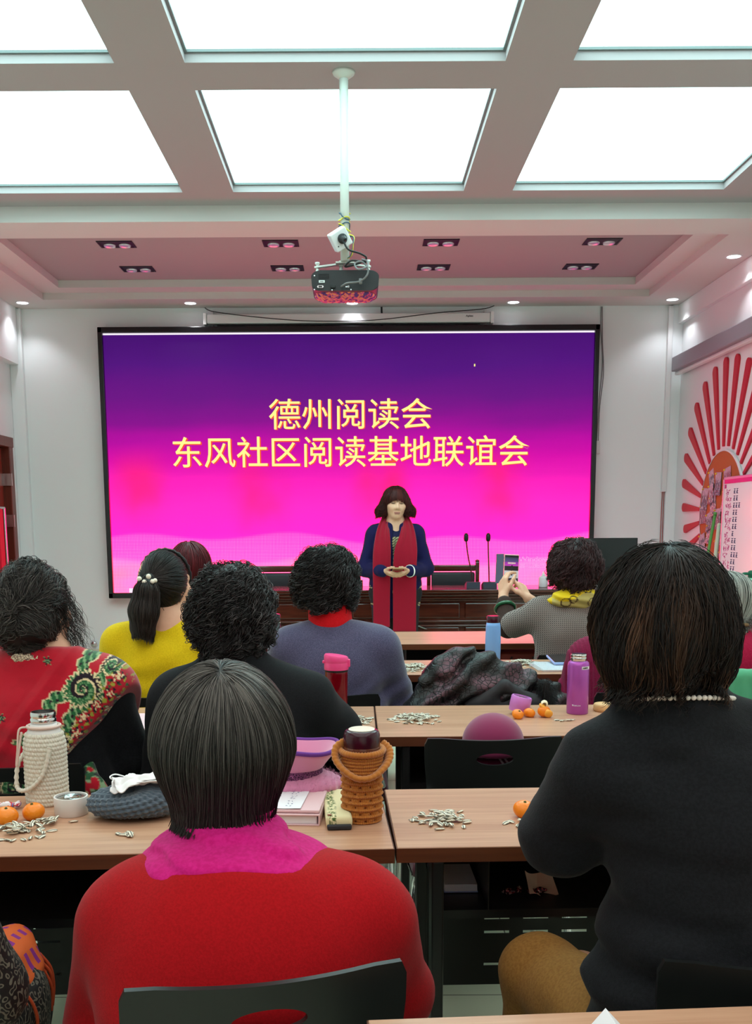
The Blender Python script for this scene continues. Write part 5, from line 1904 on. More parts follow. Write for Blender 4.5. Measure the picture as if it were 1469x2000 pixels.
# notebook with blue edge, tray of papers with phone
M_bluep = mat('pale_blue_cover', srgb(150, 172, 222), 0.5)
t = thing('notebook', 'white notebook with pale blue spine at the table corner', 'notebook', (0.125, 3.87, TT), math.radians(-2))
obj('pages', box((-0.008, 0, 0.006), (0.075, 0.16, 0.012), 0.001), M_paper, t)
obj('spine', box((0.033, 0, 0.0065), (0.008, 0.162, 0.013), 0.002), M_bluep, t)
t = thing('paper_stack', 'stack of white papers under the phone on middle table', 'papers', (0.80, 3.94, TT), math.radians(3))
obj('sheets', box((0, 0, 0.004), (0.19, 0.22, 0.008), 0.001), M_paper, t)
obj('plastic_sleeve', sheet(0.20, 0.24, lambda u, v: 0.0088), mat('clear_sleeve', srgb(225, 230, 236), 0.2, alpha=0.35), t, (-0.02, 0, 0))
M_phone = mat('phone_dark_glass', srgb(22, 22, 26), 0.12)
t = thing('mobile_phone', 'phone with pale blue case standing against papers, middle table', 'phone', (0.815, 3.955, TT + 0.0095), math.radians(4), rot=(0.10, 0, 0.05))
obj('case', box((0, 0.065, 0.005), (0.085, 0.145, 0.010), 0.004), M_bluep, t)
obj('screen', box((0, 0.068, 0.0105), (0.078, 0.134, 0.002), 0.0008), M_phone, t)
# leather bag on a front row shelf
t = thing('leather_bag', 'reddish brown leather bag under the table by the blue bottle', 'bag', (0.79, 4.93, 0.602))
obj('body', box((0, 0, 0.048), (0.22, 0.20, 0.095), 0.025, seg=3), mat('red_brown_leather', srgb(150, 62, 54), 0.45), t, angle=50)
obj('flap', box((0, -0.1, 0.06), (0.20, 0.012, 0.06), 0.005), mat('red_brown_leather', srgb(150, 62, 54), 0.45), t)
obj('handle', tube(B(), smooth_path([(-0.05, -0.108, 0.075), (-0.048, -0.113, 0.055), (0.048, -0.113, 0.055), (0.05, -0.108, 0.075)], 6), 0.005, 8), mat('dark_brown_leather', srgb(64, 24, 22), 0.5), t, smooth=True)
# hat and scarf on the empty chair
M_felt = mat('maroon_felt', srgb(128, 24, 76), 0.85, sheen=0.35)
t = thing('felt_hat', 'domed maroon felt hat on the empty chair', 'hat', (0.345, 2.54, 0.70))
hs = SDF().ell((0, 0, 0.060), (0.079, 0.080, 0.076)).plane((0, 0, 0.055), (0, 0, -1), 0.004)
soft('crown', hs, M_felt, t, 0.006)
hb_ = SDF().cap((0, 0, 0.045), (0, 0, 0.06), 0.082, 0.076, sq=(1, 0.95, 1)).plane((0, 0, 0.068), (0, 0, 1), 0.004).plane((0, 0, 0.035), (0, 0, -1), 0.004)
soft('brim', hb_, M_felt, t, 0.006)


def stripe_fn(n):
    x, y, z = n.xyz()
    a = ((x * 0.8 + z * 0.6) * 14.0).fract()
    k = ((a - 0.40).abs().lt(0.035)) + ((a - 0.55).abs().lt(0.035))
    n.color(n.mix(k.min(1.0), srgb(112, 14, 60), srgb(220, 190, 200)))


t = thing('folded_scarf', 'folded maroon scarf with white stripes under the felt hat', 'scarf', (0.335, 2.56, 0.47))
fs = SDF()
for i in range(5):
    fs.cap((-0.11, -0.02 + 0.012 * (i % 2), 0.05 + 0.045 * i), (0.11, -0.02 - 0.01 * (i % 2), 0.05 + 0.045 * i), 0.05, sq=(1, 0.75, 1.6), k=0.015)
fs.plane((0, 0, 0.002), (0, 0, -1), 0.004)
soft('folds', fs, mat('maroon_stripe_wool', srgb(112, 14, 60), 0.85, fn=stripe_fn), t, 0.008)
# things in the open shelf under the right table
t = thing('note_pad', 'white pad of paper in the shelf under the right table', 'paper', (0.198, 1.955, 0.602), 0.02)
obj('pages', box((0, 0, 0.009), (0.064, 0.12, 0.014)), M_paper, t)
obj('backing', box((0, 0, 0.001), (0.066, 0.124, 0.002)), M_bluep, t)
ts = sheet(0.060, 0.05, lambda u, v: 0.012 * math.sin(u * 7 + v * 3) * 0.5 + 0.02 * (v - 0.5) ** 2 + 0.016 * abs(u - 0.5), 0.0006)
tag(obj('tissue', ts, mat('beige_tissue', srgb(214, 176, 150), 0.8), loc=(0.352, 1.90, 0.612), rot=(0.75, 0.15, 0.25)), 'crumpled beige tissue in the shelf by the elbow', 'tissue')
M_foil = mat('candy_wrap_foil', srgb(150, 60, 60), 0.25, 0.5, fn=lambda n: n.color(n.ramp(n.noise(160), [(0.42, srgb(60, 30, 36)), (0.5, srgb(170, 40, 50)), (0.56, srgb(220, 200, 190)), (0.62, srgb(70, 40, 50))], 'CONSTANT')))
for k, (x, y) in enumerate(((0.290, 1.88), (0.312, 1.89), (0.335, 1.88), (0.352, 1.885))):
    s_ = SDF().ell((0, 0, 0.007), (0.009, 0.007, 0.007)).cap((-0.012, 0, 0.007), (0.012, 0, 0.007), 0.003, k=0.004)
    tag(soft('candy', s_, M_foil, None, 0.003, loc=(x, y, 0.602), rot=(0, 0, k * 1.1)), 'small foil-wrapped candy in the shelf under the right table', 'candy', 'foil candies in the shelf')
# folded paper on the table nearest the camera
fp = B()
a_ = [(-0.035, 0.0, 0.0), (0.0, 0.0, 0.046), (0.035, 0.0, 0.0)]
for s0, s1 in (((-0.030, 0), (0.0, 0.036)), ((0.0, 0.036), (0.032, 0.0))):
    v4 = [fp.verts.new((s0[0], -0.06, s0[1])), fp.verts.new((s1[0], -0.06, s1[1])), fp.verts.new((s1[0], 0.06, s1[1])), fp.verts.new((s0[0], 0.06, s0[1]))]
    fp.faces.new(v4)
fp.normal_update()
bmesh.ops.solidify(fp, geom=fp.faces[:], thickness=0.0008)
t = thing('name_card', 'folded white paper tent on the table nearest the camera', 'paper', (0.276, 0.990, TT + 0.001), math.radians(4))
obj('fold', fp, M_paper, t)
# ------------------------------------------------------------------ people
def skin_fn(c1, c2):
    return lambda n: n.color(n.mix(n.noise(30, detail=3), srgb(*c1), srgb(*c2)))


M_skin = mat('skin', srgb(222, 168, 138), 0.5, fn=skin_fn((214, 158, 128), (230, 180, 150)))
M_shoe = mat('dark_shoe_leather', srgb(26, 24, 24), 0.4)


def knit(name, c1, c2, scale=260, bump=0.35, sheen=0.4, rib=None, rough=0.85):
    def fn(n):
        x, y, z = n.xyz()
        t = n.noise(scale, detail=2)
        n.color(n.mix(t.step(0.3, 0.7), srgb(*c1), srgb(*c2)))
        h = n.noise(scale * 2.2, detail=2)
        if rib:
            h = h * 0.3 + (x * rib).sin() * 0.7
        n.bump(h, bump, 0.002)
    return mat(name, srgb(*c1), rough, spec=0.2, sheen=sheen * 0.12, fn=fn)


A = np.array


def rotm(yaw=0.0, pitch=0.0, roll=0.0):
    """yaw about z, pitch nods forward (+), roll tilts"""
    return np.array(Matrix.Rotation(yaw, 3, 'Z') @ Matrix.Rotation(-pitch, 3, 'X') @ Matrix.Rotation(roll, 3, 'Y'))


def add_head(S, c, R, s=1.0):
    h = lambda x, y, z: tuple(A(c) + R @ A((x * s, y * s, z * s)))
    ea = Matrix(R.tolist()).to_euler('XYZ')
    e = (ea.x, ea.y, ea.z)
    S.ell(h(0, -0.008, 0.012), (0.074 * s, 0.094 * s, 0.100 * s), 0.02, rot=e)
    S.ell(h(0, 0.032, -0.045), (0.060 * s, 0.064 * s, 0.072 * s), 0.03, rot=e)
    S.ell(h(0, 0.066, -0.092), (0.026 * s, 0.022 * s, 0.018 * s), 0.03, rot=e)          # chin
    S.cap(h(0, 0.090, 0.005), h(0, 0.106, -0.030), 0.007 * s, 0.012 * s, 0.012)          # nose
    S.cap(h(-0.011, 0.098, -0.034), h(0.011, 0.098, -0.034), 0.008 * s, k=0.008)
    S.cap(h(-0.045, 0.066, -0.022), h(-0.030, 0.078, -0.035), 0.014 * s, k=0.03)          # cheeks
    S.cap(h(0.045, 0.066, -0.022), h(0.030, 0.078, -0.035), 0.014 * s, k=0.03)
    S.cap(h(-0.04, 0.078, 0.024), h(0.04, 0.078, 0.024), 0.009 * s, k=0.02)               # brow
    for q in (-1, 1):
        S.ell(h(q * 0.031, 0.092, 0.003), (0.016 * s, 0.010 * s, 0.010 * s), 0.010, rot=e, op='s')
        S.ell(h(q * 0.031, 0.079, 0.002), (0.013 * s, 0.010 * s, 0.010 * s), 0.004, rot=e)
        S.ell(h(q * 0.076, -0.004, -0.012), (0.010 * s, 0.020 * s, 0.031 * s), 0.006, rot=e)
        S.ell(h(q * 0.086, 0.002, -0.010), (0.006 * s, 0.010 * s, 0.017 * s), 0.004, rot=e, op='s')
    S.cap(h(-0.020, 0.088, -0.063), h(0.020, 0.088, -0.063), 0.006 * s, k=0.008)          # lips
    S.cap(h(-0.016, 0.087, -0.073), h(0.016, 0.087, -0.073), 0.006 * s, k=0.008)
    S.cap(h(-0.022, 0.096, -0.068), h(0.022, 0.096, -0.068), 0.0022 * s, k=0.004, )
    return h


def add_hand(S, w, d, back, side, curl=0.5, spread=0.0, s=1.0, thumb=0.6, fcurl=None):
    """w wrist, d pointing direction, back the back-of-hand normal; side +1 puts the thumb along d x back"""
    d = A(d, float)
    d /= np.linalg.norm(d)
    b = A(back, float)
    b -= d * (b @ d)
    b /= np.linalg.norm(b)
    t = np.cross(d, b) * side
    w = A(w, float)
    offs = [0.030, 0.010, -0.010, -0.028]
    lens = [(0.040, 0.024, 0.020), (0.044, 0.028, 0.021), (0.041, 0.026, 0.021), (0.032, 0.020, 0.018)]
    for i in range(4):
        base = w + t * offs[i] * 0.55 * s + d * 0.012 * s
        kn = w + t * offs[i] * s + d * (0.086, 0.090, 0.086, 0.078)[i] * s
        S.cap(base, kn, 0.0125 * s, 0.0105 * s, 0.012)
        p, a = kn, 0.0
        c = curl if fcurl is None else fcurl[i]
        for j in range(3):
            a += c * (0.9, 1.0, 0.7)[j]
            dr = d * math.cos(a) - b * math.sin(a) + t * spread * (1.5 - i) * 0.12
            q = p + dr * lens[i][j] * s
            S.cap(p, q, (0.0092, 0.0084, 0.0076)[j] * s, (0.0084, 0.0076, 0.0066)[j] * s, 0.004)
            p = q
    p = w + t * 0.020 * s + d * 0.022 * s - b * 0.006 * s
    for j, L in enumerate((0.040, 0.032, 0.026)):
        a = thumb * (1.0, 0.65, 0.35)[j]
        dr = t * math.sin(a) + d * math.cos(a) - b * 0.35
        dr /= np.linalg.norm(dr)
        q = p + dr * L * s
        S.cap(p, q, (0.0125, 0.0098, 0.0088)[j] * s, (0.0098, 0.0088, 0.0072)[j] * s, 0.008)
        p = q


def limbs(c):
    """shared skeleton of a seated person; c overrides"""
    p = dict(hip=(0, 0.0, 0.53), chest=(0, 0.0, 0.80), sh=0.165, shz=0.93, shy=0.0, neck=(0, 0.02, 0.99), head=(0, 0.05, 1.12),
             el=((-0.235, 0.06, 0.68), (0.235, 0.06, 0.68)), wr=((-0.14, 0.27, 0.64), (0.14, 0.27, 0.64)),
             yaw=0.0, pitch=0.0, roll=0.0, rc=0.150, rh=0.165, ra=0.052, re=0.043, rw=0.033, dep=1.45, hs=1.0, rs=0.055)
    p.update(c)
    return p


def trunk(S, p, g=0.0, k=0.05):
    sq = (1, p['dep'], 1)
    hx, hy, hz = p['hip']
    cx, cy, cz = p['chest']
    S.cap((hx, hy, hz + 0.02), (hx * 0.6 + cx * 0.4, hy * 0.6 + cy * 0.4, hz + 0.10), p['rh'] + g, p['rh'] * 0.97 + g, k, sq)
    S.cap((hx * 0.6 + cx * 0.4, hy * 0.6 + cy * 0.4, hz + 0.10), (cx, cy, cz), p['rh'] * 0.96 + g, p['rc'] + g, k, sq)
    sh, sz, sy = p['sh'], p['shz'], p['shy']
    nx, ny, nz = p['neck']
    for s in (-1, 1):
        S.cap((cx + s * 0.05, cy, cz + 0.03), (cx + s * (sh - 0.02), sy, sz - 0.02), 0.085 + g, p['rs'] + 0.004 + g, 0.06, (1, 1.15, 1))
        S.cap((nx + s * 0.02, ny, nz - 0.03), (cx + s * (sh - 0.03), sy, sz), 0.050 + g, p['rs'] - 0.008 + g, 0.05)


def sleeves(S, p, g=0.0, upto=0.97, which=(0, 1), ks=0.035):
    for i in which:
        s = (-1, 1)[i]
        a = A((p['chest'][0] + s * p['sh'], p['shy'], p['shz'] - 0.015))
        e, w = A(p['el'][i]), A(p['wr'][i])
        w2 = e + (w - e) * upto
        S.cap(a, e, p['ra'] + g, p['re'] + 0.003 + g, ks)
        S.cap(e, w2, p['re'] + 0.003 + g, p['rw'] + 0.004 + g, 0.03)


def thighs(S, g=0.0, hz=0.553, knee=(0.12, 0.38, 0.500), w=0.085):
    for s in (-1, 1):
        S.cap((s * w, 0.0, hz), (s * knee[0], knee[1], knee[2]), 0.080 + g, 0.056 + g, 0.04)
        S.cap((s * knee[0], knee[1], knee[2]), (s * knee[0], knee[1] + 0.02, 0.12), 0.056 + g, 0.040 + g, 0.03)


def person(x, y, label, c, skin_vox=0.008, rot=0.0, hands=True, legs=None, handargs=None):
    """body: one continuous skin mesh; returns root, parameters"""
    p = limbs(c)
    t = thing('person', label, 'person', (x, y, 0), rot)
    S = SDF()
    R = rotm(p['yaw'], p['pitch'], p['roll'])
    h = add_head(S, p['head'], R, p['hs'])
    S.cap(h(0, -0.02, -0.05), p['neck'], 0.052, 0.056, 0.03)
    S.cap(p['neck'], (p['chest'][0], p['chest'][1], p['chest'][2] + 0.02), 0.056, 0.09, 0.04)
    q = dict(p)
    trunk(S, dict(q, rc=p['rc'] - 0.02, rh=p['rh'] - 0.02, rs=p['rs'] - 0.014), 0.0, 0.04)
    for i, s in enumerate((-1, 1)):
        a = A((p['chest'][0] + s * p['sh'], p['shy'], p['shz'] - 0.015))
        e, w = A(p['el'][i]), A(p['wr'][i])
        S.cap(a, e, p['ra'] - 0.012, p['re'] - 0.008, 0.03)
        S.cap(e, w, p['re'] - 0.008, p['rw'] - 0.007, 0.02)
        ha = dict(d=(w - e) / np.linalg.norm(w - e), back=(0, 0.2, 1), side=-s if True else s, curl=0.45)
        if handargs and handargs[i]:
            ha.update(handargs[i])
        add_hand(S, w, s=0.92, **ha)
    if legs is None:
        thighs(S, -0.012)
    else:
        legs(S, -0.012)
    soft('body', S, M_skin, t, skin_vox)
    return t, p, h, R


def trousers(t, m, legs=None):
    S = SDF()
    S.cap((-0.06, -0.01, 0.56), (0.06, -0.01, 0.56), 0.135, 0.135, 0.04, (1, 1.25, 1.55))
    (legs or thighs)(S, 0.004)
    soft('trousers', S, m, t, 0.011)
    for s in (-1, 1):
        f = SDF().cap((s * 0.12, 0.38, 0.045), (s * 0.125, 0.52, 0.035), 0.042, 0.036, 0.02, (1, 1, 1.1)).plane((0, 0, 0.004), (0, 0, -1), 0.004)
        soft('shoe', f, M_shoe, t, 0.01)


M_pants = knit('charcoal_trousers', (34, 33, 36), (42, 41, 44), 300, 0.2, 0.1)
M_hairk = hair_mat('black_hair', srgb(14, 12, 11), srgb(120, 112, 106))
CURLB = hair_mat('curly_black_hair', srgb(13, 11, 11), srgb(104, 98, 98), 0.36)


def radial_flow(crown, grav=0.9, out=1.0):
    def f(P):
        d = P - A(crown, np.float32)
        r = np.linalg.norm(d[:, :2], axis=1, keepdims=True)
        h = np.zeros_like(P)
        h[:, :2] = d[:, :2] / np.maximum(r, 1e-4)
        v = h * out
        v[:, 2] -= grav * np.clip(r[:, 0] / 0.05, 0.15, 1.6)
        return v
    return f


def to_point(pt, k=1.0):
    def f(P):
        d = A(pt, np.float32) - P
        return d / np.maximum(np.linalg.norm(d, axis=1, keepdims=True), 1e-4) * k
    return f


def tones(paths, lo, hi, scale=18, seed=0, streak=0.0, light=0.8, rnd=0.25):
    r = np.random.default_rng(seed + 77)
    n = len(paths)
    v = lo + (hi - lo) * np.clip(0.5 + 0.5 * vnoise(paths[:, 0], scale, seed) + r.normal(0, rnd, n), 0, 1)
    if streak:
        v = np.where(r.random(n) < streak, light * r.uniform(0.6, 1, n), v)
    return v


# ---------------- woman in the red sweater, nearest on the left
M_redk = knit('red_wool', (158, 3, 12), (176, 6, 18), 320, 0.25, 0.5)
M_pinkk = knit('magenta_fleece', (196, 16, 112), (210, 28, 128), 160, 0.2, 0.5)
t, p, h, R = person(-0.160, 1.315, 'woman in red sweater with pink collar and straight dark bob, seated nearest', dict(
    hip=(0.0, 0.0, 0.54), chest=(0.0, 0.03, 0.70), sh=0.175, shz=0.775, shy=0.05, neck=(-0.03, 0.09, 0.855), head=(-0.036, 0.125, 0.998), pitch=0.30,
    el=((-0.215, 0.10, 0.585), (0.205, 0.12, 0.615)), wr=((-0.10, 0.235, 0.655), (0.10, 0.235, 0.655)), rc=0.185, rh=0.19, ra=0.060, re=0.050, rw=0.036, dep=1.35, rs=0.062))
trousers(t, M_pants)
S = SDF()
trunk(S, p, 0.008, 0.06)
sleeves(S, p, 0.008, ks=0.014)
S.plane((-0.03, 0.08, 0.865), (0, 0.1, 1), 0.02)
S.fn(lambda P, D: D + 0.0022 * np.sin(P[:, 2] * 62 + 3 * np.sin(P[:, 0] * 11) + 2) * np.clip((0.72 - P[:, 2]) / 0.12, 0, 1) + 0.0030 * vnoise(P, 11, 4))
soft('sweater', S, M_redk, t, 0.009)
S = SDF()
nk = p['neck']
S.cap((nk[0], nk[1] + 0.017, 0.925), (nk[0], nk[1], 0.845), 0.066, 0.072, 0.02)
S.cap((nk[0] - 0.055, nk[1] - 0.01, 0.842), (nk[0] + 0.060, nk[1] - 0.01, 0.846), 0.056, 0.056, 0.03, (1, 0.8, 1.3))
S.cap((nk[0] - 0.080, nk[1] - 0.03, 0.832), (nk[0] + 0.115, nk[1] - 0.03, 0.840), 0.042, 0.042, 0.03, (1, 0.7, 1.5))
S.cap((nk[0] - 0.015, nk[1] - 0.085, 0.825), (nk[0] + 0.060, nk[1] - 0.085, 0.828), 0.050, 0.050, 0.04, (0.8, 1, 1.1))
S.cap((nk[0] + 0.02, nk[1] - 0.115, 0.795), (nk[0] + 0.02, nk[1] - 0.08, 0.83), 0.034, 0.05, 0.04, (0.6, 1, 1.1))
S.plane((nk[0], nk[1] + 0.015, 0.934), (0, 0, 1), 0.012)
S.fn(lambda P, D: D + 0.0030 * np.sin(P[:, 2] * 230 + P[:, 0] * 24 + 2 * vnoise(P, 15, 3)) * np.clip((P[:, 2] - 0.845) / 0.03, 0, 1))
soft('collar', S, M_pinkk, t, 0.006)
hc = A(p['head'])
H = SDF()
H.ell(hc + A((0, -0.008, 0.020)), (0.096, 0.108, 0.107), 0.03)
H.cap(hc + A((0, -0.012, -0.005)), hc + A((0, -0.018, -0.085)), 0.096, 0.072, 0.03, (1, 0.95, 1))
H.plane(hc + A((0, 0, -0.120)), (0, -0.25, -1), 0.012)
H.ell(hc + A((0, 0.12, -0.05)), (0.062, 0.07, 0.10), 0.02, op='s')
g1 = grow(H, radial_flow(hc + A((0.004, -0.050, 0.12)), 1.0, 0.8), 8500, (0.07, 0.17), 14, (-0.002, 0.003), wob=0.10, seed=1, clump=(700, 0.5))
g2 = grow(H, radial_flow(hc + A((0.004, -0.050, 0.12)), 1.0, 0.8), 900, (0.10, 0.20), 14, (0.001, 0.004), wob=0.16, seed=2)
g3 = grow(H, radial_flow(hc + A((0.004, -0.050, 0.12)), 1.0, 0.8), 900, (0.06, 0.14), 14, (-0.001, 0.002), wob=0.12, seed=3, keep=lambda c: np.linalg.norm(c - (hc + A((0.004, -0.050, 0.115))), axis=1) < 0.04)
GREYB = hair_mat('greying_dark_hair', srgb(15, 13, 12), srgb(168, 160, 152), 0.38)


def tidy(g_):
    d_ = g_[:, -1] - g_[:, 0]
    bad_ = (g_[:, 0, 2] < hc[2] - 0.05) & (np.hypot(d_[:, 0], d_[:, 1]) > -0.6 * d_[:, 2])
    e_ = g_[:, -1] - g_[:, g_.shape[1] // 2]
    bad_ |= (g_[:, -1, 2] < hc[2] - 0.095) & (np.hypot(e_[:, 0], e_[:, 1]) > -0.7 * e_[:, 2])
    return g_[~bad_]


g1, g2, g3 = tidy(g1), tidy(g2), tidy(g3)
for g_ in (g1, g2, g3):
    lim_ = hc[2] - 0.110 + 0.004 * vnoise(g_[:, 0], 60, 2)[:, None]
    z0_ = g_[:, :1, 2]
    mn_ = g_[..., 2].min(1, keepdims=True)
    k_ = np.where(mn_ < lim_, np.clip((z0_ - lim_) / np.maximum(z0_ - mn_, 1e-4), 0.02, 1), 1.0)
    g_ -= (1 - k_)[..., None] * (g_ - g_[:, :1])


def top_grey(pa, base, seed):
    z = (pa[:, 0, 2] - hc[2]) / 0.12
    r = np.random.default_rng(seed)
    return np.clip(base + 0.42 * np.clip((z - 0.3) / 0.6, 0, 1) * r.random(len(pa)) ** 1.3 + 0.06 * vnoise(pa[:, 0], 40, 3) + r.normal(0, 0.03, len(pa)), 0.0, 1)


hair_obj('hair', H, [(g1, 0.0008, top_grey(g1, 0.03, 3)), (g2, 0.0006, top_grey(g2, 0.06, 4)), (g3, 0.0008, top_grey(g3, 0.05, 5))], GREYB, t, 0.007, base_tone=0.02)

# ---------------- woman in the black turtleneck, nearest on the right
M_blackk = knit('black_wool', (15, 16, 19), (24, 25, 29), 240, 0.3, 0.5)
M_brown = knit('brown_corduroy', (134, 92, 40), (150, 106, 50), 200, 0.2, 0.3)
t, p, h, R = person(0.520, 1.345, 'woman in black turtleneck with pearl necklace and brown trousers, seated nearest', dict(
    hip=(0.01, 0.0, 0.55), chest=(0.0, 0.02, 0.875), sh=0.182, shz=0.985, shy=0.04, neck=(-0.076, 0.05, 1.045), head=(-0.092, 0.07, 1.168),
    el=((-0.218, 0.09, 0.868), (0.218, 0.09, 0.87)), wr=((-0.15, 0.34, 0.84), (0.13, 0.34, 0.84)), rc=0.155, rh=0.180, ra=0.056, re=0.046, dep=1.4, rs=0.060, yaw=0.15))


def thighs8(S, g=0.0):
    for s, kx in ((-1, -0.205), (1, 0.16)):
        S.cap((s * 0.10, 0.0, 0.560), (kx, 0.33, 0.535), 0.092 + g, 0.060 + g, 0.04)
        S.cap((kx, 0.33, 0.535), (kx, 0.38, 0.12), 0.062 + g, 0.042 + g, 0.03)


S = SDF()
S.cap((-0.07, -0.01, 0.535), (0.07, -0.01, 0.535), 0.15, 0.15, 0.04, (1, 1.25, 1.5))
thighs8(S, 0.004)
S.fn(lambda P, D: D + 0.004 * vnoise(P * A([1, 1, 1.6]), 16, 6) + 0.003 * np.sin(P[:, 0] * 70 + P[:, 1] * 60) * np.clip((0.60 - P[:, 2]) / 0.1, 0, 1) * np.clip((0.18 - P[:, 1]) / 0.1, 0, 1))
soft('trousers', S, M_brown, t, 0.009)
for kx in (-0.205, 0.16):
    soft('shoe', SDF().cap((kx, 0.39, 0.045), (kx, 0.53, 0.035), 0.042, 0.036, 0.02).plane((0, 0, 0.004), (0, 0, -1), 0.004), M_shoe, t, 0.01)
S = SDF()
trunk(S, p, 0.008, 0.06)
sleeves(S, p, 0.010, ks=0.016)
S.cap(p['neck'], (0, 0.02, 0.895), 0.068, 0.102, 0.04)
S.cap((p['neck'][0], 0.05, 1.02), (p['neck'][0] - 0.010, 0.055, 1.105), 0.070, 0.066, 0.03)
S.plane((p['neck'][0], 0.055, 1.112), (0, 0, 1), 0.008)
S.fn(lambda P, D: D + 0.0055 * np.sin(P[:, 2] * 75 + 2.2 * np.sin(P[:, 0] * 14 + 1)) * np.clip((0.84 - P[:, 2]) / 0.12, 0, 1) + 0.005 * vnoise(P * A([1, 1, 2.4]), 16, 5))
soft('turtleneck', S, M_blackk, t, 0.009)
M_pearl = mat('pearl', srgb(232, 222, 212), 0.18, coat=0.5)
nkl = thing('pearl_necklace', 'pearl necklace round the black turtleneck collar', 'necklace', (0.520 + p['neck'][0], 1.345 + 0.050, 1.066))
for k in range(64):
    a = 2 * PI * k / 64
    rr_ = 0.0765
    s_ = 0.0037
    obj('bead', ball(B(), (0, 0, 0), s_, 12, 8), M_pearl, nkl, (rr_ * math.cos(a), rr_ * math.sin(a), 0.006 - 0.016 * math.sin(a)), smooth=True)
obj('string', tube(B(), [(0.0765 * math.cos(a), 0.0765 * math.sin(a), 0.006 - 0.016 * math.sin(a)) for a in np.linspace(0, 2 * PI, 40, endpoint=False)], 0.0006, 5, closed=True), M_paper, nkl)
hc = A(p['head'])
H = SDF()
H.ell(hc + A((0, -0.008, 0.016)), (0.090, 0.110, 0.103), 0.03)
H.cap(hc + A((-0.02, -0.03, -0.02)), hc + A((-0.027, -0.04, -0.026)), 0.073, 0.058, 0.03)
H.cap(hc + A((0.02, -0.03, -0.02)), hc + A((0.030, -0.035, -0.022)), 0.073, 0.056, 0.03)
H.cap(hc + A((0.0, -0.045, -0.02)), hc + A((0.005, -0.042, -0.028)), 0.070, 0.050, 0.03)
H.ell(hc + A((0.0, 0.125, -0.06)), (0.065, 0.075, 0.10), 0.02, op='s')
H.fn(lambda P, D: D + 0.003 * np.sin((P[:, 0] - hc[0]) * 95 + 14 * (P[:, 2] - hc[2])) * np.clip((hc[2] + 0.07 - P[:, 2]) / 0.1, 0, 1))
BRN = hair_mat('dark_brown_streaked_hair', srgb(14, 12, 11), srgb(116, 80, 58), 0.38)


def flow8(P):
    f = radial_flow(hc + A((-0.005, -0.03, 0.12)), 1.0, 0.8)(P)
    s = np.clip((hc[2] - 0.02 - P[:, 2]) / 0.08, 0, 1)
    f[:, 0] += s * np.sign(P[:, 0] - hc[0]) * 0.35 * np.sin((P[:, 2] - hc[2]) * 42) + 0.30 * s * np.sin(P[:, 2] * 60 + P[:, 0] * 40)
    return f


g1 = grow(H, flow8, 8500, (0.07, 0.17), 16, (-0.003, 0.004), curl=0.003, pitch=0.12, wob=0.14, seed=11, clump=(170, 0.8), droop=0.2)
g3 = grow(H, flow8, 900, (0.06, 0.14), 16, (-0.001, 0.003), wob=0.12, seed=13, keep=lambda c: np.linalg.norm(c - (hc + A((-0.005, -0.03, 0.115))), axis=1) < 0.04)
g2 = grow(H, flow8, 1500, (0.10, 0.20), 16, (0.002, 0.009), curl=0.004, pitch=0.10, wob=0.25, seed=12, clump=(140, 0.7), droop=0.25)


def tone8(pa, seed):
    r = np.random.default_rng(seed)
    z = np.clip((hc[2] + 0.095 - pa[:, 0, 2]) / 0.06, 0, 1)
    return np.clip(0.04 + z * 0.85 * np.clip(vnoise(pa[:, 0] * A([1, 1, 0.2]), 46, 6) + 0.08, 0, 1) + r.normal(0, 0.04, len(pa)), 0, 1)


hair_obj('hair', H, [(g1, 0.0008, tone8(g1, 1)), (g2, 0.0006, tone8(g2, 2)), (g3, 0.0008, tone8(g3, 3))], BRN, t, 0.007, base_tone=0.0)

# ---------------- woman in the red paisley shawl
def vc_fn(rough, sheen, bump_scale=350, bump=0.25):
    def fn(n):
        n.color(n.attr('col'))
        n.bump(n.noise(bump_scale, detail=2), bump, 0.0015)
    return dict(rough=rough, sheen=sheen, fn=fn, spec=0.2)


M_shawl = mat('printed_wool', srgb(170, 10, 34), **vc_fn(0.85, 0.35))
t, p, h, R = person(-0.785, 2.425, 'woman in red paisley shawl with untidy pinned-up dark hair', dict(
    hip=(0, 0, 0.54), chest=(0, 0.0, 0.80), sh=0.165, shz=0.925, shy=0.02, neck=(0.015, 0.03, 1.0), head=(-0.012, 0.05, 1.118), yaw=-0.35, pitch=0.1,
    el=((-0.25, 0.05, 0.72), (0.205, 0.08, 0.74)), wr=((-0.085, 0.215, 0.655), (0.085, 0.215, 0.655)), rc=0.155, rh=0.175, ra=0.055, rs=0.058))
trousers(t, M_pants)
S = SDF()
trunk(S, p, 0.006, 0.05)
sleeves(S, p, 0.006)
S.plane((0, 0.03, 1.01), (0, 0.1, 1), 0.01)
S.fn(lambda P, D: D + 0.003 * vnoise(P, 16, 5))
soft('sweater', S, M_blackk, t, 0.009)
S = SDF()
pp = dict(p, rc=p['rc'] + 0.004, el=((-0.27, 0.04, 0.70), (0.215, 0.075, 0.745)))
trunk(S, pp, 0.024, 0.06)
sleeves(S, pp, 0.026, 0.35)
for s in (-1, 1):
    S.cap((0.015 + s * 0.04, 0.0, 0.985), (0.015 + s * 0.03, 0.09, 0.975), 0.042, 0.042, 0.03)
nrm = A((0.78, -0.30, -0.56))
S.plane((0.185, -0.02, 0.862), tuple(nrm), 0.006)
S.plane((0, 0, 0.655), (0.0, 0.1, -1), 0.01)
S.plane((0.015, 0.03, 1.022), (0, 0.2, 1), 0.012)
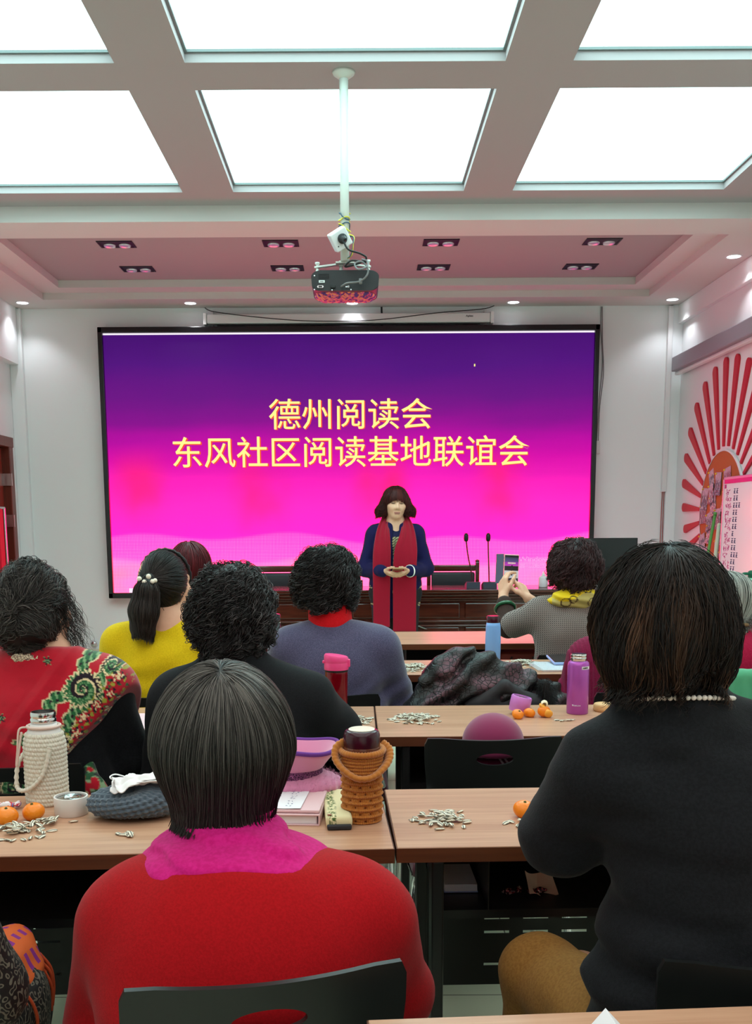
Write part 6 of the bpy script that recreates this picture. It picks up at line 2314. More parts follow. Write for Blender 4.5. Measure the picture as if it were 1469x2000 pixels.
S.fn(lambda P, D: D + 0.0040 * np.sin((P[:, 2] * 0.8 + P[:, 0] * 0.45) * 90 + 3 * vnoise(P, 7, 2)) * np.clip((1.0 - P[:, 2]) / 0.2, 0, 1) * np.clip(0.12 - P[:, 0], 0, 0.25) * 4 + 0.006 * np.clip(1 - np.abs((P[:, 0] - 0.10) * 0.83 - (P[:, 2] - 0.985) * 0.56 + 0.02) / 0.02, 0, 1) * -0.8)


def paisley(v):
    """printed border of scrolls, flowers and leaves; plain red ground with small sprigs"""
    x, z = v[:, 0], v[:, 2]
    red, dk, gr, gl, cr, bk, yl = [A(srgb(*c)[:3]) for c in ((176, 6, 34), (140, 4, 26), (30, 92, 50), (120, 160, 110), (226, 206, 160), (28, 14, 26), (150, 150, 50))]
    col = np.tile(red, (len(v), 1))
    col[vnoise(v, 60, 2) > 0.35] = red * 0.93
    u = (x - 0.185) * nrm[0] + (z - 0.862) * nrm[2]          # 0 at the hem, negative inwards
    w = (x - 0.185) * 0.56 + (z - 0.862) * 0.78              # along the hem
    fold = (x - 0.10) * 0.83 - (z - 0.985) * 0.56            # right of the turned edge
    zone = (fold > -0.015) & (u < 0.01)

    def paint(m, c):
        col[m & zone] = c
    # leafy stem running along the hem
    for off, amp, wd in ((-0.105, 0.012, 0.016), (-0.055, 0.010, 0.013)):
        d = np.abs(u - off - amp * np.sin(w * 55))
        lf = d < wd * (0.55 + 0.45 * np.abs(np.sin(w * 120)))
        edge = d < (wd + 0.003) * (0.6 + 0.45 * np.abs(np.sin(w * 120)))
        m = (vnoise(np.stack([w, u, 0 * w], 1), 16, 8) > -0.25)
        paint(edge & m, cr * 0.85)
        paint(lf & m, gr)
        paint(lf & m & (np.sin(w * 420 + u * 260) > 0.35), gl)
        paint(lf & m & (np.sin(w * 260) * np.sin(u * 330) > 0.55), bk)
    # two scroll motifs
    for cx, cz, s, hand in ((0.135, 0.935, 1.05, 1), (0.195, 0.985, 0.55, -1), (0.075, 0.815, 0.9, 1), (-0.02, 0.72, 0.9, -1)):
        dx, dz = (x - cx) * hand, z - cz
        r = np.sqrt(dx * dx + dz * dz) / s
        th = np.arctan2(dz, dx)
        sp = np.mod(th / (2 * PI) + np.log(np.maximum(r, 1e-4) / 0.004) / 1.25, 1)
        teeth = 0.0035 * np.sin(th * 22)
        inside = r < 0.036 + teeth
        paint(r < 0.040 + teeth, cr)
        paint(inside, bk)
        paint(inside & (sp < 0.62), gr)
        paint(inside & (sp < 0.62) & (sp > 0.50), cr)
        paint(inside & (np.mod(sp * 6 + th * 4, 1) < 0.3) & (sp < 0.45), gl)
    # flowers near the hem
    cell = 0.034
    fi, fj = np.floor(w / cell), np.floor((u + 0.05) / cell)
    jx = 0.5 + 0.25 * np.sin(fi * 12.9 + fj * 78.2)
    jy = 0.5 + 0.25 * np.sin(fi * 39.3 + fj * 11.1)
    a, b = (w / cell - fi - jx) * cell, ((u + 0.05) / cell - fj - jy) * cell
    r = np.sqrt(a * a + b * b)
    th = np.arctan2(b, a)
    near = (u > -0.052) & (u < -0.004)
    paint(near & (r < 0.015 * (0.8 + 0.3 * np.sin(th * 5 + fi))), bk)
    paint(near & (r < 0.0105 * (0.75 + 0.35 * np.sin(th * 5 + fi * 2))), cr)
    paint(near & (r < 0.0105) & (np.sin(th * 3 + r * 900) > 0.5), red * 1.1)
    paint(near & (r > 0.0145) & (r < 0.021) & (np.sin(th * 4 + fj * 2 + fi) > 0.55), yl)
    paint(near & (r > 0.0145) & (r < 0.020) & (np.sin(th * 4 + fj * 2 + fi) < -0.75), gr)
    # sprigs on the plain part
    for cx, cz in ((-0.045, 0.875), (0.085, 0.935), (-0.14, 0.93), (0.05, 1.0)):
        dx, dz = x - cx, z - cz
        r = np.sqrt(dx * dx + dz * dz)
        th = np.arctan2(dz, dx)
        m = (r < 0.011 * (0.8 + 0.3 * np.sin(th * 6))) & (fold <= -0.015)
        col[m] = bk
        col[m & (np.sin(r * 1800 + th * 2) > 0)] = gl * 0.8
    return col


soft('shawl', S, M_shawl, t, 0.0034, col=paisley)
tl_ = SDF().cap((0.11, -0.03, 0.78), (0.15, -0.10, 0.70), 0.018, 0.024, 0.02, (0.8, 1.6, 1)).cap((0.15, -0.10, 0.70), (0.235, -0.13, 0.60), 0.024, 0.030, 0.02, (0.8, 1.6, 1))


def tailcol(v):
    c = paisley(v)
    s = vnoise(v, 55, 3)
    c[:] = A(srgb(28, 14, 26)[:3])
    c[s > -0.25] = A(srgb(30, 80, 46)[:3])
    c[s > 0.05] = A(srgb(130, 160, 120)[:3])
    c[s > 0.16] = A(srgb(176, 8, 34)[:3])
    c[s > 0.50] = A(srgb(226, 200, 160)[:3])
    return c


soft('shawl_end', tl_, M_shawl, t, 0.005, col=tailcol)
soft('lace_collar', SDF().cap((-0.02, -0.035, 1.005), (0.07, -0.025, 1.0), 0.022, 0.022, 0.02, (1, 1, 1.5)).fn(lambda P, D: D + 0.002 * np.sin(P[:, 0] * 420) * np.sin(P[:, 2] * 400)), mat('lace_trim', srgb(190, 170, 140), 0.8, fn=lambda n: n.color(n.mix(n.voronoi(160, feature='DISTANCE_TO_EDGE').step(0.02, 0.1), srgb(90, 30, 40), srgb(214, 196, 166)))), t, 0.005)
hc = A(p['head'])
H = SDF()
H.ell(hc + A((0, -0.006, 0.018)), (0.081, 0.102, 0.096), 0.03)
H.cap(hc + A((-0.026, -0.078, -0.035)), hc + A((0.030, -0.078, -0.03)), 0.046, 0.044, 0.03)
H.cap(hc + A((0.0, -0.05, -0.05)), hc + A((0.0, -0.05, -0.075)), 0.060, 0.050, 0.03)
H.ell(hc + A((0.05, 0.115, -0.045)), (0.070, 0.075, 0.09), 0.02, op='s')
H.fn(lambda P, D: D + 0.004 * vnoise(P, 30, 3))
tie = hc + A((0.0, -0.115, 0.0))


def flow2(P):
    up = (P[:, 2] > hc[2] - 0.005)[:, None]
    a = to_point(tie)(P)
    b = radial_flow(tie, 0.6, 1.0)(P) + vnoise(P, 20, 4)[:, None] * A((0.8, 0, 0.3), np.float32)
    return np.where(up, a, b)


g1 = grow(H, flow2, 3000, (0.05, 0.13), 14, (-0.002, 0.005), wob=0.35, seed=21, clump=(260, 0.45))
g4 = grow(H, radial_flow(tie, 0.6, 1.0), 1600, (0.04, 0.10), 14, (0.0, 0.006), wob=0.5, seed=24, keep=lambda c: (c[:, 2] < hc[2] + 0.02) & (c[:, 1] < hc[1] - 0.02))
g2 = grow(H, flow2, 700, (0.05, 0.12), 14, (0.002, 0.010), curl=0.006, pitch=0.05, wob=0.9, seed=22)
r_ = np.random.default_rng(9)
fly0 = hc + np.stack([r_.uniform(0.06, 0.09, 150), r_.uniform(-0.03, 0.05, 150), r_.uniform(-0.06, 0.05, 150)], 1)
uu = np.linspace(0, 1, 16)[None, :, None]
ln_ = r_.uniform(0.04, 0.10, 150)[:, None, None]
fly = fly0[:, None] + ln_ * (uu * A((0.42, 0.0, -0.62)) + uu ** 2 * A((0.15, 0, -0.5))) + 0.007 * np.stack([np.sin(uu[..., 0] * 13 + r_.uniform(0, 6, (150, 1))), np.cos(uu[..., 0] * 11 + r_.uniform(0, 6, (150, 1))), np.sin(uu[..., 0] * 9 + r_.uniform(0, 6, (150, 1)))], -1) * uu
hair_obj('hair', H, [(g1, 0.0012, tones(g1, 0.02, 0.22, 20, 1, 0.05, 0.6)), (g2, 0.0009, tones(g2, 0.05, 0.4, 20, 2, 0.1, 0.7)), (g4, 0.0011, tones(g4, 0.03, 0.3, 20, 3, 0.08, 0.6)), (fly, 0.0006, 0.15)], M_hairk, t, 0.007, base_tone=0.05)

# ---------------- curly-haired woman in the black coat
M_coat = knit('black_felt_coat', (16, 17, 20), (26, 27, 30), 420, 0.2, 0.25)


def curly(t, hc, rad, n, seed, tone, m=CURLB, low=0.07, curl=0.007, pitch=0.032, w=0.0013, face=(0, 0.12, -0.05), lump=0.006, grey=0.05, gl=0.7):
    H = SDF()
    H.ell(hc + A((0, -0.008, 0.014)), rad, 0.03)
    H.cap(hc + A((-0.015, -0.03, -0.03)), hc + A((0.0, -0.04, -low)), rad[0] * 0.86, rad[0] * 0.66, 0.04)
    H.cap(hc + A((0.015, -0.03, -0.03)), hc + A((0.0, -0.04, -low)), rad[0] * 0.86, rad[0] * 0.66, 0.04)
    H.ell(hc + A(face), (0.066, 0.075, 0.095), 0.02, op='s')
    H.fn(lambda P, D: D + lump * vnoise(P, 32, seed) + lump * 0.5 * vnoise(P, 70, seed + 1))
    cr = hc + A((0.0, -0.025, 0.115))
    g1 = grow(H, radial_flow(cr, 0.9, 0.9), n, (0.05, 0.12), 30, (-0.004, 0.005), curl=curl, pitch=pitch, wob=0.55, seed=seed, clump=(220, 0.65))
    g2 = grow(H, radial_flow(cr, 0.8, 0.9), n // 3, (0.05, 0.10), 22, (0.002, 0.010), curl=curl * 1.25, pitch=pitch * 1.1, wob=0.9, seed=seed + 1)
    return hair_obj('hair', H, [(g1, w, tones(g1, tone[0], tone[1], 24, seed, grey, gl)), (g2, w * 0.75, tones(g2, tone[0], tone[1] * 1.3, 24, seed + 1, grey * 2, gl))], m, t, 0.008, base_tone=tone[0])


t, p, h, R = person(-0.285, 2.43, 'woman in black coat with curly short black hair, behind red sweater', dict(
    chest=(0, 0.0, 0.78), sh=0.160, shz=0.895, shy=0.02, neck=(-0.02, 0.03, 0.99), head=(-0.025, 0.05, 1.108), yaw=-0.25,
    el=((-0.200, 0.06, 0.68), (0.222, 0.11, 0.79)), wr=((-0.085, 0.215, 0.655), (0.10, 0.34, 0.835)), rc=0.158, rh=0.175, ra=0.057, re=0.050, rs=0.060))
trousers(t, M_pants)
S = SDF()
trunk(S, p, 0.012, 0.05)
sleeves(S, p, 0.014)
S.cap((p['neck'][0], 0.025, 0.985), (p['neck'][0], 0.03, 1.005), 0.074, 0.072, 0.03, (1, 0.95, 1))
S.plane((p['neck'][0], 0.03, 1.022), (0, 0.15, 1), 0.01)
S.fn(lambda P, D: D + 0.003 * np.sin((P[:, 0] + P[:, 2]) * 60 + 2 * vnoise(P, 9, 3)) * np.clip((0.85 - P[:, 2]) / 0.1, 0, 1) + 0.0035 * vnoise(P, 15, 5))
soft('coat', S, M_coat, t, 0.009)
S = SDF()
e_, w_ = A(p['el'][1]), A(p['wr'][1])
S.cap(e_ + (w_ - e_) * 0.05 + A((0.028, -0.035, -0.012)), e_ + (w_ - e_) * 0.35 + A((0.030, -0.03, -0.012)), 0.030, 0.030)
soft('cuff_lining', S, M_felt, t, 0.008)
curly(t, A(p['head']), (0.096, 0.106, 0.100), 2600, 31, (0.03, 0.20), grey=0.07)

# ---------------- ponytail woman in yellow
M_yellow = knit('mustard_yellow_wool', (206, 172, 6), (222, 190, 20), 300, 0.25, 0.4)
t, p, h, R = person(-0.683, 3.47, 'woman in mustard yellow sweater with ponytail and pearl hair tie', dict(
    chest=(0, 0.0, 0.80), sh=0.150, shz=0.92, shy=0.02, neck=(0.02, 0.03, 0.985), head=(0.010, 0.05, 1.112), yaw=-0.55, pitch=0.05,
    el=((-0.20, 0.06, 0.70), (0.205, 0.07, 0.70)), wr=((-0.085, 0.215, 0.655), (0.085, 0.215, 0.655)), rc=0.142, rh=0.150, ra=0.050, re=0.042, rs=0.053))
trousers(t, M_pants)
S = SDF()
trunk(S, p, 0.008, 0.05)
sleeves(S, p, 0.008)
S.plane((0.02, 0.03, 1.000), (0, 0.2, 1), 0.008)
S.fn(lambda P, D: D + 0.003 * np.sin((P[:, 2] - 0.3 * P[:, 0]) * 70 + 2 * vnoise(P, 8, 3)) * np.clip((0.92 - P[:, 2]) / 0.1, 0.1, 1) + 0.0025 * vnoise(P, 18, 5))
soft('sweater', S, M_yellow, t, 0.008)
hc = A(p['head'])
H = SDF()
H.ell(hc + A((0, -0.008, 0.016)), (0.081, 0.100, 0.098), 0.03)
H.cap(hc + A((0.0, -0.04, 0.0)), hc + A((0.0, -0.035, -0.045)), 0.068, 0.050, 0.03)
H.ell(hc + A((0.075, 0.095, -0.055)), (0.070, 0.080, 0.10), 0.015, op='s')
tie = hc + A((-0.028, -0.108, 0.018))
tail = SDF().chain([tie, tie + A((-0.006, -0.022, -0.035)), tie + A((-0.016, -0.028, -0.10)), tie + A((-0.022, -0.022, -0.155)), tie + A((-0.010, -0.016, -0.178))], [0.018, 0.036, 0.045, 0.036, 0.022], 0.02)
g1 = grow(H, to_point(tie), 2600, (0.04, 0.13), 12, (-0.001, 0.003), wob=0.06, seed=41)
r_ = np.random.default_rng(4)
n_ = 1300
a_ = r_.uniform(0, 2 * PI, n_)
q_ = np.sqrt(r_.uniform(0.3, 1, n_))
ctr = np.stack([tie, tie + A((-0.006, -0.022, -0.035)), tie + A((-0.016, -0.028, -0.10)), tie + A((-0.022, -0.022, -0.150)), tie + A((-0.008, -0.016, -0.185))])
rad_ = A([0.012, 0.036, 0.044, 0.036, 0.018])
us = np.linspace(0, 4, 16)
cs = np.stack([np.interp(us, range(5), ctr[:, i]) for i in range(3)], 1)
rs_ = np.interp(us, range(5), rad_)
pt_ = cs[None] + (1.10 * rs_[None] * q_[:, None])[..., None] * np.stack([np.cos(a_)[:, None] + 0.15 * np.sin(us + a_[:, None] * 3), 0.75 * np.sin(a_)[:, None] + 0 * us[None], 0 * us[None] + 0 * a_[:, None]], -1)
g5 = grow(tail, lambda P: np.tile(A((0, 0, -1), np.float32), (len(P), 1)), 1500, (0.05, 0.13), 14, (0.0, 0.004), wob=0.12, seed=44)
TAILV = SDF()
TAILV.ops = H.ops + tail.ops
SM = hair_mat('smooth_black_hair', srgb(13, 11, 11), srgb(96, 84, 78), 0.34)
hair_obj('hair', TAILV, [(g1, 0.0011, tones(g1, 0.03, 0.25, 40, 1)), (pt_.astype(np.float32), 0.0012, tones(pt_, 0.03, 0.30, 30, 2, 0.06, 0.6)), (g5, 0.0010, tones(g5, 0.03, 0.40, 40, 3, 0.06, 0.6))], SM, t, 0.007, base_tone=0.04)
M_bead = mat('cream_bead', srgb(236, 226, 208), 0.3)
ht = obj('hair_tie', tube(B(), [tie + A((0.020 * math.cos(a), -0.006, 0.018 * math.sin(a))) for a in np.linspace(0, 2 * PI, 14, endpoint=False)], 0.005, 8, closed=True), M_black, t, smooth=True)
for dx, dy, dz, r in ((-0.026, -0.032, 0.008, 0.0085), (-0.008, -0.040, -0.002, 0.0080), (0.006, -0.036, 0.016, 0.0085), (0.018, -0.036, -0.001, 0.0080), (0.026, -0.030, 0.002, 0.0075)):
    b_ = obj('bead', ball(B(), (0, 0, 0), r, 14, 10), M_bead, ht, tuple(tie + A((dx, dy, dz))), smooth=True)
bandp = []
for a in np.linspace(-0.35 * PI, 0.55 * PI, 26):
    bandp.append(hc + A((0.085 * math.sin(a) * 1.0, 0.030 + 0.02 * math.sin(a), 0.016 + 0.102 * math.cos(a))))
obj('headband', tube(B(), bandp, [0.0062 + 0.0022 * math.sin(i * 2.6) for i in range(26)], 8), M_black, t, smooth=True)

# ---------------- woman with dyed red hair
M_redtop = knit('scarlet_jacket', (196, 10, 40), (206, 20, 50), 200, 0.2)
t, p, h, R = person(-0.735, 4.42, 'woman with dyed dark red hair sitting in front of the ponytail woman', dict(
    chest=(0, 0.0, 0.80), sh=0.150, shz=0.92, neck=(0.0, 0.03, 0.985), head=(0.0, 0.05, 1.125), yaw=-0.5,
    el=((-0.20, 0.06, 0.70), (0.205, 0.07, 0.70)), wr=((-0.085, 0.215, 0.655), (0.085, 0.215, 0.655)), rc=0.142, rh=0.150, ra=0.050, rs=0.053))
trousers(t, M_pants)
S = SDF()
trunk(S, p, 0.010, 0.05)
sleeves(S, p, 0.010)
S.cap((0, 0.03, 0.985), (0, 0.03, 1.02), 0.066, 0.064, 0.03)
S.plane((0, 0.03, 1.03), (0, 0.1, 1), 0.008)
S.fn(lambda P, D: D + 0.003 * vnoise(P, 18, 5))
soft('jacket', S, M_redtop, t, 0.010)
hc = A(p['head'])
H = SDF()
H.ell(hc + A((0, -0.008, 0.014)), (0.091, 0.106, 0.102), 0.03)
H.cap(hc + A((-0.005, -0.02, -0.02)), hc + A((-0.005, -0.025, -0.105)), 0.082, 0.075, 0.03)
H.ell(hc + A((0.075, 0.10, -0.055)), (0.066, 0.080, 0.10), 0.015, op='s')
REDH = hair_mat('dyed_red_hair', srgb(44, 8, 14), srgb(128, 34, 44), 0.38)
g1 = grow(H, radial_flow(hc + A((0, -0.02, 0.12)), 1.0, 0.8), 2600, (0.06, 0.16), 12, (-0.002, 0.004), wob=0.22, seed=51)
hair_obj('hair', H, [(g1, 0.0016, tones(g1, 0.1, 0.6, 30, 1))], REDH, t, 0.009, base_tone=0.15)

# ---------------- woman in the grey-blue sweater
def speckle(n):
    a = n.noise(420, detail=2)
    b = n.voronoi(330)
    c = n.mix(a.step(0.35, 0.7), srgb(66, 64, 92), srgb(92, 90, 118))
    n.color(n.mix((1.0 - b.step(0.05, 0.16)) * n.noise(90).step(0.5, 0.62), c, srgb(176, 158, 176)))
    n.bump(n.noise(700, detail=2), 0.3, 0.002)


M_greyk = mat('grey_blue_melange', srgb(80, 78, 108), 0.9, spec=0.2, sheen=0.4, fn=speckle)
t, p, h, R = person(-0.080, 3.47, 'woman in grey-blue sweater with red collar and curly black hair', dict(
    chest=(0, -0.01, 0.785), sh=0.160, shz=0.900, shy=0.0, neck=(-0.015, 0.02, 0.975), head=(-0.030, 0.05, 1.124), pitch=0.1,
    el=((-0.215, 0.05, 0.70), (0.225, 0.06, 0.68)), wr=((-0.085, 0.215, 0.655), (0.085, 0.215, 0.655)), rc=0.158, rh=0.165, ra=0.057, re=0.046, rs=0.060))
trousers(t, M_pants)
S = SDF()
trunk(S, p, 0.010, 0.055)
sleeves(S, p, 0.010)
S.plane((-0.015, 0.02, 0.990), (0, 0.2, 1), 0.01)
S.fn(lambda P, D: D + 0.0045 * np.sin((P[:, 2] - 0.5 * np.abs(P[:, 0])) * 78 + 2 * vnoise(P, 8, 3)) * np.clip((0.84 - P[:, 2]) / 0.1, 0, 1) * np.clip(np.abs(P[:, 0]) / 0.12, 0, 1) + 0.0025 * vnoise(P, 18, 5))
soft('sweater', S, M_greyk, t, 0.008)
S = SDF().cap((-0.015, 0.02, 0.980), (-0.018, 0.026, 1.030), 0.076, 0.074, 0.02)
S.plane((-0.015, 0.02, 1.036), (-0.15, 0.1, 1), 0.008)
soft('collar', S, knit('red_collar_wool', (206, 14, 24), (216, 24, 34), 300, 0.2), t, 0.007)
curly(t, A(p['head']), (0.104, 0.110, 0.103), 2600, 61, (0.02, 0.16), low=0.045, grey=0.05, pitch=0.036, curl=0.008, w=0.0014)

# ---------------- person in the maroon ribbed sweater
M_rib = knit('maroon_rib_knit', (112, 14, 52), (128, 24, 64), 260, 0.9, 0.4, rib=520)
t, p, h, R = person(0.940, 3.47, 'person in maroon ribbed sweater behind the purple flask', dict(
    chest=(0, 0.02, 0.76), sh=0.138, shz=0.850, shy=0.06, neck=(0.05, 0.10, 0.93), head=(0.10, 0.17, 1.03), pitch=0.35,
    el=((-0.180, 0.08, 0.70), (0.175, 0.09, 0.70)), wr=((-0.085, 0.215, 0.655), (0.085, 0.215, 0.655)), rc=0.140, rh=0.155, ra=0.054, re=0.046, rs=0.058))
trousers(t, M_pants)
S = SDF()
trunk(S, p, 0.010, 0.055)
sleeves(S, p, 0.010)
S.plane((0.02, 0.09, 0.955), (0, 0.4, 1), 0.01)
S.fn(lambda P, D: D + 0.0016 * np.sin(np.arctan2(P[:, 0], 0.40 - np.abs(P[:, 2] - 1.0) * 0.0) * 260))
soft('sweater', S, M_rib, t, 0.007)
curly(t, A(p['head']), (0.094, 0.106, 0.098), 900, 71, (0.03, 0.2))

# ---------------- grey-haired woman at the right edge
t, p, h, R = person(1.295, 3.47, 'grey-haired woman with pinned hair and crimson top, right edge', dict(
    chest=(0, 0.0, 0.78), sh=0.150, shz=0.885, shy=0.04, neck=(0.0, 0.07, 0.945), head=(0.0, 0.085, 1.030), pitch=0.2,
    el=((-0.175, 0.06, 0.68), (0.205, 0.07, 0.68)), wr=((-0.085, 0.215, 0.655), (0.085, 0.215, 0.655)), rc=0.150, rh=0.160, ra=0.054, rs=0.058))
trousers(t, M_pants)
S = SDF()
trunk(S, p, 0.010, 0.055)
sleeves(S, p, 0.010)
S.plane((0.0, 0.06, 0.955), (0, 0.3, 1), 0.01)
soft('top', S, knit('crimson_fleece', (150, 8, 50), (164, 18, 62), 200, 0.3), t, 0.009)
hc = A(p['head'])
H = SDF()
H.ell(hc + A((0, -0.006, 0.012)), (0.100, 0.110, 0.100), 0.03)
H.cap(hc + A((-0.02, -0.06, -0.05)), hc + A((0.01, -0.07, -0.10)), 0.062, 0.045, 0.03)
H.ell(hc + A((0, 0.125, -0.06)), (0.066, 0.075, 0.095), 0.02, op='s')
SILV = hair_mat('silver_grey_hair', srgb(44, 44, 40), srgb(196, 198, 190), 0.4)
pin = hc + A((0.0, -0.12, -0.062))
g1 = grow(H, lambda P: to_point(pin, 0.7)(P) + radial_flow(hc + A((-0.03, 0.0, 0.12)), 0.6, 0.5)(P) * 0.6, 3000, (0.07, 0.16), 14, (-0.002, 0.004), wob=0.15, seed=81)
g2 = grow(H, radial_flow(pin, 0.5, 0.8), 500, (0.04, 0.08), 14, (0.0, 0.012), curl=0.007, pitch=0.05, wob=0.6, seed=82, keep=lambda c: c[:, 2] < hc[2] - 0.05)
hair_obj('hair', H, [(g1, 0.0013, tones(g1, 0.05, 0.75, 50, 1, 0.25, 1.0, 0.4)), (g2, 0.001, tones(g2, 0.1, 0.5, 30, 2))], SILV, t, 0.008, base_tone=0.12)
cl = box((0, 0, 0), (0.07, 0.012, 0.012), 0.005)
obj('hair_clip', cl, mat('amber_clip', srgb(120, 92, 62), 0.3), t, tuple(pin + A((0.0, -0.008, 0.0))))

# ---------------- woman taking a picture
def hound(n):
    x, y, z = n.xyz()
    s = 125.0
    a, b = (x * s).fract(), (z * s).fract()
    k = (a.lt(0.5) * b.lt(0.5)) + (a.gt(0.5) * b.gt(0.5)) * ((a + b).fract().lt(0.5))
    n.color(n.mix(k, srgb(142, 128, 122), srgb(40, 32, 34)))
    n.bump(n.noise(500), 0.3, 0.002)


M_hound = mat('houndstooth_wool', srgb(110, 98, 96), 0.85, spec=0.2, sheen=0.2, fn=hound)
M_brownk = knit('dark_brown_jersey', (52, 36, 32), (62, 44, 38), 300, 0.2)
PHX, PHY, PHZ = 0.712, 4.79, 1.098          # phone centre, world
rx, ry_ = 0.945, 4.42
lw_, rw_ = A((0.676 - rx, 4.700 - ry_, 0.975)), A((0.792 - rx, 4.69 - ry_, 0.965))
t, p, h, R = person(rx, ry_, 'woman in houndstooth sweater and yellow scarf raising a phone to film', dict(
    chest=(0, 0.02, 0.80), sh=0.150, shz=0.925, shy=0.05, neck=(0.015, 0.05, 0.985), head=(0.012, 0.07, 1.128), yaw=0.25,
    el=((-0.262, 0.16, 0.845), (0.10, 0.27, 0.80)), wr=(tuple(lw_), tuple(rw_)), rc=0.145, rh=0.150, ra=0.052, re=0.041, rw=0.031, rs=0.055), skin_vox=0.0055,
    handargs=(dict(d=(0.02, 0.50, 0.85), back=(-0.85, -0.35, 0.25), side=1, curl=0.55, thumb=0.6), dict(d=(-0.38, 0.50, 0.75), back=(0.65, -0.45, 0.4), side=-1, curl=0.6, thumb=0.6)))
trousers(t, M_pants)
S = SDF()
trunk(S, p, 0.010, 0.05)
for i, u in ((0, 0.80), (1, 0.8)):
    s = (-1, 1)[i]
    a = A((s * p['sh'], p['shy'], p['shz'] - 0.015))
    e = A(p['el'][i])
    S.cap(a, a + (e - a) * u, p['ra'] + 0.012, p['re'] + 0.020, 0.035)
S.plane((0.015, 0.05, 1.002), (0, 0.2, 1), 0.008)
S.fn(lambda P, D: D + 0.0025 * vnoise(P, 20, 5))
soft('sweater', S, M_hound, t, 0.009)
for i in (0, 1):
    S = SDF()
    s = (-1, 1)[i]
    a = A((s * p['sh'], p['shy'], p['shz'] - 0.015))
    e, w = A(p['el'][i]), A(p['wr'][i])
    S.cap(a + (e - a) * 0.6, e, p['re'] + 0.006, p['re'] + 0.006, 0.02)
    S.cap(e, e + (w - e) * (0.78 if i == 0 else 0.4), p['re'] + 0.006, p['rw'] + 0.005, 0.02)
    soft('undersleeve', S, M_brownk, t, 0.008)
e, w = A(p['el'][0]), A(p['wr'][0])
ax = (w - e) / np.linalg.norm(w - e)
bc_ = e + (w - e) * 0.62
u1 = np.cross(ax, A((0, 1, 0)))
u1 /= np.linalg.norm(u1)
u2 = np.cross(ax, u1)
obj('jade_bangle', tube(B(), [bc_ + 0.044 * (math.cos(a) * u1 + math.sin(a) * u2) for a in np.linspace(0, 2 * PI, 28, endpoint=False)], 0.0085, 10, closed=True), mat('jade', srgb(28, 92, 56), 0.2, coat=0.4), t, smooth=True)
S = SDF().cap((0.015, 0.04, 0.985), (0.012, 0.055, 1.035), 0.078, 0.072, 0.02)
S.cap((-0.05, -0.01, 0.985), (0.09, -0.012, 0.985), 0.046, 0.046, 0.03, (1, 1, 1.35)).cap((-0.05, 0.0, 0.98), (-0.135, 0.03, 0.945), 0.030, 0.020, 0.03).cap((-0.135, 0.03, 0.945), (-0.165, 0.06, 0.905), 0.018, 0.014, 0.02)
S.fn(lambda P, D: D + 0.0030 * np.sin(P[:, 2] * 170 + P[:, 0] * 40 + 2 * vnoise(P, 14, 3)))


def scarfcol(v):
    ylw, olive, brn = A(srgb(226, 190, 20)[:3]), A(srgb(178, 160, 92)[:3]), A(srgb(70, 46, 26)[:3])
    c = np.tile(ylw, (len(v), 1))
    low = v[:, 2] < 0.995 + 0.02 * np.sin(v[:, 0] * 30)
    c[low & (v[:, 0] > -0.10)] = olive
    for cx, cz, r0 in ((-0.045, 0.972, 0.022), (-0.015, 0.985, 0.017), (0.075, 0.972, 0.024), (0.105, 0.98, 0.016), (0.05, 1.03, 0.02)):
        r = np.hypot(v[:, 0] - cx, (v[:, 2] - cz) * 1.2)
        c[np.abs(r - r0) < 0.0028] = brn
    return c


soft('scarf', S, mat('printed_silk', srgb(226, 190, 20), **vc_fn(0.55, 0.1, 200, 0.1)), t, 0.005, col=scarfcol)
BRC = hair_mat('dark_brown_curls', srgb(22, 12, 13), srgb(112, 70, 72), 0.36)
curly(t, A(p['head']), (0.106, 0.112, 0.102), 2600, 91, (0.05, 0.35), BRC, low=0.060, curl=0.006, pitch=0.05, w=0.0016, face=(-0.05, 0.12, -0.05), grey=0.02)
# the phone she holds, screen towards her
ph = thing('mobile_phone', 'phone in an open flip cover held up showing the stage', 'phone', (PHX, PHY, PHZ), rot=(-0.10, 0.05, 0.10))
obj('body', box((0.012, 0, 0), (0.072, 0.009, 0.138), 0.004), mat('pale_gold_phone', srgb(214, 176, 170), 0.3, 0.4), ph)
obj('flip_cover', box((-0.040, 0.014, 0.001), (0.040, 0.004, 0.140), 0.0015, rz=-0.7), mat('slate_leather', srgb(84, 88, 112), 0.5), ph)


def shot_fn(n):
    x, y, z = n.xyz()
    c = n.ramp((z + 0.069) / 0.138, [(0.0, srgb(40, 36, 44)), (0.19, srgb(48, 44, 50)), (0.20, srgb(196, 198, 204)), (0.44, srgb(206, 206, 212)), (0.455, srgb(30, 16, 22)), (0.60, srgb(34, 18, 26)), (0.61, srgb(206, 60, 190)), (0.74, srgb(150, 40, 170)), (0.75, srgb(90, 70, 130)), (0.88, srgb(60, 58, 92)), (0.90, srgb(20, 20, 24))], 'LINEAR')
    ttl = (z - 0.028).abs().lt(0.0035) * (x - 0.012).abs().lt(0.018) * ((x * 900.0).sin().gt(-0.5))
    c = n.mix(ttl, c, srgb(255, 235, 200))
    fig = (x - 0.014).abs().lt(0.0035) * z.lt(0.018) * z.gt(-0.030)
    c = n.mix(fig, c, srgb(28, 24, 34))
    for k in (-0.010, 0.012, 0.034):
        d = (x - k) * (x - k) + (z + 0.052) * (z + 0.052)
        c = n.mix(d.lt(0.000012), c, srgb(236, 236, 236))
    n.put(n.bsdf.inputs['Emission Color'], c)


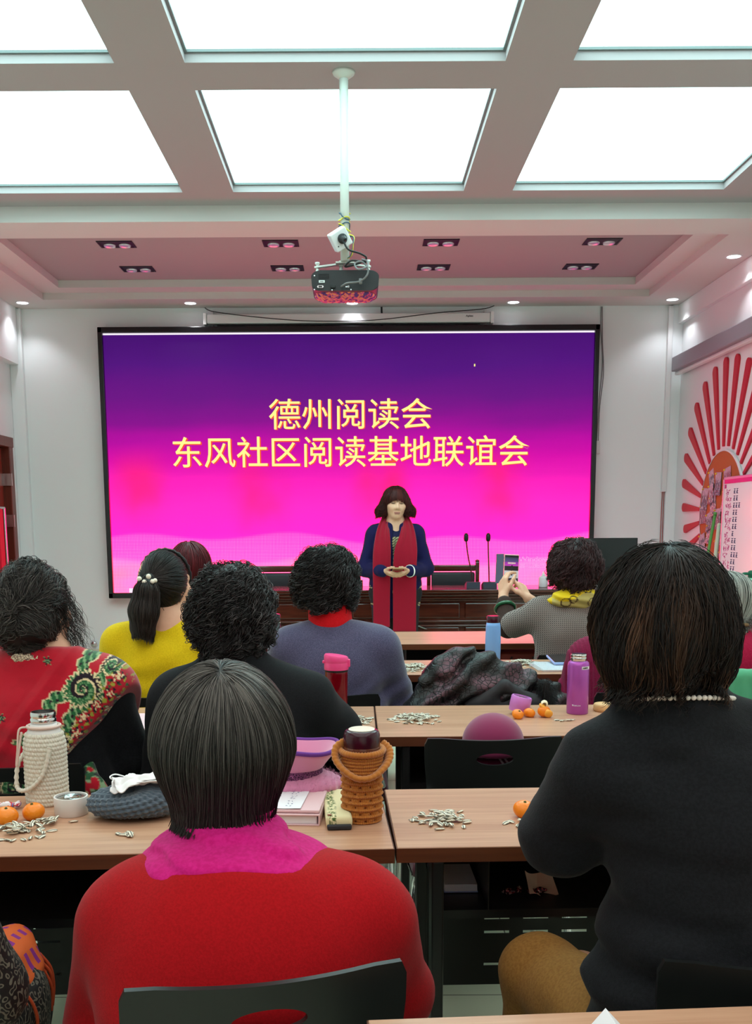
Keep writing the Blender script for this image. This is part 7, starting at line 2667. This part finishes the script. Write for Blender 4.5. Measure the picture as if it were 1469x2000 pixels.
obj('screen', box((0.012, -0.0048, 0.001), (0.066, 0.001, 0.128)), mat('phone_screen_picture', (0.02, 0.02, 0.02), 0.2, emit=(1, 1, 1), es=0.8, fn=shot_fn), ph)
obj('notch', box((0.012, -0.0055, 0.062), (0.018, 0.001, 0.006), 0.0004), M_black, ph)

# ---------------- the speaker, standing, facing the audience
def legs1(S, g=0.0):
    for s in (-1, 1):
        S.cap((s * 0.085, 0.0, 0.80), (s * 0.09, 0.01, 0.45), 0.085 + g, 0.058 + g, 0.04)
        S.cap((s * 0.09, 0.01, 0.45), (s * 0.09, -0.01, 0.08), 0.058 + g, 0.042 + g, 0.03)


SPX, SPY = 0.275, 7.40
t, p, h, R = person(SPX, SPY, 'woman speaker in navy cardigan and long dark red scarf, standing before video wall', dict(
    hip=(0, 0.0, 0.80), chest=(0, 0.0, 1.14), sh=0.150, shz=1.245, shy=-0.01, neck=(0, 0.0, 1.315), head=(0.0, 0.020, 1.455), yaw=0.12, pitch=0.05, roll=-0.04, hs=1.0,
    el=((-0.222, 0.00, 0.985), (0.222, 0.00, 0.985)), wr=((-0.092, 0.185, 0.975), (0.092, 0.185, 0.975)), rc=0.140, rh=0.155, ra=0.050, re=0.042, rw=0.031, rs=0.052, dep=1.45), skin_vox=0.0042, rot=PI, legs=legs1,
    handargs=(dict(d=(0.80, 0.48, -0.28), back=(0.0, 0.5, -0.85), side=1, curl=0.30, thumb=0.75), dict(d=(-0.80, 0.48, -0.28), back=(0.0, 0.5, -0.85), side=-1, curl=0.30, thumb=0.75)))
S = SDF()
S.cap((-0.05, 0, 0.82), (0.05, 0, 0.82), 0.14, 0.14, 0.04, (1, 1.35, 1.4))
legs1(S, 0.012)
soft('trousers', S, M_pants, t, 0.011)
for s in (-1, 1):
    soft('shoe', SDF().cap((s * 0.09, -0.02, 0.045), (s * 0.10, 0.13, 0.035), 0.042, 0.036, 0.02).plane((0, 0, 0.003), (0, 0, -1), 0.004), M_shoe, t, 0.009)
M_inner = mat('patterned_dress', srgb(30, 30, 34), **vc_fn(0.7, 0.1))
S = SDF()
trunk(S, p, 0.004, 0.05)
S.cap((0, 0, 0.80), (0, 0, 0.70), 0.150, 0.155, 0.04, (1, 1.5, 1))
S.plane((0, 0, 1.295), (0, -0.25, 1), 0.006).plane((0, 0, 0.66), (0, 0, -1), 0.006)


def dress(v):
    navy, cream, teal, blk = [A(srgb(*c)[:3]) for c in ((22, 20, 58), (196, 180, 136), (70, 140, 140), (20, 18, 22))]
    c = np.tile(navy, (len(v), 1))
    z, x = v[:, 2], v[:, 0]
    band = (z < 1.215)
    c[band] = blk
    w = np.sin((z + 0.25 * np.abs(x) + 0.012 * np.sin(x * 60)) * 330 + 2 * vnoise(v, 22, 2))
    c[band & (w > 0.1) & (z > 1.08)] = cream
    f = vnoise(v, 48, 5)
    lowb = band & (z <= 1.08)
    c[lowb & (f > 0.1)] = cream
    c[lowb & (f > 0.38)] = teal
    return c


soft('dress', S, M_inner, t, 0.006, col=dress)
M_navy = mat('navy_knit', srgb(24, 20, 62), **vc_fn(0.85, 0.05))
S = SDF()
trunk(S, p, 0.014, 0.05)
S.cap((0, 0, 0.86), (0, 0, 0.655), 0.164, 0.172, 0.05, (1, 1.4, 1))
sleeves(S, p, 0.010, 0.93)
S.plane((0, 0, 1.31), (0, -0.2, 1), 0.008).plane((0, 0, 0.632), (0, 0, -1), 0.008)
op = SDF().cap((0.0, 0.25, 1.34), (0.0, 0.25, 0.5), 0.034, 0.026, 0.01, (1, 0.14, 1))


def cut_open(P, D):
    m = op(P) * 1.0
    k = 0.006
    d2 = -m
    hh = np.clip(0.5 - 0.5 * (D - d2) / k, 0, 1)
    front = P[:, 1] > 0.02
    r = D * (1 - hh) + d2 * hh + k * hh * (1 - hh)
    return np.where(front, r, D)


S.fn(cut_open)
S.fn(lambda P, D: D + 0.003 * vnoise(P, 20, 5))


def cardcol(v):
    navy, cream, blk = [A(srgb(*c)[:3]) for c in ((24, 20, 66), (186, 168, 128), (18, 15, 30))]
    c = np.tile(navy, (len(v), 1))
    z, x = v[:, 2], np.abs(v[:, 0])
    zone = (z < 0.83 + 0.04 * np.sin(x * 40)) & (z > 0.715) & (x > 0.085)
    w = np.sin(z * 330 + 2.5 * np.sin(v[:, 0] * 60) + 2 * vnoise(v, 30, 3))
    c[zone] = blk
    c[zone & (w > 0.15)] = cream
    return c


soft('cardigan', S, M_navy, t, 0.0065, col=cardcol)
# scarf: round the neck, two long panels down the front
M_scarf = mat('dark_red_scarf_wool', srgb(150, 4, 34), 0.85, spec=0.15, sheen=0.3, fn=lambda n: (n.color(n.mix(n.noise(260), srgb(142, 2, 32), srgb(158, 8, 40))), n.bump(n.noise(900), 0.3, 0.001)))


def scarf_fn():
    # centre, half-width vector, thickness along the path from one hem round the neck to the other
    K = [((0.105, 0.160, 0.575), (0.060, 0, 0), .006), ((0.105, 0.160, 0.72), (0.060, 0, 0), .006), ((0.104, 0.160, 0.90), (0.062, 0, 0), .007), ((0.103, 0.158, 1.02), (0.064, 0.0, 0), .008),
         ((0.100, 0.142, 1.13), (0.062, -0.006, 0), .010), ((0.092, 0.098, 1.235), (0.048, -0.02, 0.006), .013), ((0.078, 0.040, 1.315), (0.030, -0.012, 0.018), .014), ((0.062, -0.020, 1.345), (0.012, -0.004, 0.030), .014),
         ((0.0, -0.062, 1.350), (0.0, -0.004, 0.034), .014),
         ((-0.062, -0.020, 1.345), (0.012, 0.004, -0.030), .014), ((-0.076, 0.040, 1.315), (0.032, 0.012, -0.018), .014), ((-0.082, 0.098, 1.235), (0.056, 0.02, -0.006), .013), ((-0.070, 0.144, 1.13), (0.080, 0.006, 0), .010),
         ((-0.062, 0.160, 1.02), (0.084, 0, 0), .008), ((-0.060, 0.163, 0.90), (0.084, 0, 0), .007), ((-0.060, 0.163, 0.72), (0.083, 0, 0), .006), ((-0.060, 0.163, 0.543), (0.083, 0, 0), .006)]
    row = [tuple(k[0]) + tuple(k[1]) + (k[2],) for k in K]
    P = np.array(smooth_path(row, 9))
    n = len(P)
    c, w, th = P[:, :3], P[:, 3:6], P[:, 6]
    # keep the width vector consistent (mirrored half)
    tg = np.gradient(c, axis=0)
    tg /= np.linalg.norm(tg, axis=1, keepdims=True)
    wn = w / np.maximum(np.linalg.norm(w, axis=1, keepdims=True), 1e-6)
    nr = np.cross(tg, wn)
    M = 56
    a = np.linspace(0, 2 * PI, M, endpoint=False)
    ca, sa = np.cos(a), np.sin(a)
    x = np.sign(ca) * np.abs(ca) ** 0.55
    y = np.sign(sa) * np.abs(sa) ** 0.8
    fold = np.clip((c[:, 2] - 0.98) / 0.2, 0, 1)
    rip = 0.5 * np.cos(x[None] * 9 + 1.5 * np.sin(c[:, 2] * 9)[:, None]) * fold[:, None]
    V_ = c[:, None] + w[:, None] * x[None, :, None] + (nr * th[:, None])[:, None] * (y[None] + rip * 0.9)[..., None]
    idx = np.arange(n * M).reshape(n, M)
    j = np.roll(idx, -1, 1)
    F_ = np.stack([idx[:-1], idx[1:], j[1:], j[:-1]], -1).reshape(-1, 4)
    caps = [[idx[0, k], idx[0, k + 1], idx[0, M - 2 - k], idx[0, M - 1 - k]] for k in range(M // 2 - 1)] + [[idx[-1, M - 1 - k], idx[-1, M - 2 - k], idx[-1, k + 1], idx[-1, k]] for k in range(M // 2 - 1)]
    return V_.reshape(-1, 3), np.concatenate([F_, np.array(caps)])


sv, sf = scarf_fn()
link_mesh('scarf', np_mesh('scarf', sv, sf), M_scarf, t)
frg = B()
for i in range(25):
    tube(frg, [(-0.140 + i * 0.0066, 0.163, 0.546), (-0.140 + i * 0.0066, 0.165, 0.532)], 0.0012, 4)
obj('fringe', frg, M_scarf, t)
M_bracelet = mat('white_jade', srgb(240, 238, 228), 0.2, coat=0.4)
for i, r, u in ((0, 0.0085, 0.90), (1, 0.0035, 0.92)):
    e, w = A(p['el'][i]), A(p['wr'][i])
    ax = (w - e) / np.linalg.norm(w - e)
    u1 = np.cross(ax, A((0, 0, 1)))
    u1 /= np.linalg.norm(u1)
    u2 = np.cross(ax, u1)
    cc = e + (w - e) * (0.97 if i == 0 else 0.99)
    obj('bangle', tube(B(), [cc + 0.037 * (math.cos(a) * u1 + math.sin(a) * u2) for a in np.linspace(0, 2 * PI, 26, endpoint=False)], r, 10, closed=True), M_bracelet, t, smooth=True)
# face details
M_lip = mat('lip', srgb(196, 122, 110), 0.5)
M_lash = mat('dark_lash', srgb(46, 30, 26), 0.6)
lb = SDF().cap(h(-0.019, 0.0945, -0.0635), h(0.019, 0.0945, -0.0635), 0.0042, k=0.004).cap(h(-0.014, 0.0935, -0.0735), h(0.014, 0.0935, -0.0735), 0.0045, k=0.003).cap(h(0, 0.096, -0.064), h(0, 0.096, -0.073), 0.003, k=0.003)
soft('lips', lb, M_lip, t, 0.0022)
obj('mouth_line', tube(B(), [h(-0.019, 0.0970, -0.0685), h(-0.008, 0.0985, -0.0675), h(0.008, 0.0985, -0.0675), h(0.019, 0.0970, -0.0685)], 0.0016, 6), mat('mouth_dark', srgb(90, 30, 30), 0.6), t)
for q in (-1, 1):
    obj('eye', tube(B(), [h(q * 0.017, 0.0895, 0.001), h(q * 0.026, 0.0915, 0.0005), h(q * 0.036, 0.0895, 0.000), h(q * 0.043, 0.0845, 0.0015)], [0.0012, 0.0022, 0.0022, 0.0010], 6), M_lash, t, smooth=True)
    obj('eyebrow', tube(B(), [h(q * 0.014, 0.0905, 0.021), h(q * 0.028, 0.0900, 0.025), h(q * 0.044, 0.0805, 0.022)], [0.0016, 0.0022, 0.0012], 6), M_lash, t, smooth=True)
    obj('nostril', ball(B(), h(q * 0.008, 0.1045, -0.0405), 0.0024, 8, 6), mat('mouth_dark', srgb(90, 30, 30), 0.6), t, smooth=True)
hc = A(p['head'])
H = SDF()
H.ell(hc + A((0, -0.012, 0.020)), (0.094, 0.106, 0.103), 0.03)
for s in (-1, 1):
    H.cap(hc + A((s * 0.066, -0.012, 0.0)), hc + A((s * 0.092, -0.006, -0.062)), 0.040, 0.050, 0.03)
H.cap(hc + A((0, -0.06, 0.0)), hc + A((0, -0.055, -0.07)), 0.075, 0.070, 0.03)
H.plane(hc + A((0, 0, -0.092)), (0, 0, -1), 0.012)
H.ell(hc + A((-0.012, 0.105, -0.055)), (0.062, 0.075, 0.092), 0.012, op='s')
AUB = hair_mat('auburn_hair', srgb(30, 9, 9), srgb(112, 40, 34), 0.38)
crn = hc + A((0.0, -0.01, 0.125))
fz_ = lambda P: np.where(((P[:, 1] > hc[1] + 0.055) & (P[:, 2] < hc[2] + 0.015) & (np.abs(P[:, 0] - hc[0]) < 0.055))[:, None], A((0, 0, 0), np.float32), 1.0)
g1 = grow(H, radial_flow(crn, 1.0, 0.8), 2600, (0.06, 0.14), 16, (-0.002, 0.003), curl=0.003, pitch=0.06, wob=0.15, seed=101, keep=lambda c: ~((c[:, 1] > hc[1] + 0.03) & (c[:, 2] < hc[2] + 0.05) & (np.abs(c[:, 0] - hc[0]) < 0.06)))
g2 = grow(H, radial_flow(crn, 0.6, 1.0), 900, (0.03, 0.07), 18, (0.0, 0.008), curl=0.006, pitch=0.03, wob=0.6, seed=102, keep=lambda c: (c[:, 2] < hc[2] - 0.02) & (np.abs(c[:, 0] - hc[0]) > 0.07))
# fringe over the forehead
r_ = np.random.default_rng(6)
nf = 420
xf = r_.uniform(-0.066, 0.060, nf)
ufr = np.linspace(0, 1, 12)
zt, ze = 0.098 + 0 * xf, r_.normal(0.026, 0.007, nf) + 0.012 * (np.abs(xf) / 0.06) ** 2 * -2
fp_ = np.zeros((nf, 12, 3))
for i, u in enumerate(ufr):
    zz = zt + (ze - zt) * u
    yy = -0.012 + 0.112 * np.sqrt(np.clip(1 - ((zz - 0.020) / 0.108) ** 2 * 0.9 - (xf / 0.10) ** 2, 0.02, 1)) + 0.003
    fp_[:, i] = np.stack([xf * (0.62 + 0.38 * u), yy, zz], 1)
fp_ = (fp_ @ R.T + hc).astype(np.float32)
hair_obj('hair', H, [(g1, 0.0015, tones(g1, 0.1, 0.6, 30, 1)), (g2, 0.0013, tones(g2, 0.1, 0.6, 30, 2)), (fp_, 0.0014, tones(fp_, 0.1, 0.6, 60, 3))], AUB, t, 0.006, base_tone=0.15)
ph = thing('mobile_phone', 'phone held flat in both hands by the standing speaker', 'phone', (SPX + 0.005, SPY - 0.285, 0.992), rot=(-0.16, 0, 0.0))
obj('body', box((0, 0, 0), (0.074, 0.15, 0.008), 0.003), mat('gold_phone_back', srgb(190, 150, 110), 0.3, 0.5), ph)
obj('screen', box((0, 0, 0.0045), (0.068, 0.142, 0.001)), M_phone, ph)

# ---------------- dark patterned lap with the orange shawl, bottom left edge
def scroll_fn(n):
    a = n.noise(62, detail=1)
    k = ((a * 34.0).sin()).step(0.35, 0.8)
    n.color(n.mix(k, srgb(20, 19, 18), srgb(104, 98, 86)))


M_scroll = mat('scroll_jacquard', srgb(26, 25, 24), 0.6, fn=scroll_fn)
t, p, h, R = person(-0.72, 1.26, 'person at the bottom left edge with dark scroll-patterned coat', dict(
    chest=(0, 0.0, 0.80), sh=0.150, shz=0.90, neck=(0, 0.03, 0.97), head=(0, 0.05, 1.10), el=((-0.20, 0.06, 0.68), (0.195, 0.06, 0.68)), wr=((-0.085, 0.215, 0.655), (0.085, 0.215, 0.655)), rc=0.140, rh=0.150))
chair(-0.72, 1.06, 0, 'black chair at the bottom left edge of the picture', 0.78)
S = SDF()
trunk(S, p, 0.010, 0.05)
sleeves(S, p, 0.010)
S.plane((0, 0.03, 0.985), (0, 0.1, 1), 0.01)
for s in (-1, 1):
    S.cap((s * 0.09, 0.02, 0.54), (s * 0.135, 0.27, 0.56), 0.09, 0.074, 0.04)
    S.cap((s * 0.135, 0.27, 0.56), (s * 0.15, 0.26, 0.22), 0.072, 0.085, 0.04)
soft('coat', S, M_scroll, t, 0.009)
trousers(t, M_pants)
curly(t, A(p['head']), (0.094, 0.104, 0.098), 500, 111, (0.03, 0.2))


def plaid_fn(n):
    x, y, z = n.xyz()
    a, b = (x * 34.0).fract(), (y * 34.0).fract()
    k = a.lt(0.45) * b.lt(0.42)
    big = (x * 7.0 + 0.3).fract().lt(0.35)
    c = n.mix(k, srgb(196, 84, 22), srgb(120, 24, 116))
    n.color(n.mix(big * (1.0 - k) * b.gt(0.5), c, srgb(226, 130, 60)))
    n.bump(n.noise(500), 0.3, 0.001)


M_plaid = mat('orange_purple_weave', srgb(196, 84, 22), 0.85, fn=plaid_fn)
osw = thing('shawl', 'orange and purple woven shawl with tassels at the bottom left', 'shawl', (-0.742, 1.26, 0.010))
S = SDF()
S.cap((-0.02, 0.25, 0.635), (0.160, 0.275, 0.628), 0.040, 0.036, 0.03, (1, 0.45, 2.0))
S.cap((0.160, 0.275, 0.628), (0.208, 0.275, 0.590), 0.034, 0.026, 0.03, (1.4, 0.45, 1.4))
S.fn(lambda P, D: D + 0.002 * vnoise(P, 25, 3))
soft('weave', S, M_plaid, osw, 0.006)
M_tas = mat('orange_tassel', srgb(176, 66, 24), 0.85)
for k in range(16):
    y = 0.215 + k * 0.0085
    x0 = 0.222 + 0.006 * math.sin(k * 2.1)
    obj('tassel', tube(B(), smooth_path([(0.205, y, 0.60), (x0, y, 0.575), (x0 + 0.008 * math.sin(k * 1.7), y + 0.003, 0.54), (x0 - 0.004 + 0.006 * math.sin(k), y, 0.500 + 0.012 * math.sin(k * 3.1))], 5), 0.0028, 6), M_tas, osw, smooth=True)
